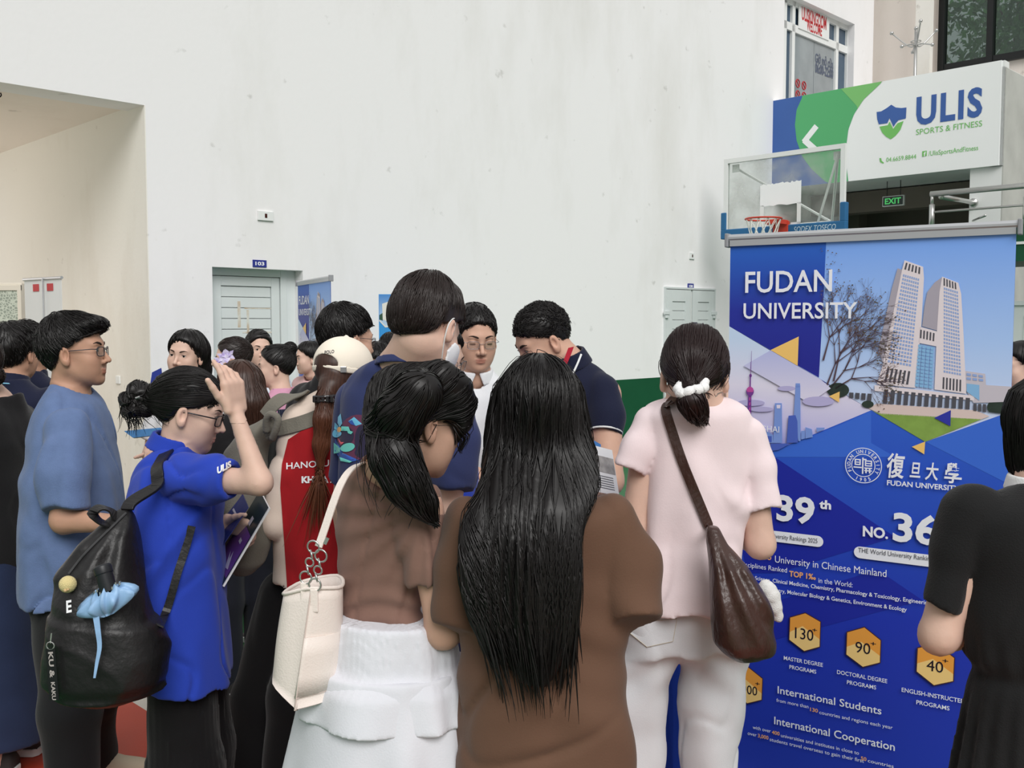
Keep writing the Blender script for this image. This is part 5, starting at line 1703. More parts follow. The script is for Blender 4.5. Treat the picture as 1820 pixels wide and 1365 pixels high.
    def shirt(self, name, torso, sleeves, m, hem=None, neck=None, h=0.0065, fold=0.004, fscale=17, seed=1, k=0.03, extra=None, hem_n=None, grow=0.0, neck_ax=None, aniso=(1, 1, 0.6), mi_fn=None, hollow=True):
        """sleeves: (points, radii); the last point is the cut. neck: (point, radius) of the opening"""
        cuts = []
        for pts, rad in sleeves:
            a, b = np.asarray(pts[-2], float), np.asarray(pts[-1], float)
            cuts.append((b, b - a, rad[-1], np.linalg.norm(b - a)))
        def f(P):
            fs_ = fscale * 2.4
            d = torso(P, grow)
            if hem is not None or hem_n is not None:
                d = np.maximum(d, hem - P[:, 2]) if hem_n is None else np.maximum(d, -half(P, hem_n[0], hem_n[1]))
            for (pts, rad), (b, n_, r_, ln) in zip(sleeves, cuts):
                pe = [np.asarray(q, float) for q in pts]; pe[-1] = b + n_ / ln * 0.04
                s = sd_chain(P, pe, rad, 0.02)
                s = smax(s, half(P, b, n_), 0.004)
                seam = np.exp(-((d - s) / 0.005) ** 2) * (np.abs(d) < 0.03)
                d = smin(d, s, min(k, 0.014)) + 0.0022 * seam
            if fold:
                w = np.array(aniso, F4)
                d = d - fold * (1.6 * vnoise(P * w, fs_, seed) - 1.3 * np.exp(-(vnoise(P * w, fs_ * 0.6, seed + 5) / 0.06) ** 2) * np.clip(0.5 + 1.6 * vnoise(P, 11, seed + 9), 0, 1.2))
            if extra is not None: d = d + extra(P)
            if hollow:
                for (pts, rad), (b, n_, r_, ln) in zip(sleeves, cuts):
                    u = n_ / ln
                    d = smax(d, -sd_cone(P, b - u * 0.035, b + u * 0.06, r_ - 0.011, r_ - 0.005), 0.003)
            if neck is not None:
                q = np.asarray(neck[0], float); ax = np.array((0, 0, 1.0)) if neck_ax is None else np.asarray(neck_ax, float)
                d = smax(d, -sd_cone(P, q, q + ax * 0.25, neck[1], neck[1] * 1.25), 0.006)
            return d
        self.fshirt = f
        self.cover.append((f, hem if hem is not None else hem_n[0][2] + 0.05))
        return self.garment(name, f, m, h, mi_fn=mi_fn)
    def rib(self, name, neck, ax, r, m, w=0.008, hgt=0.018, tilt=0.0):
        """ribbed neckline band"""
        q = np.asarray(neck, float); ax = np.asarray(ax, float); ax = ax / np.linalg.norm(ax)
        def f(P):
            v = P - q.astype(F4); t = v @ ax.astype(F4); rr = np.linalg.norm(v - t[:, None] * ax.astype(F4), axis=1)
            return np.maximum(np.abs(rr - (r - 0.25 * (t))) - w / 2, np.abs(t) - hgt / 2)
        return sdf_object(name, f, q, 0.15, 0.004, m, self.root, 1)
    def collar(self, neck, ax, r_top, r_bot, hgt, m, fwd, gap=0.03, w=0.011, name='collar', drop=0.0):
        """turned-down polo collar, open at the front"""
        q = np.asarray(neck, float); ax = np.asarray(ax, float); ax = ax / np.linalg.norm(ax); fw = np.asarray(fwd, float)
        fw = fw - ax * (fw @ ax); fw /= np.linalg.norm(fw); sd = np.cross(fw, ax)
        def f(P):
            v = P - q.astype(F4); t = v @ ax.astype(F4)
            rv = v - t[:, None] * ax.astype(F4); rr = np.linalg.norm(rv, axis=1)
            ff = rv @ fw.astype(F4); ss = np.abs(rv @ sd.astype(F4))
            tb = t + drop * np.clip(ff / 0.08, 0, 1.2)
            rad = r_top + (r_bot - r_top) * np.clip(1 - tb / hgt, -0.2, 1.2)
            d = np.maximum(np.abs(rr - rad) - w / 2, np.maximum(-tb, tb - hgt))
            cut = np.where(ff > 0, (gap * (0.25 + 0.9 * np.clip(1 - tb / hgt, 0, 1))) - ss, -0.05)
            return np.maximum(d, cut)
        return sdf_object(name, f, q, 0.2, 0.0042, m, self.root, 1)
    def trousers(self, m, hips, legs, z1, h=0.009, fold=0.006, fscale=13, seed=3, name='trousers', k=0.03, aniso=(1, 1, 0.5), z0=0.03, extra=None):
        """hips: Loft or chain function; legs: list of (points, radii)"""
        fl = [arm_fn(p, r, 0.03) for p, r in legs]
        def f(P):
            d = hips(P)
            l = fl[0](P)
            for g in fl[1:]: l = smin(l, g(P), 0.012)
            d = smin(d, l, k)
            if fold:
                w = np.array(aniso, F4); d = d - fold * (1.6 * vnoise(P * w, fscale * 2.4, seed) - 1.3 * np.exp(-(vnoise(P * w, fscale * 1.5, seed + 5) / 0.06) ** 2) * np.clip(0.5 + 1.6 * vnoise(P, 11, seed + 9), 0, 1.2))
            if extra is not None: d = d + extra(P)
            return np.maximum(d, np.maximum(P[:, 2] - z1, z0 - P[:, 2]))
        self.ftr = f
        self.cover.append((f, z0))
        return self.garment(name, f, m, h, c=(self.x, self.y, 0.6), r=(0.6, 0.6, 0.75))
    def skirt(self, m, loft, z0, z1, h=0.008, name='skirt', fold=0.004, fscale=10, seed=2, grow=0, extra=None):
        def f(P):
            d = loft(P, grow, z0, z1)
            if fold: d = d - fold * vnoise(P * np.array((1, 1, 0.35), F4), fscale, seed)
            if extra is not None: d = d + extra(P)
            return np.maximum(d, np.maximum(z0 - P[:, 2], P[:, 2] - z1))
        self.fskirt = f
        self.cover.append((f, z0))
        return self.garment(name, f, m, h, c=(self.x, self.y, 0.7), r=(0.7, 0.7, 0.8))
    def shoes(self, ank, yaw, m, sole=None, length=0.27, name='shoe'):
        sole = sole or M_white
        F = np.array((math.cos(yaw), math.sin(yaw), 0)); R = np.array((math.sin(yaw), -math.cos(yaw), 0))
        for a in ank:
            a = np.array((a[0], a[1], 0.0))
            mb = MB()
            secs = []
            for t, wd, ht in ((-0.28, 0.026, 0.075), (-0.22, 0.034, 0.098), (-0.05, 0.037, 0.105), (0.12, 0.040, 0.088), (0.32, 0.046, 0.066), (0.5, 0.046, 0.056), (0.64, 0.038, 0.047), (0.72, 0.018, 0.036)):
                ring_ = []
                for q in np.linspace(0, math.pi, 9):
                    ring_.append(a + F * t * length + R * wd * math.cos(q) * (1 if True else 0) + EZ * (0.022 + (ht - 0.022) * math.sin(q) ** 0.8))
                secs.append(ring_)
            V = np.array(secs).reshape(-1, 3); F_ = []
            for i in range(len(secs) - 1):
                for k in range(8): F_.append((i * 9 + k, (i + 1) * 9 + k, (i + 1) * 9 + k + 1, i * 9 + k + 1))
            F_.append(tuple(range(9))); F_.append(tuple(range(len(V) - 9, len(V)))[::-1])
            mb.add(V, F_); sh = mb.build(name, m, self.root, smooth=True)
            mb = MB(); pts = []
            for t, wd in ((-0.30, 0.02), (-0.24, 0.038), (-0.05, 0.041), (0.3, 0.050), (0.5, 0.050), (0.66, 0.040), (0.745, 0.016)):
                pts.append((t, wd))
            poly = [a + F * t * length + R * w_ + EZ * 0.001 for t, w_ in pts] + [a + F * t * length - R * w_ + EZ * 0.001 for t, w_ in pts[::-1]]
            mb.prism(poly, EZ * 0.03); mb.build('sole', sole, sh, bevel=0.004)

# -------------------------------------------------- hair
HL_M = ((-0.085, -0.080), (-0.066, -0.062), (-0.05, -0.040), (-0.035, -0.030), (-0.012, -0.024), (0.006, 0.004), (0.02, 0.030), (0.034, 0.044), (0.05, 0.060), (0.066, 0.072), (0.08, 0.09), (0.09, 0.13))
HL_F = ((-0.095, -0.085), (-0.075, -0.062), (-0.045, -0.034), (-0.02, -0.024), (0.002, 0.000), (0.015, 0.022), (0.03, 0.036), (0.05, 0.052), (0.066, 0.064), (0.08, 0.078), (0.09, 0.13))
def hair_cap(head, tab=HL_M, thick=(0.009, 0.012, 0.014), lump=0.003, seed=1, c=(0, -0.017, 0.026), sides=1.0):
    tz = np.array([t[0] for t in tab]); ty = np.array([t[1] for t in tab])
    r = np.array((0.0745 + thick[0], 0.095 + thick[1], 0.088 + thick[2]))
    def f(P):
        L = head.loc(P)
        d = sd_ell(L, c, r)
        if lump: d = d - lump * vnoise(L, 75, seed)
        hl = np.interp(L[:, 2], tz, ty) + 0.004 * vnoise(L, 140, seed + 3)
        cut = (L[:, 1] - hl) * 0.75
        return smax(d, cut, 0.016) * head.s
    return f
def hair_object(person, f, m, c, r, h=0.005, strand_sets=(), name='hair', tone=None, relaxn=1, extra_parts=()):
    lo, hi = bounds_of(f, c, r, 0.025)
    V, Q = sdf_arrays(f, lo, hi, h)
    V = relax(V, Q, relaxn, 0.5)
    parts = [(V, Q)]
    for fn in strand_sets:
        parts.append(fn(f, V))
    parts += list(extra_parts)
    Va, Qa = merge(parts)
    col = tone(Va) if tone is not None else np.ones((len(Va), 3))
    return mesh_from(name, Va, Qa, m, person.root, True, color=col)
def short_strands(head, n=1500, length=(0.025, 0.05), rad=0.0013, seed=0, whorl=(0.0, -0.07, 0.10), down=0.5, fwd=0.0, lift=0.004, stick_end=0.3, cond=None, jitter=0.25):
    def go(f, V):
        r = np.random.default_rng(seed)
        L = head.loc(V.astype(F4))
        ok = np.ones(len(V), bool) if cond is None else cond(L)
        I = np.flatnonzero(ok); I = I[r.integers(0, len(I), n)]
        roots = V[I].astype(F4)
        wh = head.w(*whorl).astype(F4); Fh = head.F.astype(F4); Uh = head.U.astype(F4)
        def dirf(P, t, g):
            D = P - wh; D /= np.linalg.norm(D, axis=1)[:, None] + 1e-6
            return D - Uh * down + Fh * fwd
        ln = r.uniform(length[0], length[1], n) * head.s
        S_ = strands(f, roots, dirf, ln, 7, r.uniform(0.0, lift, n), lambda t: 0.95 - (0.95 - stick_end) * t, seed, jitter)
        return strand_mesh(S_, rad * r.uniform(0.7, 1.3, n))
    return go
def flow_strands(n, length, rad, rootsel, dirf, seed=0, steps=18, off=(-0.001, 0.003), stick=0.95, jitter=0.06, zfree=-9):
    def go(f, V):
        r = np.random.default_rng(seed)
        I = np.flatnonzero(rootsel(V)); I = I[r.integers(0, len(I), n)]
        ln = r.uniform(length[0], length[1], n)
        S_ = strands(f, V[I].astype(F4), dirf, ln, steps, r.uniform(off[0], off[1], n), stick, seed, jitter, zfree)
        return strand_mesh(S_, rad * r.uniform(0.6, 1.4, n))
    return go

def px_st(py, xl, xr, d, q, yaw):
    """torso slice from its outline in the picture at a given distance"""
    l = Wp(xl, py, d); r_ = Wp(xr, py, d); c = (l + r_) / 2; w = (r_[0] - l[0]) / 2
    a = w / math.sqrt(math.sin(yaw) ** 2 + (q * math.cos(yaw)) ** 2)
    return (c[2], (c[0], c[1]), a, q * a)
def std_torso(x, y, yaw, H, sh=0.185, belly=1.0, lean=0.0, zbot=0.44):
    F = np.array((math.cos(yaw), math.sin(yaw)))
    st = []
    for zf, a, b, o in ((zbot, 0.92, 0.60, 0), (0.50, 0.93, 0.62, 0), (0.60, 0.82 * belly, 0.56 * belly, 0.0), (0.70, 0.90, 0.60, 0.01), (0.76, 0.97, 0.60, 0.0), (0.803, 0.98, 0.50, -0.005), (0.828, 0.80, 0.38, -0.012), (0.845, 0.52, 0.34, -0.016), (0.864, 0.36, 0.33, -0.016)):
        c = np.array((x, y)) + F * (o + lean * max(0, zf - 0.5) * H)
        st.append((zf * H, tuple(c), sh * a, sh * b))
    return st
def std_arm(x, y, yaw, H, side, sh=0.185, mode='hang', male=True):
    F = np.array((math.cos(yaw), math.sin(yaw), 0)); R = np.array((math.sin(yaw), -math.cos(yaw), 0))
    o = np.array((x, y, 0))
    S0 = o + R * side * (sh - 0.035) + EZ * 0.795 * H
    if mode == 'hang': E = o + R * side * (sh + 0.03) - F * 0.02 + EZ * 0.625 * H; W_ = o + R * side * (sh + 0.02) + F * 0.05 + EZ * 0.48 * H
    else: E = o + R * side * (sh + 0.035) - F * 0.01 + EZ * 0.63 * H; W_ = o + R * side * 0.10 + F * 0.20 + EZ * 0.655 * H
    k = 1.0 if male else 0.86
    return [S0, E, W_], [0.050 * k, 0.040 * k, 0.027 * k]
def std_legs(x, y, yaw, H, w=0.085, r=(0.085, 0.058, 0.042), spread=1.0):
    F = np.array((math.cos(yaw), math.sin(yaw), 0)); R = np.array((math.sin(yaw), -math.cos(yaw), 0)); o = np.array((x, y, 0))
    out = []
    for s in (-1, 1):
        out.append(([o + R * s * w + EZ * 0.50 * H, o + R * s * w * spread + EZ * 0.28 * H + F * 0.01, o + R * s * w * spread + EZ * 0.05, o + R * s * w * spread + F * 0.13 + EZ * 0.03], [r[0], r[1], r[2], 0.026]))
    return out
def ankles(legs): return [l[0][2] for l in legs]
def drape(f, P, off=0.0012, it=5):
    P = np.asarray(P, F4).copy()
    for _ in range(it):
        P = P - grad(f, P) * (f(P) - off)[:, None]
    return P.astype(float)
def cloth_text(parent, s, px0, py0, px1, py1, hpx, d, f, m, bold=0.0, off=0.0016):
    """lettering laid on a garment: baseline from (px0, py0) to (px1, py1)"""
    V, F = text_mesh(s, bold)
    X = (V[:, 0] - V[:, 0].min()) / (V[:, 0].max() - V[:, 0].min()); Y = V[:, 1] / 0.73
    o = Wp(px0, py0, d); e_ = Wp(px1, py1, d); ax = e_ - o
    P = o + X[:, None] * ax + Y[:, None] * EZ * hpx * d / FPX
    # push along the viewing ray to the front of the garment
    mb = MB(); mb.add(drape_view(f, P, off), F); return mb.build('lettering', m, parent)
def drape_view(f, P, off=0.0016, back=0.35):
    """slide points along the direction of sight from the camera side until they meet the garment"""
    c0 = np.array((0, 0, CAMZ)); D = P - c0; D /= np.linalg.norm(D, axis=1)[:, None]
    Q = (P - D * back).astype(F4); D = D.astype(F4)
    for _ in range(40):
        Q = Q + D * (np.clip(f(Q) - off, -0.02, 0.05) * 0.7)[:, None]
    return Q.astype(float)

def simple_person(label, head, yaw, shirt_m, lower_m, skin=SK_L, hair=None, male=False, sh=None, arms='fold', sleeve=0.45, group=None, skz=0.30, hh=0.006, hb=0.014, open_=0.007, face=True, collar=None, hairf=None, closed=False, lower='trousers', shirt_h=0.011, base=None, lean=0.0, shirt_name='shirt', gaze=(0, 1, -0.05)):
    """a standing person further back: everything follows from the head"""
    yw = yaw * D2R
    H = (head.c[2] + 0.112 * head.s)
    H = min(max(H, 1.40), 1.85)
    F = np.array((math.cos(yw), math.sin(yw)))
    b = np.array(head.c[:2]) - F * (0.03 + lean * 0.36 * H) if base is None else np.array(base)
    x, y = b
    sh = sh or (0.205 if male else 0.172)
    p = Person(label, x, y, group); p.H = H
    T_ = Loft(std_torso(x, y, yw, H, sh, lean=lean), yw)
    A = [std_arm(x, y, yw, H, s, sh, arms, male) for s in (-1, 1)]
    if lean:
        off = np.array((F[0], F[1], 0)) * lean * 0.28 * H
        A = [([q + off for q in a], r) for a, r in A]
    lg = std_legs(x, y, yw, H)
    hands = []
    for s, (a, r) in zip((-1, 1), A):
        D = a[2] - a[1]; D /= np.linalg.norm(D)
        N = np.array((0, 0, -1.0)) if arms == 'fold' else np.array((-math.sin(yw) * s, math.cos(yw) * s, 0))
        hands.append(hand_chains(a[2] + D * 0.01, D, N, -s if arms == 'fold' else s, 0.95 if male else 0.86))
    nb = np.array((x, y, 0.850 * H)) + np.array((F[0], F[1], 0)) * lean * 0.33 * H
    p.body(head, nb, T_, A, hands, lg, skin, hh, hb, open_ if not closed else 0, male)
    if face: p.face(closed=closed, gaze=gaze)
    sl = []
    for a, r in A:
        e_ = a[0] + (a[1] - a[0]) * min(1, sleeve * 1.6)
        sl.append(([a[0], e_], [r[0] + 0.022, r[1] + 0.026]))
    nr = 0.066 if male else 0.060
    p.shirt(shirt_name, T_, sl, shirt_m, hem=0.455 * H, neck=(nb - EZ * 0.012, nr), h=shirt_h, hollow=False)
    if lower == 'trousers':
        lw = [([q + 0 for q in a[:3]], [r[0] + 0.018, r[1] + 0.022, r[2] + 0.034]) for a, r in lg]
        hip = lambda P: sd_ell(P, (x, y, 0.50 * H), (sh * 0.92, sh * 0.92, 0.10))
        p.trousers(lower_m, lambda P: T_(P, -0.012), lw, 0.52 * H, h=0.016)
    else:
        L_ = Loft([(skz, (x, y), sh * 1.25, sh * 1.05), (0.40 * H, (x, y), sh * 1.02, sh * 0.72), (0.52 * H, (x, y), sh * 0.9, sh * 0.56)], yw)
        p.skirt(lower_m, L_, skz, 0.52 * H, h=0.012)
    p.shoes(ankles(lg), yw, M_shoe)
    if hair: hair(p)
    p.T, p.A, p.nb = T_, A, nb
    return p
M_shoe = mat('shoe_dark', (52, 50, 50), 0.6, 0.3); M_shoe_b = mat('shoe_beige', (196, 180, 158), 0.8, 0.2)
# ---------------------------------------------------------------- the people in front
def A3(*q): return [Wp(*p) for p in q]
UPV = np.array((0, 0, 1.0))

def long_hair_woman():
    yw = 90 * D2R
    hd = Head(TOP, 959, 640, 2.02, 88, 22, 0, 0.95)
    p = Person('woman seen from behind with waist-length black hair and a brown dress', 0.056, 1.95)
    st = [px_st(*q, 0.6, yw) for q in ((858, 915, 1005, 1.96), (878, 880, 1045, 1.96), (893, 845, 1085, 1.955), (910, 825, 1103, 1.95), (950, 835, 1100, 1.95), (1010, 850, 1090, 1.95), (1100, 832, 1108, 1.95), (1200, 820, 1117, 1.95), (1300, 811, 1124, 1.95), (1400, 803, 1130, 1.95), (1560, 795, 1142, 1.95), (1740, 790, 1150, 1.95))]
    T_ = Loft(st, yw)
    aR = A3((1085, 930, 1.96), (1122, 1065, 1.97), (1090, 1065, 2.3)); aL = A3((845, 930, 1.96), (820, 1070, 1.97), (855, 1060, 2.3))
    hands = [hand_chains(aR[2], (-0.7, 0.7, 0.1), (0, 0, -1), -1, 0.88), hand_chains(aL[2], (0.7, 0.7, 0.1), (0, 0, -1), 1, 0.88)]
    lg = std_legs(0.056, 1.95, yw, 1.6, r=(0.07, 0.05, 0.038))
    p.body(hd, Wp(960, 872, 1.97), T_, [(aR, [0.036, 0.030, 0.022]), (aL, [0.036, 0.030, 0.022])], hands, lg, SK_L, 0.005, 0.012, male=False)
    p.face(closed=True)
    sR = A3((1085, 925, 1.95), (1118, 1000, 1.95), (1134, 1108, 1.90)); sL = A3((840, 925, 1.95), (818, 1010, 1.95), (812, 1112, 1.93))
    wr = [(Wp(1115, 960, 1.85), Wp(1120, 1090, 1.85)), (Wp(870, 1180, 1.8), Wp(900, 1150, 1.8))]
    def extra(P):
        # soft hanging pleats in the lower part, pulls at the waist
        z = P[:, 2]
        t = np.clip((1.05 - z) / 0.5, 0, 1)
        return -0.006 * t * np.sin(P[:, 0] * 34 + 3 * z) - 0.004 * np.exp(-((z - 1.03) / 0.10) ** 2) * np.sin((z + 0.4 * np.abs(P[:, 0] - 0.05)) * 75)
    p.shirt('dress', T_, [(sR, [0.052, 0.060, 0.056]), (sL, [0.052, 0.058, 0.054])], cloth('brown', (104, 77, 62), bump=0.08), hem=0.28, neck=(Wp(960, 866, 1.97), 0.062), h=0.007, fold=0.011, fscale=13, extra=extra, k=0.035, hollow=False)
    p.shoes(ankles(lg), yw, M_shoe)
    fall = Loft([px_st(q[0], q[1], q[2], q[3], q[4], yw) for q in ((700, 893, 1020, 2.03, 1.0), (735, 872, 1037, 2.02, 0.95), (765, 864, 1046, 2.00, 0.85), (810, 858, 1054, 1.955, 0.62), (865, 846, 1058, 1.90, 0.45), (900, 828, 1052, 1.865, 0.33), (950, 816, 1034, 1.84, 0.25), (1000, 814, 1028, 1.83, 0.22), (1060, 824, 1024, 1.825, 0.2), (1120, 852, 1018, 1.825, 0.2), (1170, 890, 1008, 1.83, 0.2), (1215, 925, 990, 1.83, 0.25))], yw, ex=2.0, smooth=3)
    cap = hair_cap(hd, HL_F, (0.012, 0.014, 0.016), 0.002)
    def f(P):
        d = smin(cap(P), fall(P), 0.05)
        x = P[:, 0]; z = P[:, 2]
        return d - 0.0035 * np.sin(x * 160 + 4 * np.sin(z * 7) + 9 * np.sin(x * 23)) * np.clip((1.62 - z) / 0.15, 0, 1) - 0.004 * np.sin(x * 61 + 2.5 * np.sin(z * 5.0) + 1.3) * np.clip((1.5 - z) / 0.2, 0, 1)
    tp = hd.w(0, 0.01, 0.118)
    dirf = lambda P, t, g: np.array((0, 0, -1.0), F4) * 0.8 + np.stack([-(P[:, 0] - 0.07) * 3.2 * np.clip((1.30 - P[:, 2]) / 0.2, 0, 1.5), 0 * P[:, 0], 0 * P[:, 0]], 1) + ((P - tp.astype(F4)) * np.array((1, 1, 0), F4)) * 3.0 * np.clip((P[:, 2:3] - hd.c[2] + 0.02) / 0.1, 0, 1)
    zc = hd.c[2]
    zmid = Wp(0, 900, 1.85)[2]; zb_ = Wp(0, 1215, 1.83)[2]
    S1 = flow_strands(1500, (0.36, 0.58), 0.0017, lambda V: V[:, 2] > zc - 0.02, dirf, 1, 26, (-0.0005, 0.003), zfree=zb_ + 0.1)
    S2 = flow_strands(1000, (0.10, 0.2), 0.0018, lambda V: (V[:, 2] < zmid) & (V[:, 2] > zb_ + 0.12), lambda P, t, g: np.array((0, 0, -1.0), F4) + np.stack([-(P[:, 0] - 0.07) * 3.5, 0 * P[:, 0], 0 * P[:, 0]], 1), 2, 16, (-0.0005, 0.003), lambda t: 0.9 - 0.4 * t, 0.10, zb_ + 0.1)
    S3 = flow_strands(160, (0.30, 0.5), 0.0007, lambda V: V[:, 2] > zc - 0.05, dirf, 3, 22, (0.002, 0.007), 0.75, 0.15)
    r = np.random.default_rng(1)
    hair_object(p, f, HR_K, (0.06, 1.95, 1.25), (0.3, 0.3, 0.5), 0.0055, [S1, S2, S3], tone=None)

def brown_tee_girl():
    yw = 62 * D2R
    hd = Head(EAR_R, 768, 763, 1.99, 34, 14, 4, 0.93)
    cx, cy = Wp(690, 1000, 2.06)[:2]
    p = Person('young woman in a mauve brown T-shirt and tiered white skirt carrying a cream tote', cx, cy)
    st = [px_st(*q, 0.62, yw) for q in ((806, 665, 725, 2.03), (820, 645, 738, 2.04), (834, 622, 750, 2.05), (858, 602, 768, 2.06), (900, 590, 776, 2.06), (960, 590, 768, 2.06), (1020, 595, 756, 2.06), (1070, 600, 752, 2.06), (1110, 603, 764, 2.06), (1150, 604, 790, 2.06), (1200, 600, 806, 2.06), (1300, 596, 812, 2.06))]
    T_ = Loft(st, yw)
    aR = A3((752, 900, 1.99), (788, 1122, 1.97), (880, 1095, 2.2)); aL = A3((622, 890, 2.12), (640, 1050, 2.27), (740, 1000, 2.32))
    hands = [hand_chains(aR[2], (0.5, 0.8, 0.1), (-0.3, 0, -1), -1, 0.86), hand_chains(aL[2], (0.8, 0.4, 0.3), (0, 0, -1), 1, 0.86)]
    lg = std_legs(cx, cy, yw, 1.58, 0.075, (0.075, 0.052, 0.036))
    p.body(hd, Wp(698, 828, 2.03), T_, [(aR, [0.042, 0.034, 0.021]), (aL, [0.042, 0.034, 0.021])], hands, lg, SK_M, 0.0036, 0.011, male=False, open_=0)
    p.face(closed=True)
    sR = A3((740, 888, 2.0), (752, 950, 1.985), (761, 1042, 1.97)); sL = A3((640, 888, 2.12), (645, 990, 2.22))
    piv = Wp(752, 905, 1.95)
    def extra(P):
        # diagonal drapes running from the armpit, horizontal rolls above the hem
        x = P[:, 0] - piv[0]; z = P[:, 2] - piv[2]
        ang = np.arctan2(-z, -x); rr = np.sqrt(x * x + z * z)
        d = -0.0045 * np.sin(ang * 19 + 6 * rr) * np.exp(-((rr - 0.13) / 0.10) ** 2) * (x < 0.02)
        zz_ = P[:, 2]
        d += -0.006 * np.sin((zz_ - 0.22 * x + 0.05 * np.sin(x * 14)) * 135) * np.exp(-((zz_ - 1.07) / 0.055) ** 2)
        return d
    o = Wp(700, 1158, 1.98)
    p.shirt('t_shirt', T_, [(sR, [0.052, 0.049, 0.038]), (sL, [0.048, 0.044])], cloth('mauve_brown', (132, 102, 91), bump=0.06), neck=(Wp(697, 826, 2.03), 0.056), h=0.006, fold=0.007, extra=extra, hem_n=(o, (0.2, 0.0, 1.0)), k=0.03)
    # tiered skirt
    zw = Wp(700, 1140, 2.0)[2]; z1 = Wp(680, 1322, 1.88)[2]; z2 = Wp(680, 1322, 1.88)[2] - 0.24
    c = T_.at(zw)[:2]
    L1 = Loft([(z1 - 0.03, c, 0.212, 0.185), (z1 + 0.07, c, 0.190, 0.162), (zw - 0.05, c, 0.160, 0.130), (zw + 0.05, c, 0.148, 0.112)], yw, ex=2.0, ruff=(9, 0.055, 0.9))
    L2 = Loft([(z2 - 0.02, c, 0.242, 0.222), (z1, c, 0.192, 0.168), (z1 + 0.12, c, 0.17, 0.145)], yw, ex=2.0, ruff=(8, 0.06, 2.3))
    M_sk = cloth('white_skirt', (222, 223, 230), bump=0.08)
    gath = lambda P: -0.0020 * np.sin(np.arctan2(P[:, 1] - c[1], P[:, 0] - c[0]) * 60 + 4 * np.sin(P[:, 2] * 30)) * np.clip((P[:, 2] - zw + 0.12) / 0.08, 0, 1)
    s1 = p.skirt(M_sk, L1, z1, zw + 0.04, 0.006, 'skirt', 0.003, 20, extra=gath)
    s2 = p.skirt(M_sk, L2, z2, z1 + 0.10, 0.0075, 'skirt', 0.004, 12); s2.name = 'skirt_tier'
    p.shoes(ankles(lg), yw, M_white)
    # hair: cap, gathered low tail over the right shoulder, a loose lock over the face
    cap = hair_cap(hd, HL_F, (0.014, 0.017, 0.014), 0.004, 4)
    tail = A3((668, 748, 1.99), (688, 775, 1.93), (702, 812, 1.90), (722, 856, 1.895), (752, 895, 1.90), (768, 915, 1.905))
    lock = A3((785, 672, 2.0), (808, 692, 2.02), (822, 718, 2.03), (824, 752, 2.03), (812, 790, 2.035))
    side = A3((740, 700, 1.90), (712, 735, 1.90), (682, 752, 1.94))
    def f(P):
        d = cap(P)
        d = smin(d, sd_chain(P, side, [0.05, 0.045, 0.03], 0.02), 0.03)
        d = smin(d, sd_chain(P, tail, [0.024, 0.036, 0.044, 0.038, 0.022, 0.006], 0.02), 0.02)
        d = smin(d, sd_chain(P, lock, [0.036, 0.032, 0.024, 0.014, 0.003], 0.02), 0.045)
        return d - 0.002 * vnoise(P * np.array((1, 1, 0.5), F4), 120, 3)
    q0 = Wp(675, 752, 1.96).astype(F4); tz = tail[-1].astype(F4); ear = hd.w(0.08, 0, 0).astype(F4)
    def dirh(P, t, g):
        D = q0 - P; D /= np.linalg.norm(D, axis=1)[:, None] + 1e-6
        return D + np.array((0, 0, -0.25), F4)
    def dirt(P, t, g):
        return np.array((0.45, 0.0, -1.0), F4) + 0 * P
    S1 = flow_strands(750, (0.10, 0.2), 0.0015, lambda V: (V[:, 2] > q0[2] + 0.0) & ~((hd.loc(V.astype(F4))[:, 0] > 0.05) & (hd.loc(V.astype(F4))[:, 2] < 0.03) & (hd.loc(V.astype(F4))[:, 1] > -0.05)), dirh, 1, 14, (-0.0005, 0.003), 0.95, 0.08)
    S2 = flow_strands(420, (0.12, 0.22), 0.0015, lambda V: (V[:, 2] < q0[2] + 0.01) & (V[:, 0] < Wp(775, 800, 1.9)[0]), dirt, 2, 14, (-0.0005, 0.004), lambda t: 0.9 - 0.5 * t, 0.12)
    S4 = flow_strands(26, (0.08, 0.22), 0.0006, lambda V: (V[:, 2] < q0[2]) , lambda P, t, g: np.array((-0.45, -0.2, -1.0), F4) + 0 * P, 5, 12, (0.004, 0.012), 0.3, 0.25)
    hair_object(p, f, HR_K, hd.c + (-0.02, 0, -0.05), (0.26, 0.26, 0.3), 0.005, [S1, S2, S4])
    t = MB(); t.tube([q0 + 0.026 * np.array((0.5 * math.cos(a), 0.8 * math.cos(a), math.sin(a))) for a in np.linspace(0, 6.283, 16, endpoint=False)], 0.006, 8, closed=True)
    t.build('hair_tie', M_black, p.root, smooth=True)
    nk = Wp(700, 822, 2.03)
    t = MB(); P = [T_.point(nk[2] - 0.004 - 0.008 * math.sin(a), 1.0 * math.cos(a), 1.0 * math.sin(a)) for a in np.linspace(0, 6.283, 40, endpoint=False)]
    P = drape(p.fbody, np.array(P), 0.001); t.tube(P, 0.0013, 5, closed=True)
    t.build('necklace', mat('gold', (212, 170, 96), 0.25, 0.5, metal=0.9), p.root)
    return p

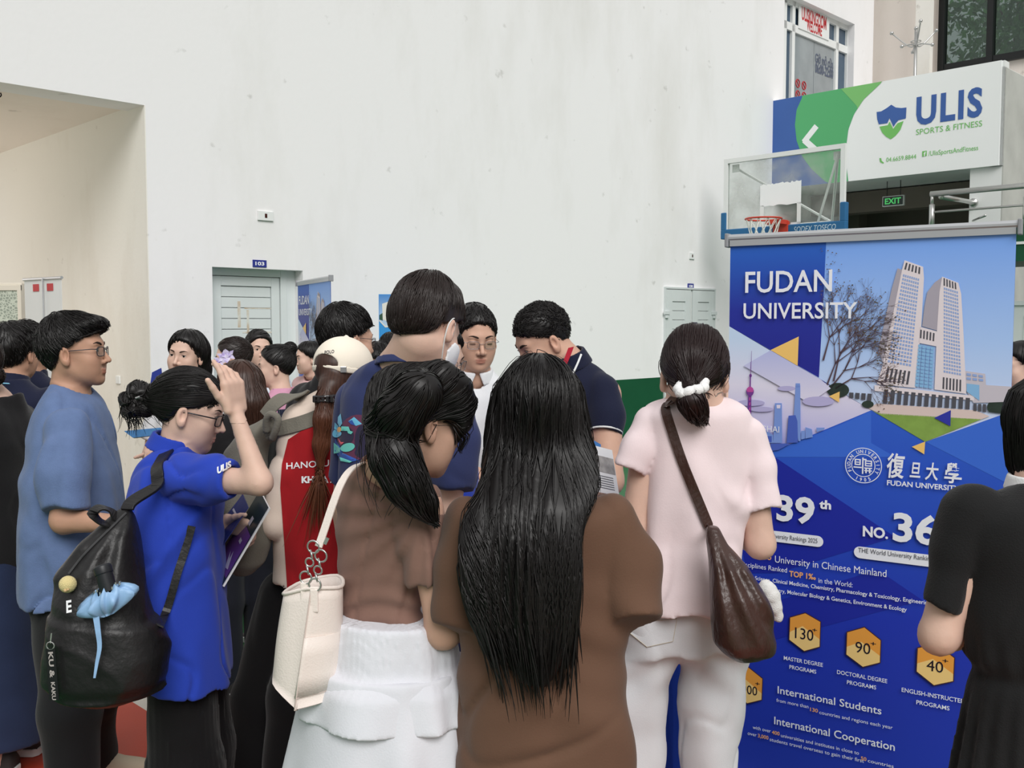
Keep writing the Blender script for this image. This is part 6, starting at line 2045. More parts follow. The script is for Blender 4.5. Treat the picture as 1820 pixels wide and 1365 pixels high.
def pink_tee_woman():
    yw = 90 * D2R
    hd = Head(TOP, 1236, 583, 2.43, 78, 24, 0, 0.95)
    p = Person('woman in a pale pink T-shirt and white jeans, hair in a white scrunchie', Wp(1230, 900, 2.4)[0], 2.4)
    st = [px_st(*q, 0.58, yw) for q in ((700, 1203, 1268, 2.4), (712, 1178, 1292, 2.4), (722, 1150, 1318, 2.4), (735, 1136, 1330, 2.4), (765, 1142, 1336, 2.4), (810, 1148, 1338, 2.4), (900, 1147, 1332, 2.4), (960, 1148, 1320, 2.4))] + [px_st(*q, 0.85, yw) for q in ((1040, 1146, 1314, 2.4), (1095, 1138, 1322, 2.4), (1150, 1130, 1326, 2.4))]
    T_ = Loft(st, yw)
    aL = A3((1150, 760, 2.4), (1128, 940, 2.42), (1190, 900, 2.68)); aR = A3((1332, 785, 2.4), (1352, 968, 2.40), (1280, 935, 2.66))
    hands = [hand_chains(aL[2], (0.6, 0.7, 0.1), (0, 0, -1), 1, 0.86), hand_chains(aR[2], (-0.6, 0.7, 0.1), (0, 0, -1), -1, 0.86)]
    lx = Wp(1132, 1300, 2.4)[0]; rx = Wp(1268, 1300, 2.4)[0]
    cx = p.x
    lg = [([np.array((cx - 0.085, 2.4, 0.80)), np.array((lx, 2.41, 0.45)), np.array((lx, 2.4, 0.05)), np.array((lx, 2.53, 0.03))], [0.06, 0.048, 0.04, 0.025]),
          ([np.array((cx + 0.075, 2.4, 0.80)), np.array((rx, 2.41, 0.45)), np.array((rx, 2.4, 0.05)), np.array((rx, 2.53, 0.03))], [0.06, 0.048, 0.04, 0.025])]
    p.body(hd, Wp(1236, 712, 2.41), T_, [(aL, [0.034, 0.034, 0.022]), (aR, [0.034, 0.034, 0.022])], hands, lg, SK_L, 0.004, 0.011, male=False)
    p.face(closed=True)
    sL = A3((1152, 752, 2.4), (1135, 795, 2.395), (1117, 836, 2.385)); sR = A3((1328, 775, 2.4), (1345, 830, 2.395), (1357, 903, 2.385))
    hx = Wp(1200, 1030, 2.3)
    def extra(P):
        x = P[:, 0] - cx; z = P[:, 2]
        return -0.0035 * np.sin(x * 48 + 2.2 * np.sin(z * 6)) * np.clip((1.36 - z) / 0.2, 0, 1) * (P[:, 1] < 2.42) - 0.003 * np.sin((z + 0.5 * x) * 70) * np.exp(-((x - 0.11) / 0.05) ** 2) * np.exp(-((z - 1.2) / 0.12) ** 2)
    p.shirt('t_shirt', T_, [(sL, [0.046, 0.047, 0.042]), (sR, [0.045, 0.045, 0.038])], cloth('pale_pink', (240, 222, 225), bump=0.05), hem=Wp(1210, 1096, 2.33)[2], neck=(Wp(1236, 706, 2.41), 0.056), h=0.0062, fold=0.007, extra=extra, k=0.05)
    # white jeans
    zc = Wp(1203, 1170, 2.3)[2]
    hips = Loft([(zc - 0.02, (cx - 0.005, 2.4), 0.152, 0.112), (zc + 0.05, (cx - 0.005, 2.4), 0.146, 0.110), (zc + 0.2, (cx, 2.4), 0.112, 0.084)], yw)
    lw = [([np.array((cx - 0.09, 2.4, zc + 0.06)), np.array((lx + 0.004, 2.4, 0.72)), np.array((lx, 2.4, 0.40)), np.array((lx, 2.4, 0.02))], [0.082, 0.076, 0.070, 0.076]),
          ([np.array((cx + 0.075, 2.4, zc + 0.06)), np.array((rx, 2.4, 0.72)), np.array((rx, 2.4, 0.40)), np.array((rx, 2.4, 0.02))], [0.086, 0.080, 0.068, 0.074])]
    M_j = cloth('white_jeans', (222, 224, 228), bump=0.1, bscale=420)
    def jx(P):
        z = P[:, 2]; x = P[:, 0] - cx
        return -0.004 * np.sin((z + 0.9 * np.abs(x)) * 60) * np.exp(-((z - zc + 0.06) / 0.06) ** 2) - 0.003 * np.sin(x * 60 + z * 9)
    p.trousers(M_j, hips, lw, Wp(1210, 1090, 2.33)[2] + 0.02, 0.0068, 0.006, 15, extra=jx, z0=0.03)
    # back pocket with stitching
    for poly in ([(1112, 1108), (1203, 1100), (1196, 1140), (1150, 1150), (1118, 1124)],):
        P = np.array([Wp(x, y, 2.29) for x, y in poly]); n_ = len(P); 
        dense = np.vstack([P[i] + (P[(i + 1) % n_] - P[i]) * t for i in range(n_) for t in np.linspace(0, 1, 6, endpoint=False)])
        D = drape_view(p.ftr, dense, 0.0022)
        c_ = drape_view(p.ftr, P.mean(0)[None], 0.0026)
        mb = MB(); m_ = len(D)
        mb.add(np.vstack([D, c_]), [(i, (i + 1) % m_, m_) for i in range(m_)]); mb.build('back_pocket', M_j, p.root, smooth=True)
        mb = MB(); mb.tube(drape_view(p.ftr, dense, 0.0024), 0.0009, 4, closed=True); mb.build('pocket_stitching', mat('thread_beige', (196, 186, 168), 0.8, 0.1), p.root)
    p.shoes([(lx, 2.4), (rx, 2.4)], yw, M_white)
    cap = hair_cap(hd, HL_F, (0.010, 0.014, 0.012), 0.0025, 6)
    tie = Wp(1229, 688, 2.29)
    bunch = A3((1232, 655, 2.33), (1229, 688, 2.295)); tail = A3((1228, 690, 2.29), (1230, 712, 2.285), (1238, 728, 2.29), (1252, 742, 2.30))
    def f(P):
        d = smin(cap(P), sd_chain(P, bunch, [0.05, 0.020], 0.01), 0.04)
        return smin(d, sd_chain(P, tail, [0.018, 0.030, 0.024, 0.004], 0.012), 0.01)
    tf = tie.astype(F4)
    def dirh(P, t, g):
        D = tf - P; D /= np.linalg.norm(D, axis=1)[:, None] + 1e-6; return D
    S1 = flow_strands(900, (0.10, 0.24), 0.0013, lambda V: V[:, 2] > tie[2] + 0.01, dirh, 1, 14, (-0.0006, 0.002), 0.95, 0.05)
    S2 = flow_strands(140, (0.05, 0.09), 0.0014, lambda V: V[:, 2] < tie[2], lambda P, t, g: np.array((0.3, 0, -1.0), F4) + 0 * P, 2, 8, (0, 0.004), lambda t: 0.8 - 0.6 * t, 0.2)
    S3 = flow_strands(60, (0.06, 0.12), 0.0006, lambda V: (V[:, 2] < tie[2] + 0.08), lambda P, t, g: np.array((0.0, 0, -1.0), F4) + 0 * P, 4, 8, (0.002, 0.006), lambda t: 0.6, 0.25)
    hair_object(p, f, hair_mat('dark_auburn', (38, 24, 24)), hd.c + (0, -0.03, -0.04), (0.2, 0.22, 0.24), 0.005, [S1, S2, S3])
    r = np.random.default_rng(8)
    mb = MB(); P = []; R_ = []
    for a in np.linspace(0, 2 * math.pi, 40, endpoint=False):
        rr = 0.027 + 0.002 * math.sin(a * 9)
        P.append(tie + np.array((rr * math.cos(a) * 1.05, 0.8 * rr * math.sin(a), 0.003 * math.sin(a * 3) + 0.008 * math.cos(a) + 0.010 * math.sin(a)))); R_.append(0.0130 + 0.0007 * math.sin(a * 13))
    mb.tube(P, np.array(R_), 10, closed=True); mb.build('scrunchie', cloth('scrunchie', (246, 246, 246), bump=0.3, bscale=300), p.root, smooth=True)
    mb = MB(); P = [T_.point(Wp(0, 704, 2.35)[2] - 0.004 * math.sin(a), 0.95 * math.cos(a), 0.95 * math.sin(a)) for a in np.linspace(0, 6.283, 40, endpoint=False)]
    P = drape(p.fbody, np.array(P), 0.001); mb.tube(P, 0.0012, 5, closed=True); mb.build('necklace', M_steel, p.root)
    # brown hobo bag on its strap
    bg = empty('shoulder_bag', Wp(1320, 1176, 2.25), 'dark brown leather hobo bag hanging across the back of the pink T-shirt', 'bag')
    M_lea = mat('leather_brown', (66, 44, 38), 0.34, 0.5, var=0.25, vscale=25, bump=0.25, bscale=90, stretch=(1, 1, 0.5))
    L_ = Loft([(*(lambda s: (s[0], s[1], s[2], 0.052 * q[4]))(px_st(q[0], q[1], q[2], q[3], 0.5, yw)),) for q in ((936, 1256, 1276, 2.235, 0.3), (968, 1256, 1292, 2.22, 0.6), (1006, 1258, 1332, 2.20, 0.9), (1060, 1260, 1362, 2.19, 1.1), (1110, 1262, 1374, 2.19, 1.2), (1140, 1266, 1381, 2.19, 1.15), (1158, 1282, 1377, 2.19, 0.95), (1174, 1308, 1348, 2.19, 0.4))], yw, ex=2.4, smooth=2)
    ap = Wp(1262, 950, 2.18)
    def fb(P):
        x = P[:, 0] - ap[0]; z = ap[2] - P[:, 2]
        ang = np.arctan2(x, z + 0.03)
        d = L_(P) + 0.005 * np.sin(ang * 26 + 2 * np.sin(z * 12)) * np.clip(z / 0.08, 0, 1) * np.clip((0.30 - z) / 0.12, 0, 1)
        return d - 0.0025 * vnoise(P, 40, 5) - 0.001 * vnoise(P * np.array((1, 1, 0.4), F4), 150, 6)
    sdf_object('bag_body', fb, Wp(1320, 1060, 2.2), (0.16, 0.12, 0.2), 0.0045, M_lea, bg, 1)
    P = spline(A3((1200, 704, 2.37), (1190, 716, 2.33), (1183, 727, 2.30), (1195, 768, 2.28), (1212, 818, 2.27), (1232, 868, 2.27), (1252, 916, 2.26), (1266, 950, 2.235)), 6)
    P[8:] = drape_view(p.fshirt, P[8:], 0.006)
    P[-1] = Wp(1264, 952, 2.225); P[-2] = (P[-1] + P[-3]) / 2
    mb = MB(); n_ = len(P)
    tv = np.gradient(P, axis=0); tv /= np.linalg.norm(tv, axis=1)[:, None]
    G = -grad(p.fshirt, P.astype(F4)).astype(float)
    sidev = np.cross(tv, -G); sidev /= np.linalg.norm(sidev, axis=1)[:, None]
    nv = np.cross(sidev, tv)
    V = []
    for i in range(n_):
        w = 0.0115
        for a, b in ((-1, 0.5), (1, 0.5), (1, -0.5), (-1, -0.5)): V.append(P[i] + sidev[i] * w * a + nv[i] * 0.003 * b)
    mb.add(V, [(4 * i + k, 4 * i + 4 + k, 4 * i + 4 + (k + 1) % 4, 4 * i + (k + 1) % 4) for i in range(n_ - 1) for k in range(4)] + [(0, 1, 2, 3), (4 * n_ - 1, 4 * n_ - 2, 4 * n_ - 3, 4 * n_ - 4)])
    mb.build('strap', M_lea, bg, bevel=0.0015)
    # white fluffy charm clipped behind the bag
    ch = empty('plush_charm', Wp(1372, 1070, 2.27), 'small white plush charm hanging at the far edge of the brown leather bag', 'bag charm')
    pts = A3((1362, 1046, 2.27), (1370, 1060, 2.27), (1376, 1078, 2.27), (1383, 1096, 2.27))
    fch = lambda P: smin(smin(sd_sphere(P, pts[0], 0.020), sd_sphere(P, pts[1], 0.022), 0.01), smin(sd_sphere(P, pts[2], 0.019), sd_sphere(P, pts[3], 0.013), 0.01), 0.008) - 0.0015 * vnoise(P, 300, 2)
    sdf_object('plush', fch, pts[1], 0.1, 0.003, cloth('plush_white', (232, 232, 230), bump=0.4, bscale=500), ch, 1)
    return p

def tote_bag(p):
    r = empty('tote_bag', Wp(540, 1255, 2.0), 'cream leather tote bag with chain links on the shoulder of the brown T-shirt girl', 'bag')
    M_c = mat('leather_cream', (240, 228, 220), 0.42, 0.4, var=0.05, vscale=8, bump=0.12, bscale=260)
    # body: eight-sided shell, open on top; corners from the picture
    d = 1.99
    T0 = [Wp(504, 1056, d - 0.02), Wp(541, 1048, d - 0.055), Wp(566, 1046, d - 0.06), Wp(607, 1043, d - 0.02), Wp(600, 1024, d + 0.07), Wp(540, 1034, d + 0.08)]
    B0_ = [Wp(484, 1215, d - 0.02), Wp(522, 1257, d - 0.065), Wp(530, 1260, d - 0.065), Wp(596, 1238, d - 0.01), Wp(590, 1205, d + 0.10), Wp(505, 1195, d + 0.10)]
    T0 = spline(T0, 4, True); B0_ = spline(B0_, 4, True); n_ = len(T0)
    V = []; K = 10
    for j in range(K + 1):
        t = j / K
        for i in range(n_):
            q = T0[i] * (1 - t) + B0_[i] * t
            cen = T0.mean(0) * (1 - t) + B0_.mean(0) * t
            bul = 1 + 0.05 * math.sin(t * math.pi) * (1 if i else 1)
            V.append(cen + (q - cen) * np.array((bul, bul, 1)))
    F_ = [(j * n_ + i, (j + 1) * n_ + i, (j + 1) * n_ + (i + 1) % n_, j * n_ + (i + 1) % n_) for j in range(K) for i in range(n_)]
    F_.append(tuple(range(K * n_, (K + 1) * n_)))
    mb = MB(); mb.add(V, F_); o = mb.build('bag_body', M_c, r, smooth=True)
    so = o.modifiers.new('thick', 'SOLIDIFY'); so.thickness = 0.004; so.offset = -1
    V = np.array(V).reshape(K + 1, n_, 3)
    # rim piping, side seam, bottom band, outer pocket
    mb = MB(); mb.tube(V[0] + EZ * 0.001, 0.004, 8, closed=True); mb.build('rim', M_c, r, smooth=True)
    M_s = mat('seam_beige', (210, 192, 184), 0.6, 0.3)
    mb = MB(); mb.tube(V[:, 6] + np.array((0, -0.002, 0)), 0.0013, 5); mb.build('side_seam', M_s, r)
    mb = MB(); mb.tube(V[9, 4:16] + np.array((0, -0.002, 0)), 0.0013, 5); mb.build('bottom_seam', M_s, r)
    mb = MB(); 
    pk = [V[4, i] + np.array((-0.002, -0.006, 0)) for i in range(7, 15)]; pk2 = [V[9, i] + np.array((-0.002, -0.005, 0)) for i in range(7, 15)]
    W0 = [a * (1 - t) + b * t for t in (0, 0.33, 0.66, 1) for a, b in zip(pk, pk2)]
    m_ = len(pk)
    mb.add(W0, [(j * m_ + i, (j + 1) * m_ + i, (j + 1) * m_ + i + 1, j * m_ + i + 1) for j in range(3) for i in range(m_ - 1)])
    o = mb.build('outer_pocket', M_c, r, smooth=True); so = o.modifiers.new('thick', 'SOLIDIFY'); so.thickness = 0.004
    def ringm(mb, c, R, ax, tr=0.0017, el=1.0):
        q = np.array(Vector(ax).to_track_quat('Z', 'Y').to_matrix())
        mb.tube([c + q @ np.array((R * math.cos(t) * el, R * math.sin(t), 0)) for t in np.linspace(0, 6.2832, 20, endpoint=False)], tr, 6, closed=True)
    for k, (top, bot) in enumerate(((Wp(558, 968, 1.92), Wp(541, 1036, 1.935)), (Wp(571, 984, 1.92), Wp(558, 1048, 1.925)))):
        mb = MB(); n2 = 5
        for i in range(n2):
            c = top + (bot - top) * (i + 0.3) / n2
            ringm(mb, c, 0.0125 if i in (0, n2 - 1) else 0.0085, (1, 0.3, 0.2) if i % 2 else (0.25, 1, 0.1), 0.0019)
        mb.build('chain', M_steel, r, smooth=True)
        mb = MB(); mb.box(bot + (-0.008, -0.002, -0.045), (0.016, 0, 0), (0, 0.005, 0), (0, 0, 0.046)); mb.build('strap_tab', M_c, r, bevel=0.002)
    # shoulder strap up over the left shoulder
    P = spline(A3((566, 972, 1.92), (577, 940, 1.925), (592, 895, 1.935), (606, 860, 1.95), (622, 836, 1.975), (642, 824, 2.02), (660, 828, 2.10)), 6)
    tv = np.gradient(P, axis=0); tv /= np.linalg.norm(tv, axis=1)[:, None]
    V = []
    for i in range(len(P)):
        nrm = np.array((-0.45, -0.75, 0.48)) if i < 20 else np.array((-0.35, -0.45, 0.82))
        s = np.cross(tv[i], nrm); s /= np.linalg.norm(s); nn_ = np.cross(s, tv[i])
        w = 0.009
        for a, b in ((-1, 1), (1, 1), (1, -1), (-1, -1)): V.append(P[i] + s * w * a + nn_ * 0.002 * b)
    n_ = len(P)
    mb = MB(); mb.add(V, [(4 * i + k, 4 * i + 4 + k, 4 * i + 4 + (k + 1) % 4, 4 * i + (k + 1) % 4) for i in range(n_ - 1) for k in range(4)] + [(0, 1, 2, 3), (4 * n_ - 1, 4 * n_ - 2, 4 * n_ - 3, 4 * n_ - 4)])
    mb.build('strap', M_c, r, bevel=0.001)
    mb = MB(); mb.box(Wp(574, 966, 1.915), (0.006, 0, 0.012), (0, 0.004, 0), (0.006, 0, -0.003)); mb.build('buckle', M_steel, r)

def black_dress_woman():
    yw = 95 * D2R
    C = 3728
    hd = Head(TOP, 1872, 662, 2.0, 95, 10, 0, 0.95)
    x0 = Wp(1864, 1000, 1.95)[0]
    p = Person('woman in a short-sleeved black dress cut off by the right edge of the photo', x0, 1.95)
    st = [px_st(y, xl, C - xl, 1.95, 0.58, yw) for y, xl in ((850, 1828), (868, 1800), (880, 1760), (893, 1725), (915, 1706), (960, 1700), (1040, 1704), (1100, 1706), (1160, 1712), (1205, 1724), (1240, 1716), (1300, 1706), (1365, 1690), (1500, 1668), (1700, 1640))]
    T_ = Loft(st, yw)
    aL = A3((1722, 930, 1.95), (1668, 1130, 1.95), (1740, 1130, 2.2)); aR = [np.array((2 * x0 - q[0], q[1], q[2])) for q in aL]
    lg = std_legs(x0, 1.95, yw, 1.56)
    hands = [hand_chains(aL[2], (0.6, 0.7, 0), (0, 0, -1), 1, 0.86), hand_chains(aR[2], (-0.6, 0.7, 0), (0, 0, -1), -1, 0.86)]
    p.body(hd, np.array((x0, 1.96, T_.z[-1])), T_, [(aL, [0.044, 0.036, 0.023]), (aR, [0.044, 0.036, 0.023])], hands, lg, SK_L, 0.006, 0.011, male=False)
    p.face()
    sL = A3((1730, 915, 1.95), (1700, 985, 1.945), (1670, 1080, 1.94)); sR = [np.array((2 * x0 - q[0], q[1], q[2])) for q in sL]
    zw = Wp(0, 1205, 1.9)[2]
    def extra(P):
        z = P[:, 2]; th = np.arctan2(P[:, 1] - 1.95, P[:, 0] - x0)
        return 0.012 * np.exp(-((z - zw) / 0.018) ** 2) - 0.006 * np.sin(th * 34 + 2 * np.sin(z * 9)) * np.clip((zw - z) / 0.1, 0, 1) - 0.004 * np.sin(th * 26) * np.exp(-((z - zw - 0.05) / 0.05) ** 2)
    M_bd = cloth('black_dress', (30, 30, 31), bump=0.25, bscale=320)
    p.shirt('dress', T_, [(sL, [0.062, 0.047, 0.037]), (sR, [0.062, 0.047, 0.037])], M_bd, hem=0.35, neck=(np.array((x0, 1.96, T_.z[-1] - 0.03)), 0.06), h=0.007, fold=0.006, extra=extra)
    p.rib('collar', np.array((x0, 1.955, T_.z[-1] - 0.012)), (0, 0, 1), 0.064, cloth('white_collar', (236, 236, 236)), 0.009, 0.03)
    p.shoes(ankles(lg), yw, M_shoe)
    cap = hair_cap(hd, HL_F, (0.020, 0.018, 0.014), 0.002)
    bob = Loft([(*(lambda s: (s[0], s[1], s[2], s[3]))(px_st(q[0], q[1], 3744 - q[1], 1.99, 0.9, yw)),) for q in ((700, 1808), (740, 1797), (790, 1793), (830, 1797), (862, 1812))], yw, ex=2.1)
    f = lambda P: smin(cap(P), bob(P), 0.03)
    dn = lambda P, t, g: np.array((0, 0, -1.0), F4) + 0 * P
    hair_object(p, f, HR_K, hd.c + (0, 0, -0.02), (0.2, 0.2, 0.24), 0.006, [flow_strands(700, (0.1, 0.25), 0.0016, lambda V: V[:, 2] > hd.c[2] - 0.05, dn, 1, 14, (-0.0005, 0.002))])
# ---------------------------------------------------------------- the people at the left
def blue_tee_man():
    yw = 4 * D2R
    hd = Head(EAR_R, 117, 634, 3.16, 4, -2, 0, 0.99)
    cx, cy = Wp(128, 900, 3.25)[:2]
    p = Person('man with glasses in a faded blue T-shirt, in profile at the left', cx, cy)
    st = [px_st(*q, 0.66, yw) for q in ((684, 98, 152, 3.25), (696, 90, 158, 3.25), (712, 80, 172, 3.25), (735, 68, 181, 3.25), (775, 59, 194, 3.25), (840, 54, 204, 3.25), (900, 52, 208, 3.25), (1000, 52, 208, 3.25), (1066, 53, 206, 3.25), (1140, 70, 200, 3.25))]
    T_ = Loft(st, yw)
    aR = A3((118, 770, 3.08), (114, 925, 3.02), (205, 930, 2.98)); aL = A3((126, 770, 3.42), (150, 920, 3.48), (225, 925, 3.3))
    hR = hand_chains(Wp(212, 930, 2.98), (1, 0.05, 0.05), (0.1, 0.8, -0.6), 1, 0.95); hL = hand_chains(Wp(228, 925, 3.28), (1, -0.2, 0), (0, -0.8, -0.6), -1, 0.95)
    lgR = [Wp(118, 1090, 3.15), Wp(124, 1260, 3.16), Wp(130, 1440, 3.17)]; lgR[2][2] = 0.08
    lgL = [Wp(140, 1090, 3.36), Wp(168, 1230, 3.50), Wp(172, 1325, 3.62)]; lgL[2][2] = 0.09
    F = np.array((1.0, 0.05, 0))
    lg = [(lgR + [lgR[2] + F * 0.12 - EZ * 0.04], [0.07, 0.055, 0.042, 0.027]), (lgL + [lgL[2] + F * 0.12 - EZ * 0.04], [0.07, 0.055, 0.042, 0.027])]
    p.body(hd, Wp(124, 694, 3.25), T_, [(aR, [0.048, 0.040, 0.027]), (aL, [0.048, 0.040, 0.027])], [hR, hL], lg, SK_D, 0.0032, 0.011, open_=0.008)
    p.face(gaze=(0, 1, 0.02), brow_w=1.2)
    p.glasses(mat('frame_dark', (46, 48, 56), 0.3, 0.5), 0.0015, 0.021, 0.015, -0.002)
    sR = A3((120, 765, 3.09), (118, 850, 3.03), (118, 907, 3.01)); sL = A3((124, 765, 3.42), (135, 900, 3.48))
    def extra(P):
        x = P[:, 0] - cx; z = P[:, 2]
        return -0.006 * np.exp(-((x - 0.02 + 0.35 * (z - 0.95)) / 0.016) ** 2) * np.clip((1.1 - z) / 0.1, 0, 1) - 0.004 * np.sin(x * 55 + 5 * z) * np.clip((1.15 - z) / 0.2, 0, 1)
    M_t = cloth('faded_blue', (100, 120, 160), var=0.12, vscale=30, bump=0.15)
    p.shirt('t_shirt', T_, [(sR, [0.072, 0.074, 0.070]), (sL, [0.072, 0.072])], M_t, hem=Wp(80, 1066, 3.2)[2], neck=(Wp(126, 694, 3.25), 0.064), h=0.0065, fold=0.009, extra=extra, neck_ax=(0.25, 0, 1), hollow=False)
    p.rib('neckband', Wp(126, 699, 3.25), (0.25, 0, 1), 0.068, M_t, 0.009, 0.022)
    hip = lambda P: sd_ell(P, (cx, cy, 0.80), (0.135, 0.19, 0.12))
    p.trousers(cloth('black_trousers', (30, 30, 32), bump=0.1), hip, [(lgR, [0.100, 0.088, 0.074]), (lgL, [0.100, 0.088, 0.070])], 0.95, 0.008, 0.007, 12, z0=0.02)
    p.shoes([(lgR[2][0], lgR[2][1]), (lgL[2][0], lgL[2][1])], yw, M_shoe_b, mat('sole_tan', (196, 176, 150), 0.8, 0.1), 0.29)
    cap = hair_cap(hd, ((-0.085, -0.085), (-0.05, -0.052), (-0.03, -0.034), (-0.012, -0.030), (0.006, -0.010), (0.02, 0.012), (0.034, 0.030), (0.048, 0.058), (0.062, 0.088), (0.075, 0.13)), (0.007, 0.013, 0.020), 0.004, 3)
    qf = sd_ell
    f = lambda P: smin(cap(P), hd.s * sd_ell(hd.loc(P), (0, 0.045, 0.088), (0.062, 0.060, 0.026)), 0.02)
    S1 = short_strands(hd, 1500, (0.03, 0.07), 0.0016, 1, (0, -0.05, 0.13), 0.3, 0.35, 0.004, 0.35, lambda L: L[:, 2] > 0.02)
    S2 = short_strands(hd, 500, (0.012, 0.03), 0.0012, 2, (0, -0.05, 0.13), 0.6, -0.1, 0.003, 0.3, lambda L: L[:, 2] <= 0.03)
    S3 = short_strands(hd, 70, (0.03, 0.055), 0.0016, 4, (0, -0.05, 0.05), -0.1, -0.5, 0.004, 0.0, lambda L: (L[:, 1] < -0.08) & (L[:, 2] > 0.0) & (L[:, 2] < 0.07), 0.5)
    hair_object(p, f, HR_K, hd.c, 0.2, 0.0042, [S1, S2, S3])

def blue_polo_woman():
    yw = 6 * D2R
    hd = Head(EAR_R, 325, 741, 2.68, 6, 17, 0, 0.925)
    cx, cy = Wp(318, 1000, 2.75)[:2]
    p = Person('young woman in a royal blue polo shirt, hand raised to her forehead', cx, cy)
    st = [px_st(*q, 0.64, yw) for q in ((788, 282, 346, 2.75), (804, 268, 352, 2.75), (820, 256, 364, 2.75), (845, 244, 380, 2.75), (900, 233, 392, 2.75), (960, 235, 396, 2.75), (1040, 240, 398, 2.75), (1120, 246, 404, 2.75), (1200, 258, 411, 2.75), (1240, 262, 412, 2.75), (1320, 264, 412, 2.75))]
    T_ = Loft(st, yw)
    aR = A3((322, 848, 2.60), (462, 858, 2.50), (419, 735, 2.53)); aL = A3((330, 860, 2.92), (360, 980, 2.95), (392, 930, 2.86))
    w = aR[2]
    hR = hand_chains(w, (-0.10, 0.0, 1.0), (-0.86, 0.50, 0.05), 1, 0.93, (0.20, 0.42, 0.48, 0.55), 0.05, (0.62, 0.78, 0.12), 0.35)
    hL = hand_chains(Wp(397, 928, 2.86), (0.95, -0.1, -0.25), (0.2, -0.8, -0.5), -1, 0.86, (0.5, 0.55, 0.6, 0.6))
    lg = std_legs(cx, cy, yw, 1.56, 0.08, (0.065, 0.05, 0.038))
    p.body(hd, Wp(316, 800, 2.75), T_, [(aR, [0.042, 0.031, 0.0195]), (aL, [0.038, 0.031, 0.020])], [hR, hL], lg, SK_L, 0.003, 0.010, open_=0.006, male=False)
    p.face(gaze=(0, 1, -0.3), brow_w=0.8)
    p.glasses(mat('frame_black', (28, 26, 30), 0.25, 0.5), 0.0020, 0.0225, 0.0165, -0.004)
    sR = A3((326, 850, 2.61), (380, 853, 2.56), (414, 854, 2.53)); sL = A3((328, 856, 2.92), (345, 920, 2.94))
    arm = Wp(388, 882, 2.6)
    def extra(P):
        x = P[:, 0] - arm[0]; z = P[:, 2] - arm[2]
        # pull lines running from the armpit down to the bag strap
        t = (x * 0.80 - z * 0.60); s = x * 0.60 + z * 0.80
        d = -0.008 * np.exp(-((t + 0.012) / 0.013) ** 2) * np.clip(-s / 0.06, 0, 1) * np.clip((0.62 + s) / 0.2, 0, 1) + 0.006 * np.exp(-((t - 0.022) / 0.014) ** 2) * np.clip(-s / 0.06, 0, 1) * np.clip((0.55 + s) / 0.2, 0, 1)
        return d - 0.004 * np.sin(P[:, 0] * 42 + 3 * P[:, 2]) * np.clip((1.0 - P[:, 2]) / 0.2, 0, 1)
    M_p = cloth('royal_blue', (42, 68, 178), var=0.06, bump=0.12, bscale=500)
    p.shirt('polo_shirt', T_, [(sR, [0.070, 0.060, 0.046]), (sL, [0.062, 0.056])], M_p, neck=(Wp(312, 796, 2.75), 0.056), h=0.006, fold=0.006, extra=extra, hem_n=(Wp(343, 1212, 2.7), (0.17, 0.0, 1.0)), neck_ax=(0.35, 0, 1), k=0.035)
    p.collar(Wp(306, 803, 2.75), (0.30, 0, 1), 0.058, 0.070, 0.045, M_p, (1, 0.1, 0), 0.03)
    cloth_text(p.root, 'ULIS', 386, 842, 411, 830, 12, 2.55, p.fshirt, M_let, 0.05)
    hip = lambda P: sd_ell(P, (cx + 0.02, cy, 0.74), (0.10, 0.145, 0.12))
    F = np.array((math.cos(yw), math.sin(yw), 0))
    lw = [([q + F * 0.015 for q in a[:3]], [0.088, 0.100, 0.112]) for a, r in lg]
    p.trousers(cloth('black_pleats', (21, 20, 22), bump=0.1), hip, lw, 0.86, 0.008, 0.003, 12, z0=0.02, extra=lambda P: -0.003 * np.sin(np.arctan2(P[:, 1] - cy, P[:, 0] - cx) * 60))
    p.shoes(ankles(lg), yw, M_shoe)
    cap = hair_cap(hd, ((-0.075, -0.075), (-0.05, -0.045), (-0.03, -0.030), (-0.01, -0.026), (0.006, 0.004), (0.018, 0.034), (0.03, 0.056), (0.05, 0.072), (0.066, 0.086), (0.08, 0.12)), (0.008, 0.012, 0.012), 0.002, 2)
    bc = Wp(246, 708, 2.74)
    M3 = hd.M
    bun = [bc + M3 @ np.array(q) for q in ((0.0, 0.0, 0.012), (0.0, -0.016, -0.012), (0.0, 0.018, -0.014), (0.014, 0.0, -0.026), (-0.015, 0, 0.0))]
    def f(P):
        d = cap(P)
        d = smin(d, sd_cone(P, hd.w(0, -0.09, 0.01), bc + (0.03, 0, 0), 0.045, 0.028), 0.03)
        b = sd_sphere(P, bun[0], 0.036)
        for q in bun[1:]: b = smin(b, sd_sphere(P, q, 0.030), 0.006)
        L = P - bc.astype(F4)
        b = b - 0.003 * np.sin(np.arctan2(L[:, 2], L[:, 0]) * 5 + 120 * np.sqrt(L[:, 0] ** 2 + L[:, 2] ** 2))
        return smin(d, b, 0.008)
    bf = bc.astype(F4)
    def dirh(P, t, g):
        D = bf + np.array((0.035, 0, 0), F4) - P; return D / (np.linalg.norm(D, axis=1)[:, None] + 1e-6)
    def dirb(P, t, g):
        L = P - bf; return np.stack([-L[:, 2], 0.2 * np.sin(60 * L[:, 0]), L[:, 0]], 1) / 0.04
    xb = bc[0]
    S1 = flow_strands(900, (0.08, 0.2), 0.0012, lambda V: V[:, 0] > xb + 0.045, dirh, 1, 14, (-0.0006, 0.0015), 0.95, 0.04)
    S2 = flow_strands(320, (0.06, 0.14), 0.0018, lambda V: V[:, 0] < xb + 0.05, dirb, 2, 14, (-0.0005, 0.004), 0.93, 0.15)
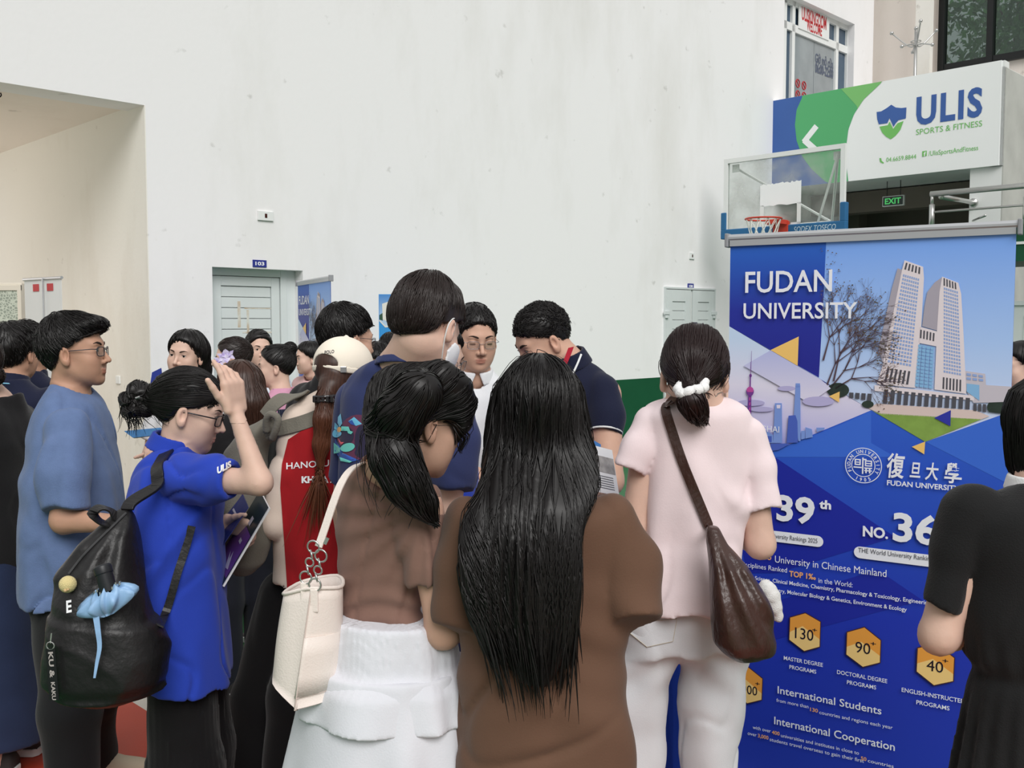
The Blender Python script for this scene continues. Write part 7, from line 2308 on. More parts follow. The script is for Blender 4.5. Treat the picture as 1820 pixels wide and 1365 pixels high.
    S3 = flow_strands(40, (0.05, 0.13), 0.001, lambda V: (V[:, 0] < xb + 0.01) & (V[:, 2] < bc[2]), lambda P, t, g: np.array((0.1, 0, -1.0), F4) + 0 * P, 3, 10, (0.0, 0.004), lambda t: 0.4 - 0.4 * t, 0.3)
    S4 = flow_strands(150, (0.05, 0.11), 0.0010, lambda V: (hd.loc(V.astype(F4))[:, 1] > 0.055) & (hd.loc(V.astype(F4))[:, 2] > 0.03), lambda P, t, g: np.array((0.35, -0.1, -1.0), F4) + 0 * P, 4, 10, (0.0, 0.003), lambda t: 0.9 - 0.5 * t, 0.15)
    S5 = flow_strands(50, (0.04, 0.10), 0.0006, lambda V: (hd.loc(V.astype(F4))[:, 2] < -0.02), lambda P, t, g: np.array((-0.2, 0, -1.0), F4) + 0 * P, 5, 8, (0.001, 0.004), lambda t: 0.5, 0.3)
    hair_object(p, f, HR_K, (hd.c + bc) / 2, 0.24, 0.0045, [S1, S2, S3, S4, S5])
    mb = MB(); mb.tube([bc + (0.010, -0.046, 0.004), bc + (0.022, -0.046, 0.008)], 0.003, 6); mb.build('hair_pin', M_steel, p.root)
    # brochures in her left hand
    bro = ((396, 1042, 2.74), (478, 903, 2.74), (462, 872, 2.90), (384, 1000, 2.90))
    r = empty('brochure', Wp(396, 1042, 2.74), 'dark glossy brochure with a purple band held by the woman in royal blue', 'brochure')
    P = np.array([Wp(*q) for q in bro]); nrm = np.cross(P[1] - P[0], P[3] - P[0]); nrm /= np.linalg.norm(nrm)
    if nrm[1] > 0: nrm = -nrm
    mb = MB(); mb.prism(P, -nrm * 0.005); mb.build('pages', mat('paper_white', (236, 236, 238), 0.5, 0.3), r)
    def bq(u, v, o=0.0006): return P[0] * (1 - u) * (1 - v) + P[1] * u * (1 - v) + P[2] * u * v + P[3] * (1 - u) * v + nrm * o
    def quad(mb, a, b, c, d_, o=0.0006): mb.add([bq(a, c, o), bq(b, c, o), bq(b, d_, o), bq(a, d_, o)], [(0, 1, 2, 3)])
    mb = MB(); quad(mb, 0, 1, 0.03, 1); mb.build('cover', mat('cover_dark', (40, 52, 58), 0.25, 0.5), r)
    mb = MB(); quad(mb, 0.08, 0.62, 0.06, 0.98, 0.0012); mb.build('purple_band', mat('cover_purple', (110, 66, 140), 0.25, 0.5), r)
    mb = MB(); mb.add([bq(0.15, 0.2, 0.0018), bq(0.32, 0.45, 0.0018), bq(0.22, 0.42, 0.0018), bq(0.28, 0.6, 0.0018), bq(0.12, 0.4, 0.0018)], [(0, 1, 2), (0, 2, 3), (0, 3, 4)]); quad(mb, 0.66, 0.76, 0.4, 0.56, 0.0018); quad(mb, 0.44, 0.49, 0.34, 0.5, 0.0018); mb.build('cover_print', mat('print_silver', (196, 190, 204), 0.4, 0.4), r)
    P2 = np.array([Wp(*q) for q in ((392, 990, 2.79), (449, 905, 2.80), (438, 880, 2.93), (372, 962, 2.93))])
    r = empty('leaflet', P2[0], 'navy leaflet held in front of the dark brochure', 'leaflet')
    mb = MB(); mb.prism(P2 + nrm * 0.012, nrm * 0.002); mb.build('sheet', mat('cover_navy', (42, 50, 112), 0.3, 0.5), r)
    P = P2; mb = MB(); quad(mb, 0.70, 0.74, 0.3, 0.8, 0.0148); quad(mb, 0.2, 0.3, 0.1, 0.3, 0.0148); mb.build('cover_print', mat('print_silver', (196, 190, 204), 0.4, 0.4), r)
    return p

def black_backpack(p):
    M_b = mat('nylon_black', (30, 29, 30), 0.42, 0.4, var=0.2, vscale=14, bump=0.22, bscale=55)
    r = empty('backpack', Wp(190, 1230, 2.42), 'slouchy black backpack on the back of the woman in royal blue', 'backpack')
    yw = 90 * D2R
    L_ = Loft([(*(lambda s: (s[0], s[1], s[2], q[4]))(px_st(q[0], q[1], q[2], q[3], 0.5, yw)),) for q in ((902, 212, 234, 2.46, 0.02), (930, 184, 238, 2.45, 0.045), (965, 150, 242, 2.44, 0.065), (1010, 116, 246, 2.43, 0.085), (1050, 105, 254, 2.42, 0.095), (1110, 104, 272, 2.41, 0.10), (1160, 92, 284, 2.41, 0.105), (1200, 92, 278, 2.41, 0.10), (1225, 116, 262, 2.42, 0.08), (1236, 150, 230, 2.42, 0.05))], yw, ex=2.7, smooth=2)
    ap = Wp(225, 905, 2.42)
    def f(P):
        x = P[:, 0] - ap[0]; z = ap[2] - P[:, 2]
        d = L_(P)
        ang = np.arctan2(x, z + 0.02)
        d = d - 0.006 * np.sin(ang * 15 + 1.0) * np.clip(z / 0.1, 0, 1) * np.clip((0.34 - z) / 0.15, 0, 1)
        d = d - 0.007 * vnoise(P * np.array((1, 1, 0.7), F4), 24, 4) - 0.006 * (1 - np.abs(vnoise(P, 19, 9))) ** 5
        zp = z - 0.255 - 0.10 * x
        return d - 0.010 * np.clip(zp / 0.012, 0, 1) * np.clip((0.47 - z) / 0.03, 0, 1) * (P[:, 1] < 2.42)
    sdf_object('bag_body', f, Wp(190, 1080, 2.42), (0.24, 0.2, 0.32), 0.0058, M_b, r, 1)
    mb = MB()
    def ribbon(P, w, nrm=(0, -1, 0.1), th=0.004):
        P = np.asarray(P); tv = np.gradient(P, axis=0); tv /= np.linalg.norm(tv, axis=1)[:, None]
        V = []
        for i in range(len(P)):
            s = np.cross(tv[i], nrm); s /= np.linalg.norm(s) + 1e-9; nn_ = np.cross(s, tv[i])
            for a, b in ((-1, 1), (1, 1), (1, -1), (-1, -1)): V.append(P[i] + s * w * a / 2 + nn_ * th * b / 2)
        n_ = len(P)
        mb.add(V, [(4 * i + k, 4 * i + 4 + k, 4 * i + 4 + (k + 1) % 4, 4 * i + (k + 1) % 4) for i in range(n_ - 1) for k in range(4)] + [(0, 1, 2, 3), (4 * n_ - 1, 4 * n_ - 2, 4 * n_ - 3, 4 * n_ - 4)])
    S_ = spline(A3((226, 906, 2.44), (234, 880, 2.46), (248, 850, 2.50), (268, 824, 2.56), (292, 806, 2.66), (312, 806, 2.74)), 6)
    S_[6:] = drape(p.fshirt, S_[6:], 0.008)
    for _ in range(6): S_[1:-1] = 0.25 * S_[:-2] + 0.5 * S_[1:-1] + 0.25 * S_[2:]
    ribbon(S_, 0.034, (-0.2, -0.85, 0.5), 0.008); mb.build('shoulder_strap', M_b, r, bevel=0.002)
    mb = MB(); S_ = spline(A3((300, 812, 2.60), (340, 838, 2.50), (372, 880, 2.48)), 5)
    mb = MB(); S_ = spline(A3((284, 1112, 2.40), (300, 1075, 2.42), (315, 1020, 2.45), (330, 975, 2.47), (341, 935, 2.50)), 6)
    S_[2:] = drape_view(p.fshirt, S_[2:], 0.007)
    for _ in range(4): S_[1:-1] = 0.25 * S_[:-2] + 0.5 * S_[1:-1] + 0.25 * S_[2:]
    ribbon(S_, 0.020, (0.2, -1, 0)); mb.build('lower_strap', M_b, r)
    mb = MB(); S_ = spline(A3((206, 935, 2.42), (180, 928, 2.40), (166, 912, 2.39), (178, 902, 2.40), (196, 908, 2.42), (212, 925, 2.43)), 5); ribbon(S_, 0.03, (0.1, -0.3, 1)); mb.build('grab_handle', M_b, r)
    mb = MB(); S_ = spline(A3((224, 912, 2.40), (190, 945, 2.37), (150, 985, 2.345), (122, 1020, 2.335)), 6); S_ = drape_view(f, S_, 0.002); mb.tube(S_, 0.003, 6); mb.build('zip', mat('zip_grey', (58, 58, 60), 0.4, 0.4), r)
    cloth_text(r, 'E', 118, 1089, 127.5, 1087, 22, 2.33, f, M_let, 0.03, 0.002)
    # hanging fabric tag with lettering
    t = empty('strap_tag', Wp(94, 1150, 2.285), 'black fabric key strap with pale lettering hanging from the slouchy black backpack', 'key strap')
    a, b = Wp(90, 1152, 2.285), Wp(97, 1244, 2.285)
    ax = b - a; ln = np.linalg.norm(ax); ax /= ln; sx = np.array((1, 0, 0)) - ax * ax[0]; sx /= np.linalg.norm(sx); nn_ = np.array((0, -1, 0))
    mb = MB(); mb.box(a - sx * 0.011, sx * 0.022, nn_ * 0.002, ax * ln); mb.build('strap', M_black, t)
    mb = MB(); mb.tube([a + nn_ * 0.001 + 0.009 * np.array((math.cos(q), 0, math.sin(q))) + (0, 0, 0.006) for q in np.linspace(0, 6.283, 14, endpoint=False)], 0.0014, 5, closed=True); mb.tube([a + (0, 0, 0.012), a + (0.003, 0, 0.035)], 0.0018, 5); mb.build('clip', M_steel, t)
    mb = MB()
    text_on(mb, 'KU &', lambda x, y: np.array([a + ax * i + sx * j + nn_ * 0.0025 for i, j in zip(x, y)]), 0.008, -0.005, 0.011, 0.06, bold=0.03)
    text_on(mb, 'KAKU', lambda x, y: np.array([a + ax * i + sx * j + nn_ * 0.0025 for i, j in zip(x, y)]), 0.078, -0.004, 0.009, 0.042, bold=0.03)
    mb.build('lettering', mat('tag_grey', (170, 164, 160), 0.6, 0.2), t)
    # plush ball
    c = Wp(120.5, 1038.5, 2.30); c = drape_view(f, c[None], 0.017)[0]
    b_ = empty('plush_ball', c, 'pale yellow plush ball clipped to the black backpack', 'bag charm')
    mb = MB(); mb.sphere(c, 0.0200, 20, 14); mb.build('ball', cloth('plush_yellow', (226, 208, 150), bump=0.5, bscale=420), b_, smooth=True)
    mb = MB(); mb.sphere(c + (0.002, -0.018, -0.010), 0.004, 10, 8); mb.sphere(c + (0.008, -0.017, -0.008), 0.003, 10, 8); mb.build('muzzle', cloth('plush_tan', (206, 176, 130)), b_, smooth=True)
    # folded umbrella in the side pocket
    u = empty('umbrella', Wp(186, 1100, 2.30), 'folded light blue umbrella with black handle in the black backpack side pocket', 'umbrella')
    top = Wp(181, 1006, 2.295); bot = Wp(194, 1052, 2.285)
    mb = MB(); ax = (bot - top); ln = np.linalg.norm(ax); mb.lathe(top, [(0.017, -0.002), (0.0205, 0.002), (0.0205, ln * 0.3), (0.0185, ln * 0.32), (0.0195, ln)], 20, axis=ax); mb.build('handle', mat('handle_black', (36, 38, 42), 0.4, 0.4), u, smooth=True, bevel=0.001)
    cN = Wp(191, 1070, 2.288)
    V = []; K = 9; n_ = 60
    for j in range(K):
        t_ = j / (K - 1)
        for i in range(n_):
            th = 2 * math.pi * i / n_
            w = 1 + 0.30 * math.sin(th * 11 + 2 * math.sin(th * 4)) * (0.4 + 0.6 * math.sin(t_ * math.pi)) 
            rx = (0.052 * math.sin(math.pi * (0.15 + 0.8 * t_)) + 0.006) * w; ry = 0.55 * rx
            x = rx * math.cos(th); y = ry * math.sin(th)
            z = 0.030 - 0.062 * t_ + 0.008 * math.sin(th * 7) * (1 - t_)
            V.append(cN + np.array((x, y, z + 0.36 * x)))
    F_ = [(j * n_ + i, j * n_ + (i + 1) % n_, (j + 1) * n_ + (i + 1) % n_, (j + 1) * n_ + i) for j in range(K - 1) for i in range(n_)] + [tuple(range(n_)), tuple(range((K - 1) * n_, K * n_))[::-1]]
    M_u = mat('umbrella_blue', (150, 188, 228), 0.45, 0.4, var=0.15, vscale=40)
    mb = MB(); mb.add(V, F_); mb.build('canopy', M_u, u, smooth=True)
    mb = MB()
    for i in range(14):
        q = V[int(i * n_ / 14)]; mb.tube([q, q + (0, 0, 0.006)], 0.0022, 5)
    mb.build('rib_tip', M_steel, u)
    mb = MB(); S_ = spline(A3((170, 1090, 2.272), (174, 1120, 2.268), (177, 1150, 2.268), (172, 1180, 2.268), (168, 1205, 2.268)), 5)
    tv = np.linspace(1, 0.35, len(S_)); Vs = []
    for q, w in zip(S_, tv):
        for a_, b_2 in ((-1, 1), (1, 1), (1, -1), (-1, -1)): Vs.append(q + np.array((0.0075 * w * a_, 0.001 * b_2, 0)))
    n2 = len(S_); mb.add(Vs, [(4 * i + k, 4 * i + 4 + k, 4 * i + 4 + (k + 1) % 4, 4 * i + (k + 1) % 4) for i in range(n2 - 1) for k in range(4)] + [(0, 1, 2, 3)])
    mb.build('closing_strap', M_u, u)

def navy_tee_man():
    yw = 78 * D2R
    hd = Head(EAR_R, 801, 588, 2.50, 60, 30, 0, 1.0)
    cx, cy = Wp(712, 1000, 2.6)[:2]
    p = Person('tall man in a printed navy T-shirt wearing a white face mask', cx, cy)
    st = [px_st(*q, 0.58, yw) for q in ((628, 678, 768, 2.56), (642, 655, 782, 2.57), (656, 634, 800, 2.58), (672, 618, 815, 2.6), (700, 606, 828, 2.6), (760, 603, 832, 2.6), (830, 604, 830, 2.6), (900, 606, 824, 2.6), (1000, 606, 818, 2.6), (1120, 606, 818, 2.6), (1180, 610, 815, 2.6))]
    T_ = Loft(st, yw)
    aR = A3((806, 710, 2.52), (790, 925, 2.48), (855, 900, 2.72)); aL = A3((632, 720, 2.7), (618, 900, 2.76), (690, 880, 2.96))
    hands = [hand_chains(aR[2], (0.4, 0.9, 0), (0, 0, -1), -1, 0.95), hand_chains(aL[2], (0.6, 0.8, 0), (0, 0, -1), 1, 0.95)]
    lg = std_legs(cx, cy, yw, 1.78)
    p.body(hd, Wp(722, 648, 2.57), T_, [(aR, [0.05, 0.042, 0.028]), (aL, [0.05, 0.042, 0.028])], hands, lg, SK_L, 0.0034, 0.011, neck_r=0.060)
    p.face(closed=False, gaze=(0, 1, -0.3))
    sR = A3((800, 705, 2.53), (806, 780, 2.50), (803, 874, 2.47)); sL = A3((634, 715, 2.7), (620, 850, 2.75))
    def extra(P):
        x = P[:, 0] - cx; z = P[:, 2]
        return -0.004 * np.sin(x * 38 + 2.4 * np.sin(z * 7)) * np.clip((1.35 - z) / 0.25, 0, 1)
    M_n = cloth('navy_tee', (50, 58, 98), bump=0.06, var=0.05)
    p.shirt('t_shirt', T_, [(sR, [0.062, 0.064, 0.060]), (sL, [0.062, 0.06])], M_n, hem=Wp(0, 1165, 2.6)[2], neck=(Wp(722, 643, 2.57), 0.072), h=0.0066, fold=0.006, extra=extra, neck_ax=(0.1, 0.35, 1), hollow=False)
    p.rib('neckband', Wp(722, 650, 2.565), (0.08, 0.30, 1), 0.078, M_n, 0.009, 0.022)
    # printed motif of leaves and petals on the back
    pal = {'teal': (112, 206, 196), 'sky': (110, 190, 226), 'indigo': (52, 90, 172), 'plum': (104, 56, 84), 'magenta': (168, 70, 150), 'coral': (206, 84, 96), 'shade': (52, 48, 72), 'orange': (226, 170, 104)}
    def K(*pts): return [(580 + x * 0.0879, 720 + y * 0.0879) for x, y in pts]
    def E(cx_, cy_, rx, ry, a=0, n=16): return K(*[(cx_ + rx * math.cos(t) * math.cos(a) - ry * math.sin(t) * math.sin(a), cy_ + rx * math.cos(t) * math.sin(a) + ry * math.sin(t) * math.cos(a)) for t in np.linspace(0, 2 * math.pi, n, endpoint=False)])
    off = 0.0012
    def motif(nm, polys, colour):
        nonlocal off
        mb = MB(); off += 0.0004
        for pl in polys:
            q = np.array([Wp(x, y, 2.5) for x, y in pl]); c_ = q.mean(0); n_ = len(q)
            rings = [c_ + (q - c_) * s_ for s_ in (1, 0.75, 0.5, 0.25)]
            D = drape_view(p.fshirt, np.vstack(rings + [c_[None]]), off)
            mb.add(D, [(j * n_ + i, j * n_ + (i + 1) % n_, (j + 1) * n_ + (i + 1) % n_, (j + 1) * n_ + i) for j in range(3) for i in range(n_)] + [(3 * n_ + i, 3 * n_ + (i + 1) % n_, 4 * n_) for i in range(n_)])
        mb.build(nm, cloth('print_' + colour, pal[colour], bump=0.04), p.root, smooth=True)
    motif('printed_disc', [E(620, 650, 400, 460, 0.2, 24)], 'plum'); motif('printed_shade', [E(700, 700, 130, 300, 0.05), E(400, 620, 160, 180), E(880, 240, 140, 70, -0.1), E(760, 960, 190, 120)], 'shade')
    motif('printed_arc', [K((440, 330), (560, 240), (720, 380), (600, 420)), E(190, 560, 60, 90, 0.5)], 'sky'); motif('printed_arc', [K((440, 330), (520, 300), (580, 410), (500, 390)), K((180, 680), (280, 850), (290, 1000), (650, 1110), (500, 1150), (270, 1080), (160, 900))], 'indigo')
    motif('printed_petal', [K((290, 170), (320, 370), (270, 450), (225, 360), (235, 240)), K((170, 350), (250, 430), (220, 500), (160, 480)), E(220, 590, 90, 60, -0.4)], 'sky'); motif('printed_centre', [E(258, 495, 42, 55, 0.2)], 'orange')
    motif('printed_leaf', [K((300, 430), (450, 435), (480, 520), (540, 540), (500, 590), (440, 570), (420, 525), (300, 520)), K((150, 760), (280, 860), (275, 960), (150, 980)), E(430, 855, 150, 85, -0.25), K((270, 1050), (520, 1140), (470, 1165), (285, 1130)), E(975, 540, 72, 55)], 'teal')
    motif('printed_swirl', [K((790, 400), (880, 360), (880, 560), (1010, 640), (920, 700), (850, 640)), E(910, 980, 95, 55, -0.6)], 'magenta'); motif('printed_spark', [K((230, 660), (290, 770), (360, 750), (290, 810)), E(890, 770, 50, 60)], 'coral')
    hip = lambda P: sd_ell(P, (cx, cy, 0.86), (0.17, 0.125, 0.13))
    p.trousers(cloth('navy_trousers', (36, 44, 84)), hip, [(a[:3], [0.10, 0.085, 0.08]) for a, r in lg], 0.98, 0.012)
    p.shoes(ankles(lg), yw, M_shoe)
    cap = hair_cap(hd, ((-0.072, -0.092), (-0.062, -0.074), (-0.05, -0.055), (-0.035, -0.044), (-0.015, -0.036), (0.0, -0.004), (0.02, 0.018), (0.034, 0.048), (0.05, 0.066), (0.066, 0.080), (0.08, 0.12)), (0.011, 0.018, 0.022), 0.004, 5)
    f = lambda P: smin(cap(P), sd_ell(hd.loc(P), (0, -0.078, -0.015), (0.056, 0.03, 0.045)) * hd.s, 0.03)
    S1 = short_strands(hd, 2200, (0.04, 0.09), 0.0015, 1, (0.0, -0.055, 0.125), 0.7, 0.05, 0.004, 0.6, lambda L: (L[:, 2] > 0.005) & ~((np.abs(L[:, 0]) > 0.042) & (L[:, 2] < 0.09) & (L[:, 1] > -0.06)), 0.12)
    S2 = short_strands(hd, 900, (0.015, 0.05), 0.0013, 2, (0.0, -0.05, 0.12), 1.3, -0.1, 0.003, 0.6, lambda L: (L[:, 2] < 0.03) & (L[:, 1] < -0.05), 0.22)
    hair_object(p, f, HR_B, hd.c, 0.2, 0.0045, [S1, S2])
    def fm(P):
        L = hd.loc(P)
        h_ = hd.s * head_sdf(L, 0, True)
        h_ = smin(h_, hd.s * sd_ell(L, (0, 0.088, -0.05), (0.04, 0.022, 0.045)), 0.03)
        reg = np.maximum(np.maximum(L[:, 2] + 0.028 - 0.30 * np.abs(L[:, 0]) * 0, -0.112 - L[:, 2]), 0.018 + 0.55 * np.abs(L[:, 2] + 0.062) - L[:, 1]) * hd.s
        return np.maximum(np.maximum(h_ - 0.006, -(h_ - 0.0005)), reg)
    sdf_object('face_mask', fm, hd.w(0, 0.06, -0.06), 0.14, 0.0036, cloth('mask_white', (240, 242, 246), bump=0.08), p.root, 1)
    mb = MB()
    for sx in (-1, 1):
        q = [hd.w(sx * 0.057, 0.040, -0.040), hd.w(sx * 0.076, 0.012, -0.005), hd.w(sx * 0.081, -0.008, 0.016), hd.w(sx * 0.082, -0.025, -0.010), hd.w(sx * 0.076, -0.016, -0.045), hd.w(sx * 0.062, 0.014, -0.080), hd.w(sx * 0.052, 0.034, -0.092)]
        mb.tube(spline(q, 5), 0.0018, 6)
    mb.build('mask_loop', M_white, p.root, smooth=True)
    return p
# ---------------------------------------------------------------- the others
def cap_woman():
    yw = 112 * D2R
    hd = Head(TOP, 612, 601, 3.06, 62, 10, 0, 0.96)
    cx, cy = Wp(585, 900, 3.08)[:2]
    p = Person('woman in a cream baseball cap with a long ponytail and a red-backed shirt', cx, cy)
    st = [px_st(*q, 0.66, yw) for q in ((684, 585, 640, 3.06), (696, 562, 660, 3.07), (708, 540, 676, 3.08), (726, 518, 690, 3.08), (760, 506, 694, 3.08), (820, 500, 690, 3.08), (900, 494, 684, 3.08), (980, 492, 680, 3.08), (1050, 492, 680, 3.08), (1120, 496, 676, 3.08))]
    T_ = Loft(st, yw)
    aL = A3((528, 745, 3.02), (494, 925, 3.00), (520, 900, 3.28)); aR = A3((680, 745, 3.14), (690, 920, 3.22), (640, 880, 3.4))
    lg = [([Wp(510, 1060, 3.12), Wp(458, 1240, 3.14), Wp(428, 1440, 3.14)], [0.06, 0.05, 0.038]), ([Wp(570, 1060, 3.06), Wp(525, 1240, 3.04), Wp(505, 1440, 3.04)], [0.06, 0.05, 0.038])]
    for a, r in lg: a[2][2] = 0.05; a.append(a[2] + np.array((-0.05, 0.11, -0.02))); r.append(0.025)
    hands = [hand_chains(aL[2], (0.4, 0.9, 0), (0, 0, -1), 1, 0.86), hand_chains(aR[2], (-0.6, 0.7, 0), (0, 0, -1), -1, 0.86)]
    p.body(hd, Wp(614, 690, 3.07), T_, [(aL, [0.038, 0.032, 0.022]), (aR, [0.038, 0.032, 0.022])], hands, lg, SK_L, 0.005, 0.012, male=False)
    p.face()
    sL = A3((530, 745, 3.02), (508, 840, 2.995), (490, 932, 2.99), (512, 905, 3.2)); sR = A3((676, 745, 3.14), (690, 920, 3.22), (650, 890, 3.36))
    p.shirt('sweatshirt', T_, [(sL, [0.050, 0.046, 0.043, 0.036]), (sR, [0.056, 0.052, 0.042])], cloth('cream_shirt', (228, 210, 196), bump=0.06), hem=Wp(0, 1042, 3.0)[2], neck=(Wp(614, 688, 3.07), 0.058), h=0.0068, fold=0.005, hollow=False)
    rows = np.linspace(738, 1047, 44); lx = np.interp(rows, (738, 746, 781, 825, 866, 950, 1040, 1100), (600, 566, 512, 501, 498, 504, 510, 511))
    G = np.array([[Wp(a_ + (668 - a_) * t, y_, 2.97) for t in np.linspace(0, 1, 30)] for y_, a_ in zip(rows, lx)])
    D = drape_view(p.fshirt, G.reshape(-1, 3), 0.004)
    mb = MB(); mb.add(D, [(i * 30 + k, i * 30 + k + 1, (i + 1) * 30 + k + 1, (i + 1) * 30 + k) for i in range(43) for k in range(29)]); mb.build('red_back_panel', cloth('deep_red', (164, 30, 36), bump=0.06), p.root, smooth=True)
    cloth_text(p.root, 'HANOI UNIVERSITY', 509, 834, 672, 822, 12, 2.97, p.fshirt, M_let, 0.01, 0.0065)
    cloth_text(p.root, 'KHÓA 23', 536, 858, 603, 857, 11.5, 2.97, p.fshirt, M_let, 0.05, 0.0065)
    hip = lambda P: sd_ell(P, (cx, cy, 0.80), (0.155, 0.12, 0.12))
    p.trousers(cloth('black_wide', (20, 19, 21), bump=0.1), hip, [(a[:3], [0.090, 0.084, 0.080]) for a, r in lg], 0.92, 0.010, 0.004, 9, z0=0.02)
    p.shoes(ankles(lg), yw, M_white)
    # hair under the cap, gathered at a clip, lighter towards the ends
    tail = A3((603, 674, 3.02), (588, 688, 2.96), (577, 708, 2.93), (576, 745, 2.92), (571, 790, 2.92), (569, 828, 2.92))
    cap_ = hair_cap(hd, HL_F, (0.004, 0.005, -0.004), 0.001)
    f = lambda P: smin(np.maximum(cap_(P), (hd.loc(P)[:, 2] - 0.06) * hd.s), sd_chain(P, tail, [0.036, 0.034, 0.020, 0.026, 0.020, 0.004], 0.02), 0.025)
    tc_ = np.array(tail, F4)
    def dirt(P, t, g):
        k = np.argmin(np.abs(P[:, 2:3] - (tc_[None, :, 2] - 0.03)), 1); D = tc_[np.minimum(k + 1, 5)] - P
        return D / (np.linalg.norm(D, axis=1)[:, None] + 1e-6) * 0.5 + np.array((-0.1, 0, -1.0), F4) * 0.6
    z_a, z_b = tail[2][2], tail[5][2]
    tone = lambda V: 1 + np.clip((z_a + 0.05 - V[:, 2:3]) / (z_a - z_b), 0, 1.1) * np.array((2.2, 1.5, 0.8)) + 0.25 * np.sin(V[:, 0:1] * 700)
    S1 = flow_strands(620, (0.12, 0.3), 0.0013, lambda V: V[:, 2] < hd.c[2] - 0.02, dirt, 1, 16, (-0.0006, 0.003), lambda t: 0.92 - 0.3 * t, 0.1, tail[5][2])
    hair_object(p, f, HR_R, hd.c + (-0.03, 0, -0.14), (0.2, 0.24, 0.26), 0.005, [S1], tone=tone)
    c = tail[2]; mb = MB()
    for dz in (-0.006, 0.006): mb.tube([c + (0.031 * math.cos(a), 0.027 * math.sin(a), dz + 0.002 * math.cos(a)) for a in np.linspace(0, 6.283, 18, endpoint=False)], 0.0055, 6, closed=True)
    for k in range(5): mb.box(c + (-0.03 + 0.013 * k, -0.031, -0.009), (0.009, 0, 0), (0, 0.006, 0), (0, 0, 0.018))
    mb.build('hair_clip', mat('clip_black', (34, 30, 32), 0.2, 0.6), p.root, bevel=0.001)
    # the cap
    M_c = cloth('cap_cream', (244, 234, 218), bump=0.1, bscale=400, var=0.03)
    def dome(P):
        L = hd.loc(P)
        return L, sd_ell(L, (0, -0.006, 0.034), (0.090, 0.110, 0.094))
    def fc(P):
        L, d = dome(P)
        sh = np.maximum(np.abs(d + 0.004) - 0.004, 0.020 - L[:, 2] + 0.12 * np.minimum(L[:, 1] + 0.02, 0))
        sh = smax(sh, -sd_ell(L, (0, -0.115, 0.026), (0.050, 0.05, 0.030)), 0.003)
        sh = np.minimum(sh, sd_ell(L, (0, -0.006, 0.129), (0.008, 0.008, 0.005)))
        br = np.maximum(sd_ell(L, (0, 0.11, 0.026), (0.075, 0.085, 0.05)), np.abs(L[:, 2] - 0.030 + 0.25 * (L[:, 1] - 0.10) + 3.5 * L[:, 0] ** 2) - 0.003)
        br = np.maximum(br, 0.088 - L[:, 1])
        return np.minimum(sh, br) * hd.s
    cp = sdf_object('baseball_cap', fc, hd.w(0, 0.03, 0.05), 0.24, 0.0036, M_c, p.root, 1)
    def fst(P):
        L, d = dome(P)
        return np.maximum(np.maximum(np.abs(d + 0.002) - 0.004, np.abs(L[:, 2] - 0.012 - 0.0 * L[:, 1]) - 0.0095), L[:, 1] + 0.035) * hd.s
    sdf_object('cap_strap', fst, hd.w(0, -0.06, 0.01), 0.16, 0.0034, M_c, cp, 1)
    q = drape_view(fst, np.array([Wp(610, 657, 2.95)]), 0.001)[0]
    mb = MB(); mb.box(q + (-0.008, -0.004, -0.009), (0.018, 0.004, 0), (0, 0.005, 0), (0, 0, 0.018)); mb.build('cap_buckle', M_steel, cp, bevel=0.001)
    cloth_text(cp, 'POLO', 577, 629, 594, 627, 6, 2.95, fc, mat('thread_navy', (52, 52, 66), 0.7, 0.1), 0.01)
    # grey backpack on her back
    M_g = cloth('grey_canvas', (122, 118, 108), bump=0.2, bscale=200, var=0.2)
    r = empty('backpack', Wp(430, 1015, 3.05), 'soft grey canvas backpack worn by the woman in the cream cap', 'backpack')
    L_ = Loft([(*(lambda s: (s[0], s[1], s[2], q[3]))(px_st(q[0], q[1], q[2], 2.98 if q[0] < 800 else 3.0, 0.5, math.pi / 2)),) for q in ((742, 470, 490, 0.03), (762, 432, 488, 0.05), (800, 396, 480, 0.07), (840, 384, 474, 0.08), (900, 380, 474, 0.085), (960, 384, 482, 0.085), (1000, 396, 472, 0.07), (1020, 420, 450, 0.04))], math.pi / 2, ex=2.5)
    top = Wp(482, 735, 2.95)
    def fg(P):
        x = P[:, 0] - top[0]; z = top[2] - P[:, 2]
        return L_(P) - 0.008 * np.sin(np.arctan2(x, z + 0.02) * 11 + 1) * np.clip(z / 0.06, 0, 1) * np.clip((0.25 - z) / 0.1, 0, 1) - 0.005 * vnoise(P, 26, 3)
    sdf_object('bag_body', fg, Wp(430, 880, 3.0), (0.16, 0.16, 0.28), 0.0065, M_g, r, 1)
    def band(P, w, name, n_=(-0.3, -0.8, 0.5), th=0.006):
        P = np.asarray(P); tv = np.gradient(P, axis=0); tv /= np.linalg.norm(tv, axis=1)[:, None]; V = []
        for i in range(len(P)):
            s = np.cross(tv[i], n_); s /= np.linalg.norm(s) + 1e-9; q = np.cross(s, tv[i])
            for a, b in ((-1, 1), (1, 1), (1, -1), (-1, -1)): V.append(P[i] + s * w * a / 2 + q * th * b / 2)
        m_ = len(P); mb = MB(); mb.add(V, [(4 * i + k, 4 * i + 4 + k, 4 * i + 4 + (k + 1) % 4, 4 * i + (k + 1) % 4) for i in range(m_ - 1) for k in range(4)] + [(0, 1, 2, 3), (4 * m_ - 1, 4 * m_ - 2, 4 * m_ - 3, 4 * m_ - 4)])
        mb.build(name, M_g, r, bevel=0.002)
    S_ = spline(A3((470, 740, 2.94), (488, 718, 2.94), (510, 705, 2.96), (532, 702, 3.02), (540, 704, 3.1)), 5); band(S_, 0.05, 'shoulder_strap')
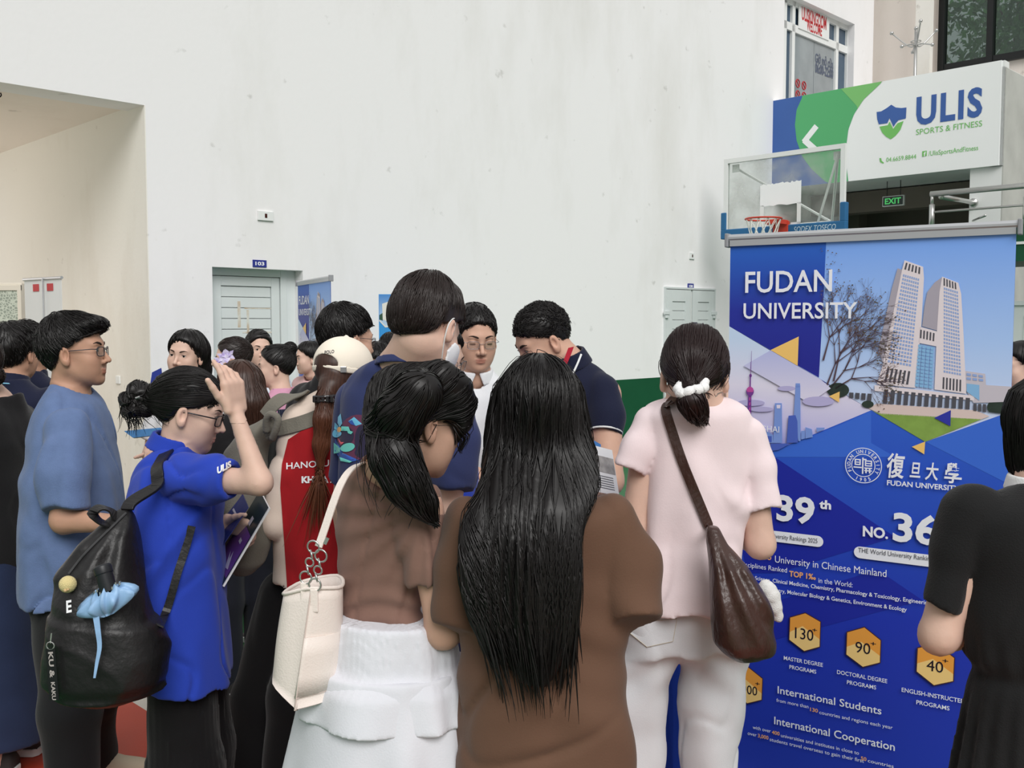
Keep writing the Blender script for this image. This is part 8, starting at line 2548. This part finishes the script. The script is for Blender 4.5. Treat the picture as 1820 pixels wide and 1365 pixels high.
    S_ = spline(A3((478, 768, 2.92), (505, 760, 2.93), (535, 752, 2.94), (562, 742, 2.945), (590, 728, 2.96)), 5); S_[2:] = drape_view(p.fshirt, S_[2:], 0.006); band(S_, 0.045, 'shoulder_strap', (0, -1, 0.25))
    S_ = spline(A3((474, 768, 2.90), (474, 745, 2.88), (483, 736, 2.87), (494, 745, 2.87), (490, 765, 2.88), (484, 780, 2.90)), 5); mb = MB(); mb.tube(S_, 0.011, 8); mb.build('grab_loop', M_g, r, smooth=True)

def polo(p, m, piping=None, fwd=None, r=(0.062, 0.074)):
    F = np.array((math.cos(p.hy), math.sin(p.hy), 0)) if fwd is None else fwd
    p.collar(p.nb - EZ * 0.012, (F[0] * 0.25, F[1] * 0.25, 1), r[0], r[1], 0.045, m, F, 0.02)
    if piping:
        P = [p.nb + np.array((math.cos(a), math.sin(a), 0)) * (r[1] + 0.010) + EZ * (-0.015 - 0.018 * (math.cos(a) * F[0] + math.sin(a) * F[1])) for a in np.linspace(0, 6.283, 48, endpoint=False)]
        keep = [q for q in P if True]
        mb = MB(); mb.tube(keep, 0.003, 5, closed=True); mb.build('collar_piping', piping, p.root)

def short_hair(hd, m=HR_K, thick=(0.008, 0.012, 0.018), tab=HL_M, n=900, spike=0.35, length=(0.02, 0.045), fwd=0.3, h=0.0055):
    def go(p):
        cap = hair_cap(hd, tab, thick, 0.003, n)
        hair_object(p, cap, m, hd.c, 0.2, h, [short_strands(hd, n, length, 0.0017, 1, (0, -0.05, 0.12), 0.35, fwd, 0.004, spike)])
    return go
def woman_hair(hd, m=HR_K, length=0.3, thick=(0.012, 0.014, 0.012), bun=None, n=420, back=0.0, h=0.0065, rad=0.0018, fall=(0.070, 0.028)):
    """hair parted on top; falls behind the shoulders or is pinned into a bun (given in head coordinates)"""
    def go(p):
        cap = hair_cap(hd, HL_F, thick, 0.002, 3)
        if bun is None:
            a = hd.w(0, -0.055, 0.0); b = hd.w(0, -0.085, -0.09); c = b + np.array((0, 0, -length)) - np.array((hd.F[0], hd.F[1], 0)) * 0.03
            f = lambda P: smin(cap(P), sd_chain(P, [a, b, c], [fall[0], fall[0] * 0.92, fall[1]], 0.03), 0.04)
            S_ = [flow_strands(n, (0.12, 0.16 + length), rad, lambda V: V[:, 2] > hd.c[2] - 0.12, lambda P, t, g: np.array((0, 0, -1.0), F4) + 0 * P, 1, 14, (-0.0005, 0.003), 0.9, 0.08, c[2])]
            ctr = (hd.c + c) / 2; rr = (0.2, 0.2, 0.22 + length / 2)
        else:
            bc = hd.w(*bun)
            f = lambda P: smin(cap(P), sd_sphere(P, bc, 0.034) - 0.002 * vnoise(P, 150, 2), 0.012)
            S_ = [flow_strands(n, (0.06, 0.14), rad * 0.8, lambda V: V[:, 2] > -9, lambda P, t, g: (bc.astype(F4) - P) * 6, 1, 10, (-0.0005, 0.002), 0.95, 0.1)]
            ctr = (hd.c + bc) / 2; rr = 0.24
        hair_object(p, f, m, ctr, rr, h, S_)
    return go

def crowd():
    M_bk = cloth('black_shirt', (30, 29, 31)); M_nv = cloth('dark_navy', (28, 32, 54)); M_wh = cloth('white_shirt', (238, 240, 244)); M_dk = cloth('dark_trousers', (38, 40, 50)); M_pk = cloth('dusty_pink', (214, 178, 178)); M_jn = cloth('denim', (40, 50, 78), var=0.2)
    thin = mat('frame_silver', (120, 122, 128), 0.25, 0.5, metal=0.6); dkf = MATS['frame_dark']
    # man in the white polo, facing us across the table
    hd = Head(EYES, 856, 609, 3.62, -72, 12, 0, 0.98)
    p = simple_person('man with glasses in a white polo shirt looking down, facing the camera', hd, -78, M_wh, M_dk, SK_M, short_hair(hd, thick=(0.007, 0.012, 0.018), tab=((-0.07, -0.075), (-0.05, -0.045), (-0.03, -0.034), (-0.012, -0.026), (0.0, 0.004), (0.02, 0.030), (0.04, 0.050), (0.055, 0.060), (0.066, 0.070), (0.08, 0.10), (0.09, 0.13)), fwd=-0.2, spike=0.5, length=(0.015, 0.03)), True, 0.20, hh=0.0032, shirt_h=0.008, closed=True, shirt_name='polo_shirt')
    p.hy = -78 * D2R; polo(p, M_wh); p.glasses(thin, 0.0009, 0.0225, 0.0145, -0.005)
    # man in the navy polo leaning in from the right
    hd = Head(EAR_L, 985, 611, 3.17, -158, 30, 0, 0.95)
    cx, cy = Wp(1012, 760, 3.30)[:2]; yw = -140 * D2R
    p = Person('heavy-set man in a navy polo with white piping leaning over the table', cx, cy)
    st = [px_st(*q, 0.66, yw) for q in ((640, 990, 1040, 3.26), (654, 968, 1062, 3.27), (668, 950, 1080, 3.28), (690, 938, 1090, 3.29), (740, 932, 1092, 3.30), (800, 930, 1090, 3.32), (900, 930, 1085, 3.36), (1050, 935, 1085, 3.40), (1150, 940, 1085, 3.40))]
    T_ = Loft(st, yw)
    aL = A3((1074, 700, 3.18), (1082, 855, 3.10), (1010, 880, 2.95)); aR = A3((950, 705, 3.40), (925, 850, 3.42), (960, 880, 3.15))
    lg = std_legs(cx, cy + 0.08, yw, 1.75)
    hands = [hand_chains(aL[2], (-0.7, -0.6, -0.1), (0, 0, -1), -1, 0.95), hand_chains(aR[2], (0.5, -0.8, -0.1), (0, 0, -1), 1, 0.95)]
    p.body(hd, Wp(1006, 650, 3.25), T_, [(aL, [0.056, 0.046, 0.03]), (aR, [0.056, 0.046, 0.03])], hands, lg, SK_M, 0.0034, 0.012, open_=0.006, neck_r=0.062)
    p.face(gaze=(0, 1, -0.35), brow_w=1.3)
    sL = A3((1070, 695, 3.18), (1078, 740, 3.15), (1076, 770, 3.13)); sR = A3((952, 700, 3.40), (935, 790, 3.42))
    p.shirt('polo_shirt', T_, [(sL, [0.062, 0.058, 0.048]), (sR, [0.06, 0.055])], M_nv, hem=0.85, neck=(Wp(1008, 646, 3.25), 0.068), h=0.0075, fold=0.005, neck_ax=(-0.3, -0.25, 1))
    p.nb = Wp(1008, 650, 3.25); p.hy = yw
    p.collar(p.nb - EZ * 0.005, (-0.30, -0.22, 1), 0.066, 0.082, 0.05, M_nv, (math.cos(yw), math.sin(yw), 0), 0.03)
    mb = MB(); S_ = spline(A3((1033, 630, 3.12), (1027, 645, 3.10), (1020, 660, 3.09), (1013, 672, 3.09)), 4); mb.tube(S_, 0.0035, 6); mb.build('collar_piping', M_white, p.root)
    b = sL[-1]; ax = sL[-1] - sL[-2]; ax /= np.linalg.norm(ax); q = np.array(Vector(ax).to_track_quat('Z', 'Y').to_matrix())
    mb = MB(); mb.tube([b - ax * 0.004 + q @ np.array((0.053 * math.cos(a), 0.053 * math.sin(a), 0)) for a in np.linspace(0, 6.283, 28, endpoint=False)], 0.003, 6, closed=True); mb.build('sleeve_piping', M_white, p.root)
    l = empty('lanyard', Wp(1008, 640, 3.15), 'red lanyard round the neck of the man in the navy polo', 'lanyard')
    mb = MB(); S_ = spline(A3((1015, 618, 3.16), (1009, 634, 3.135), (1002, 652, 3.12), (996, 680, 3.11)), 5); S_[:] = S_
    V = []
    for s in S_: V += [s + (-0.0085, 0, -0.002), s + (0.0085, -0.004, 0.002)]
    mb.add(V, [(2 * i, 2 * i + 1, 2 * i + 3, 2 * i + 2) for i in range(len(S_) - 1)]); o = mb.build('ribbon', mat('lanyard_red', (168, 34, 52), 0.6, 0.2), l); so = o.modifiers.new('t', 'SOLIDIFY'); so.thickness = 0.002
    p.trousers(M_dk, lambda P: sd_ell(P, (cx, cy + 0.08, 0.85), (0.17, 0.14, 0.12)), [(a[:3], [0.10, 0.085, 0.08]) for a, r in lg], 0.95, 0.014)
    p.shoes(ankles(lg), yw, M_shoe)
    tab = ((-0.07, -0.075), (-0.05, -0.045), (-0.03, -0.034), (-0.012, -0.028), (0.0, -0.004), (0.02, 0.022), (0.04, 0.056), (0.055, 0.074), (0.066, 0.086), (0.08, 0.12))
    f = hair_cap(hd, tab, (0.004, 0.006, 0.010), 0.002)
    hair_object(p, f, HR_K, hd.c, 0.2, 0.0048, [short_strands(hd, 1700, (0.016, 0.034), 0.0013, 1, (0, -0.03, 0.03), -0.1, 0.1, 0.003, 0.15, lambda L: L[:, 2] > 0.01), short_strands(hd, 400, (0.006, 0.014), 0.001, 2, (0, -0.03, 0.03), 0.3, 0, 0.002, 0.3, lambda L: L[:, 2] <= 0.02)])
    # man in black behind the cap
    hd = Head(TOP, 618, 542, 3.66, 38, 8, 0, 1.0)
    tab = ((-0.06, -0.09), (-0.04, -0.06), (-0.02, -0.04), (-0.005, -0.03), (0.012, 0.0), (0.03, 0.026), (0.048, 0.05), (0.055, 0.078), (0.066, 0.10), (0.075, 0.13))
    p = simple_person('man with glasses in a black shirt behind the woman in the cream cap', hd, 60, M_bk, M_dk, SK_M, short_hair(hd, HR_K, (0.008, 0.014, 0.020), tab, 1300, 0.3, (0.03, 0.06), 0.35), True, 0.215, hh=0.0036, shirt_h=0.01, gaze=(0, 1, -0.2)); p.glasses(dkf, 0.0011)
    # woman with glasses half hidden by the mask, in royal blue
    hd = Head(EYES, 812, 648, 3.06, -30, 16, 0, 0.93)
    p = simple_person('woman with glasses in royal blue peering out behind the white face mask', hd, 0, MATS['cloth_royal_blue'], M_dk, SK_L, woman_hair(hd, HR_K, 0.1), sh=0.16, base=Wp(790, 800, 3.12)[:2], hh=0.004, shirt_h=0.01, arms='hang'); p.glasses(thin, 0.001)
    # far left: woman in black with a long denim skirt
    hd = Head(EYES, -98, 652, 3.52, 185, 5, 0, 0.95)
    p = simple_person('woman in a black top and long denim skirt at the left edge of the photo', hd, 178, M_bk, M_jn, SK_L, woman_hair(hd, HR_B, 0.14, bun=(0, -0.09, -0.05)), base=Wp(2, 900, 3.66)[:2], skz=0.13, lower='skirt', sleeve=0.45, hh=0.005, shirt_h=0.009, sh=0.19)
    hd = Head(TOP, 22, 575, 4.3, 80, 2, 0, 1.02)
    tb = ((-0.075, -0.08), (-0.05, -0.05), (-0.03, -0.036), (-0.01, -0.03), (0.006, 0.0), (0.02, 0.026), (0.045, 0.05), (0.066, 0.09), (0.075, 0.13))
    p = simple_person('man in a navy polo with pale blue collar stripe, back turned, at the left edge', hd, 80, M_nv, M_dk, SK_D, short_hair(hd, HR_K, (0.010, 0.014, 0.020), tb), True, 0.20, face=False); p.hy = 80 * D2R; polo(p, M_nv, mat('stripe_blue', (130, 190, 220), 0.6, 0.2))
    hd = Head(TOP, 45, 572, 4.75, 62, 2, 0, 1.02)
    p = simple_person('second man in a navy polo just behind the first, ear showing', hd, 70, M_nv, M_dk, SK_D, short_hair(hd, HR_K, (0.010, 0.014, 0.020), tb), True, 0.20, face=False, base=Wp(56, 700, 4.8)[:2]); p.hy = 70 * D2R; polo(p, M_nv, MATS['stripe_blue'])
    # the group by the louvred door
    hd = Head(EYES, 315, 632, 4.6, -100, 4, 6, 0.95)
    p = simple_person('young woman with long black hair by the corridor corner, holding a blue folder', hd, -95, M_wh, M_dk, SK_L, woman_hair(hd, HR_K, 0.2, fall=(0.085, 0.05)), hh=0.0042, gaze=(-0.1, 1, 0))
    fo = empty('folder', Wp(278, 664, 4.4), 'royal blue paper folder held up near the corridor corner', 'folder')
    P = A3((286, 654, 4.4), (270, 662, 4.4), (266, 690, 4.4), (290, 684, 4.4)); mb = MB(); mb.prism(P, (0, 0.006, 0)); mb.build('cover', mat('folder_blue', (40, 56, 140), 0.4, 0.4), fo)
    hd = Head(EYES, 386, 640, 5.7, 190, 8, 0, 0.98)
    p = simple_person('woman with glasses in profile facing left beside the flower hair clip', hd, 185, M_bk, M_dk, SK_L, woman_hair(hd, HR_B, 0.08, bun=(0, -0.09, 0.03)), hh=0.005); p.glasses(dkf, 0.0012)
    hd = Head(TOP, 420, 640, 4.4, 140, 10, 0, 0.98)
    p = simple_person('woman with long dark brown hair and a lilac flower clip, back turned', hd, 130, M_bk, M_dk, SK_L, woman_hair(hd, HR_R, 0.24, fall=(0.085, 0.05)), hh=0.006)
    fc = Wp(398, 634, 4.27); mb = MB()
    for (ox, oz, rt) in ((0, 0, 0.2), (0.022, 0.006, 0.8), (-0.016, -0.02, 1.3)):
        for k in range(5):
            a = rt + k * 1.2566; q = fc + np.array((ox, 0, oz)); d1 = np.array((math.cos(a), -0.2, math.sin(a))); d2 = np.array((-math.sin(a), 0, math.cos(a)))
            mb.add([q, q + d1 * 0.015 + d2 * 0.009, q + d1 * 0.032, q + d1 * 0.015 - d2 * 0.009], [(0, 1, 2, 3)])
    o = mb.build('flower_clip', mat('petal_lilac', (232, 226, 248), 0.6, 0.2, var=0.3, vscale=60, var2=(180, 156, 226)), p.root); so = o.modifiers.new('t', 'SOLIDIFY'); so.thickness = 0.002
    hd = Head(EYES, 466, 621, 6.3, -62, 4, 0, 0.98)
    p = simple_person('smiling woman in a white flowery blouse in front of the louvred door', hd, -70, cloth('flowery', (236, 238, 244), var=0.35, vscale=40, var2=(170, 184, 214)), M_dk, SK_L, woman_hair(hd, HR_K, 0.08, bun=(-0.07, -0.07, 0.03)), hh=0.004)
    hd = Head(EAR_L, 490, 657, 5.05, 192, 6, 0, 0.90)
    p = simple_person('woman with a high hair bun in a pink top, profile to the left', hd, 165, cloth('rose_pink', (206, 150, 176)), M_dk, SK_L, woman_hair(hd, HR_K, 0.1, bun=(0, -0.098, 0.092)), hh=0.0045)
    v = p.garment('apron_vest', lambda P: np.maximum(np.maximum(p.T(P, 0.010), -(p.T(P, 0.002))), np.maximum(P[:, 2] - 0.80 * p.H, 0.5 - P[:, 2])), M_nv, 0.009)
    hd = Head(TOP, 548, 606, 7.0, -150, 6, 0, 0.95)
    simple_person('woman in pale pink half hidden behind the edge-on blue banner', hd, -130, M_pk, M_dk, SK_L, woman_hair(hd, HR_K, 0.05), base=Wp(556, 700, 7.05)[:2], hh=0.006)
    hd = Head(TOP, 697, 592, 6.2, -60, 6, 0, 0.95)
    p = simple_person('man in a dark shirt far behind, beside the pale blue poster', hd, -60, M_bk, M_dk, SK_M, short_hair(hd), True, hh=0.006); p.glasses(dkf, 0.0012)
    hd = Head(TOP, 671, 612, 5.4, -90, 20, 0, 0.95)
    simple_person('person with curly black hair between the cap and the navy T-shirt', hd, -90, M_bk, M_dk, SK_M, short_hair(hd, HR_K, (0.012, 0.014, 0.02), HL_F, 700, 0.0, (0.03, 0.05), 0), False, hh=0.006)
    # behind the large banner
    hd = Head(TOP, 1292, 636, 4.45, -100, 15, 0, 0.98)
    simple_person('woman with long brown hair half hidden behind the left edge of the big banner', hd, -100, M_pk, M_dk, SK_L, woman_hair(hd, HR_R, 0.2, fall=(0.085, 0.05)), hh=0.006, base=Wp(1312, 700, 4.5)[:2])
    hd = Head(TOP, 1812, 606, 4.9, 190, 8, 0, 1.0)
    simple_person('woman with long black hair in a pink blouse to the right of the big banner', hd, 185, M_pk, M_dk, SK_L, woman_hair(hd, HR_K, 0.2, fall=(0.08, 0.05)), hh=0.006)

def papers():
    # printed brochure held near the navy polo's elbow
    r = empty('brochure', Wp(1078, 850, 2.75), 'open white brochure with a grey photograph held up beside the long black hair', 'brochure')
    P = A3((1050, 790, 2.70), (1088, 800, 2.78), (1101, 882, 2.72), (1052, 872, 2.62)); n_ = np.array((0.25, -0.95, 0.1))
    mb = MB(); mb.prism(P, -n_ * 0.003); mb.build('pages', MATS['paper_white'], r)
    def B(u, v, o): return (P[0] * (1 - u) * (1 - v) + P[1] * u * (1 - v) + P[2] * u * v + P[3] * (1 - u) * v) + n_ * o
    mb = MB(); mb.add([B(0.1, 0.2, .001), B(0.98, 0.2, .001), B(0.98, 0.55, .001), B(0.1, 0.55, .001)], [(0, 1, 2, 3)]); mb.build('photo_print', mat('photo_grey', (176, 172, 170), 0.5, 0.3, var=0.5, vscale=40), r)
    mb = MB()
    for k in range(6): mb.add([B(0.15, 0.63 + .05 * k, .001), B(0.85, 0.63 + .05 * k, .001), B(0.85, 0.645 + .05 * k, .001), B(0.15, 0.645 + .05 * k, .001)], [(0, 1, 2, 3)])
    mb.build('text_print', M_gy, r)
    r = empty('leaflet', Wp(1066, 792, 2.85), 'blue edged leaflet behind the open white brochure', 'leaflet'); mb = MB(); mb.prism(A3((1056, 783, 2.86), (1068, 790, 2.86), (1068, 830, 2.86), (1056, 826, 2.86)), (0, 0.003, 0)); mb.build('sheet', mat('leaflet_blue', (70, 130, 200), 0.4, 0.4), r)
    # stack of brochures on the stand right of the banner
    b = Wp(1795, 845, 4.3); z0 = 0.70
    t = empty('side_table', (b[0] + 0.15, b[1] + 0.1, 0), 'small blue covered side table behind the big banner at the right', 'table')
    zt = Wp(1795, 862, 4.3)[2]
    mb = MB(); mb.abox(b[0] - 0.25, b[0] + 0.5, b[1] - 0.05, b[1] + 0.4, 0, zt - 0.001); mb.build('table_cover', MATS['cloth_blue'] if 'cloth_blue' in MATS else M_nv, t, bevel=0.01)
    for k, (c, lab) in enumerate((('paper_white', 'lowest white booklet of the pile right of the big banner'), ('lanyard_red', 'red booklet in the middle of the pile right of the big banner'), ('paper_white', 'white booklet above the red one, right of the big banner'), ('lanyard_red', 'topmost red booklet of the pile right of the big banner'))):
        mb = MB(); mb.abox(b[0] - 0.06, b[0] + 0.22, b[1] - 0.03 + 0.004 * k, b[1] + 0.18, zt + 0.016 * k, zt + 0.016 * k + 0.0155)
        tag(mb.build('booklet', MATS[c]), lab, 'booklet', 'booklets piled beside the banner')
    # blue fan leaflet beside the hair bun
    mb = MB(); mb.prism(A3((220, 766, 4.3), (285, 760, 4.3), (290, 772, 4.3), (236, 778, 4.3)), (0, 0.02, -0.005)); tag(mb.build('leaflet', mat('leaflet_cyan', (80, 134, 190), 0.4, 0.4, var=0.3, vscale=30)), 'light blue leaflet held flat behind the hair bun', 'leaflet')
# ---------------------------------------------------------------- build everybody
import time as _tm
_t0 = _tm.time()
long_hair_woman(); pink_tee_woman(); black_dress_woman(); blue_tee_man(); navy_tee_man()
tote_bag(brown_tee_girl())
black_backpack(blue_polo_woman())
cap_woman(); crowd(); papers()
for _p in PEOPLE: _p.todo()
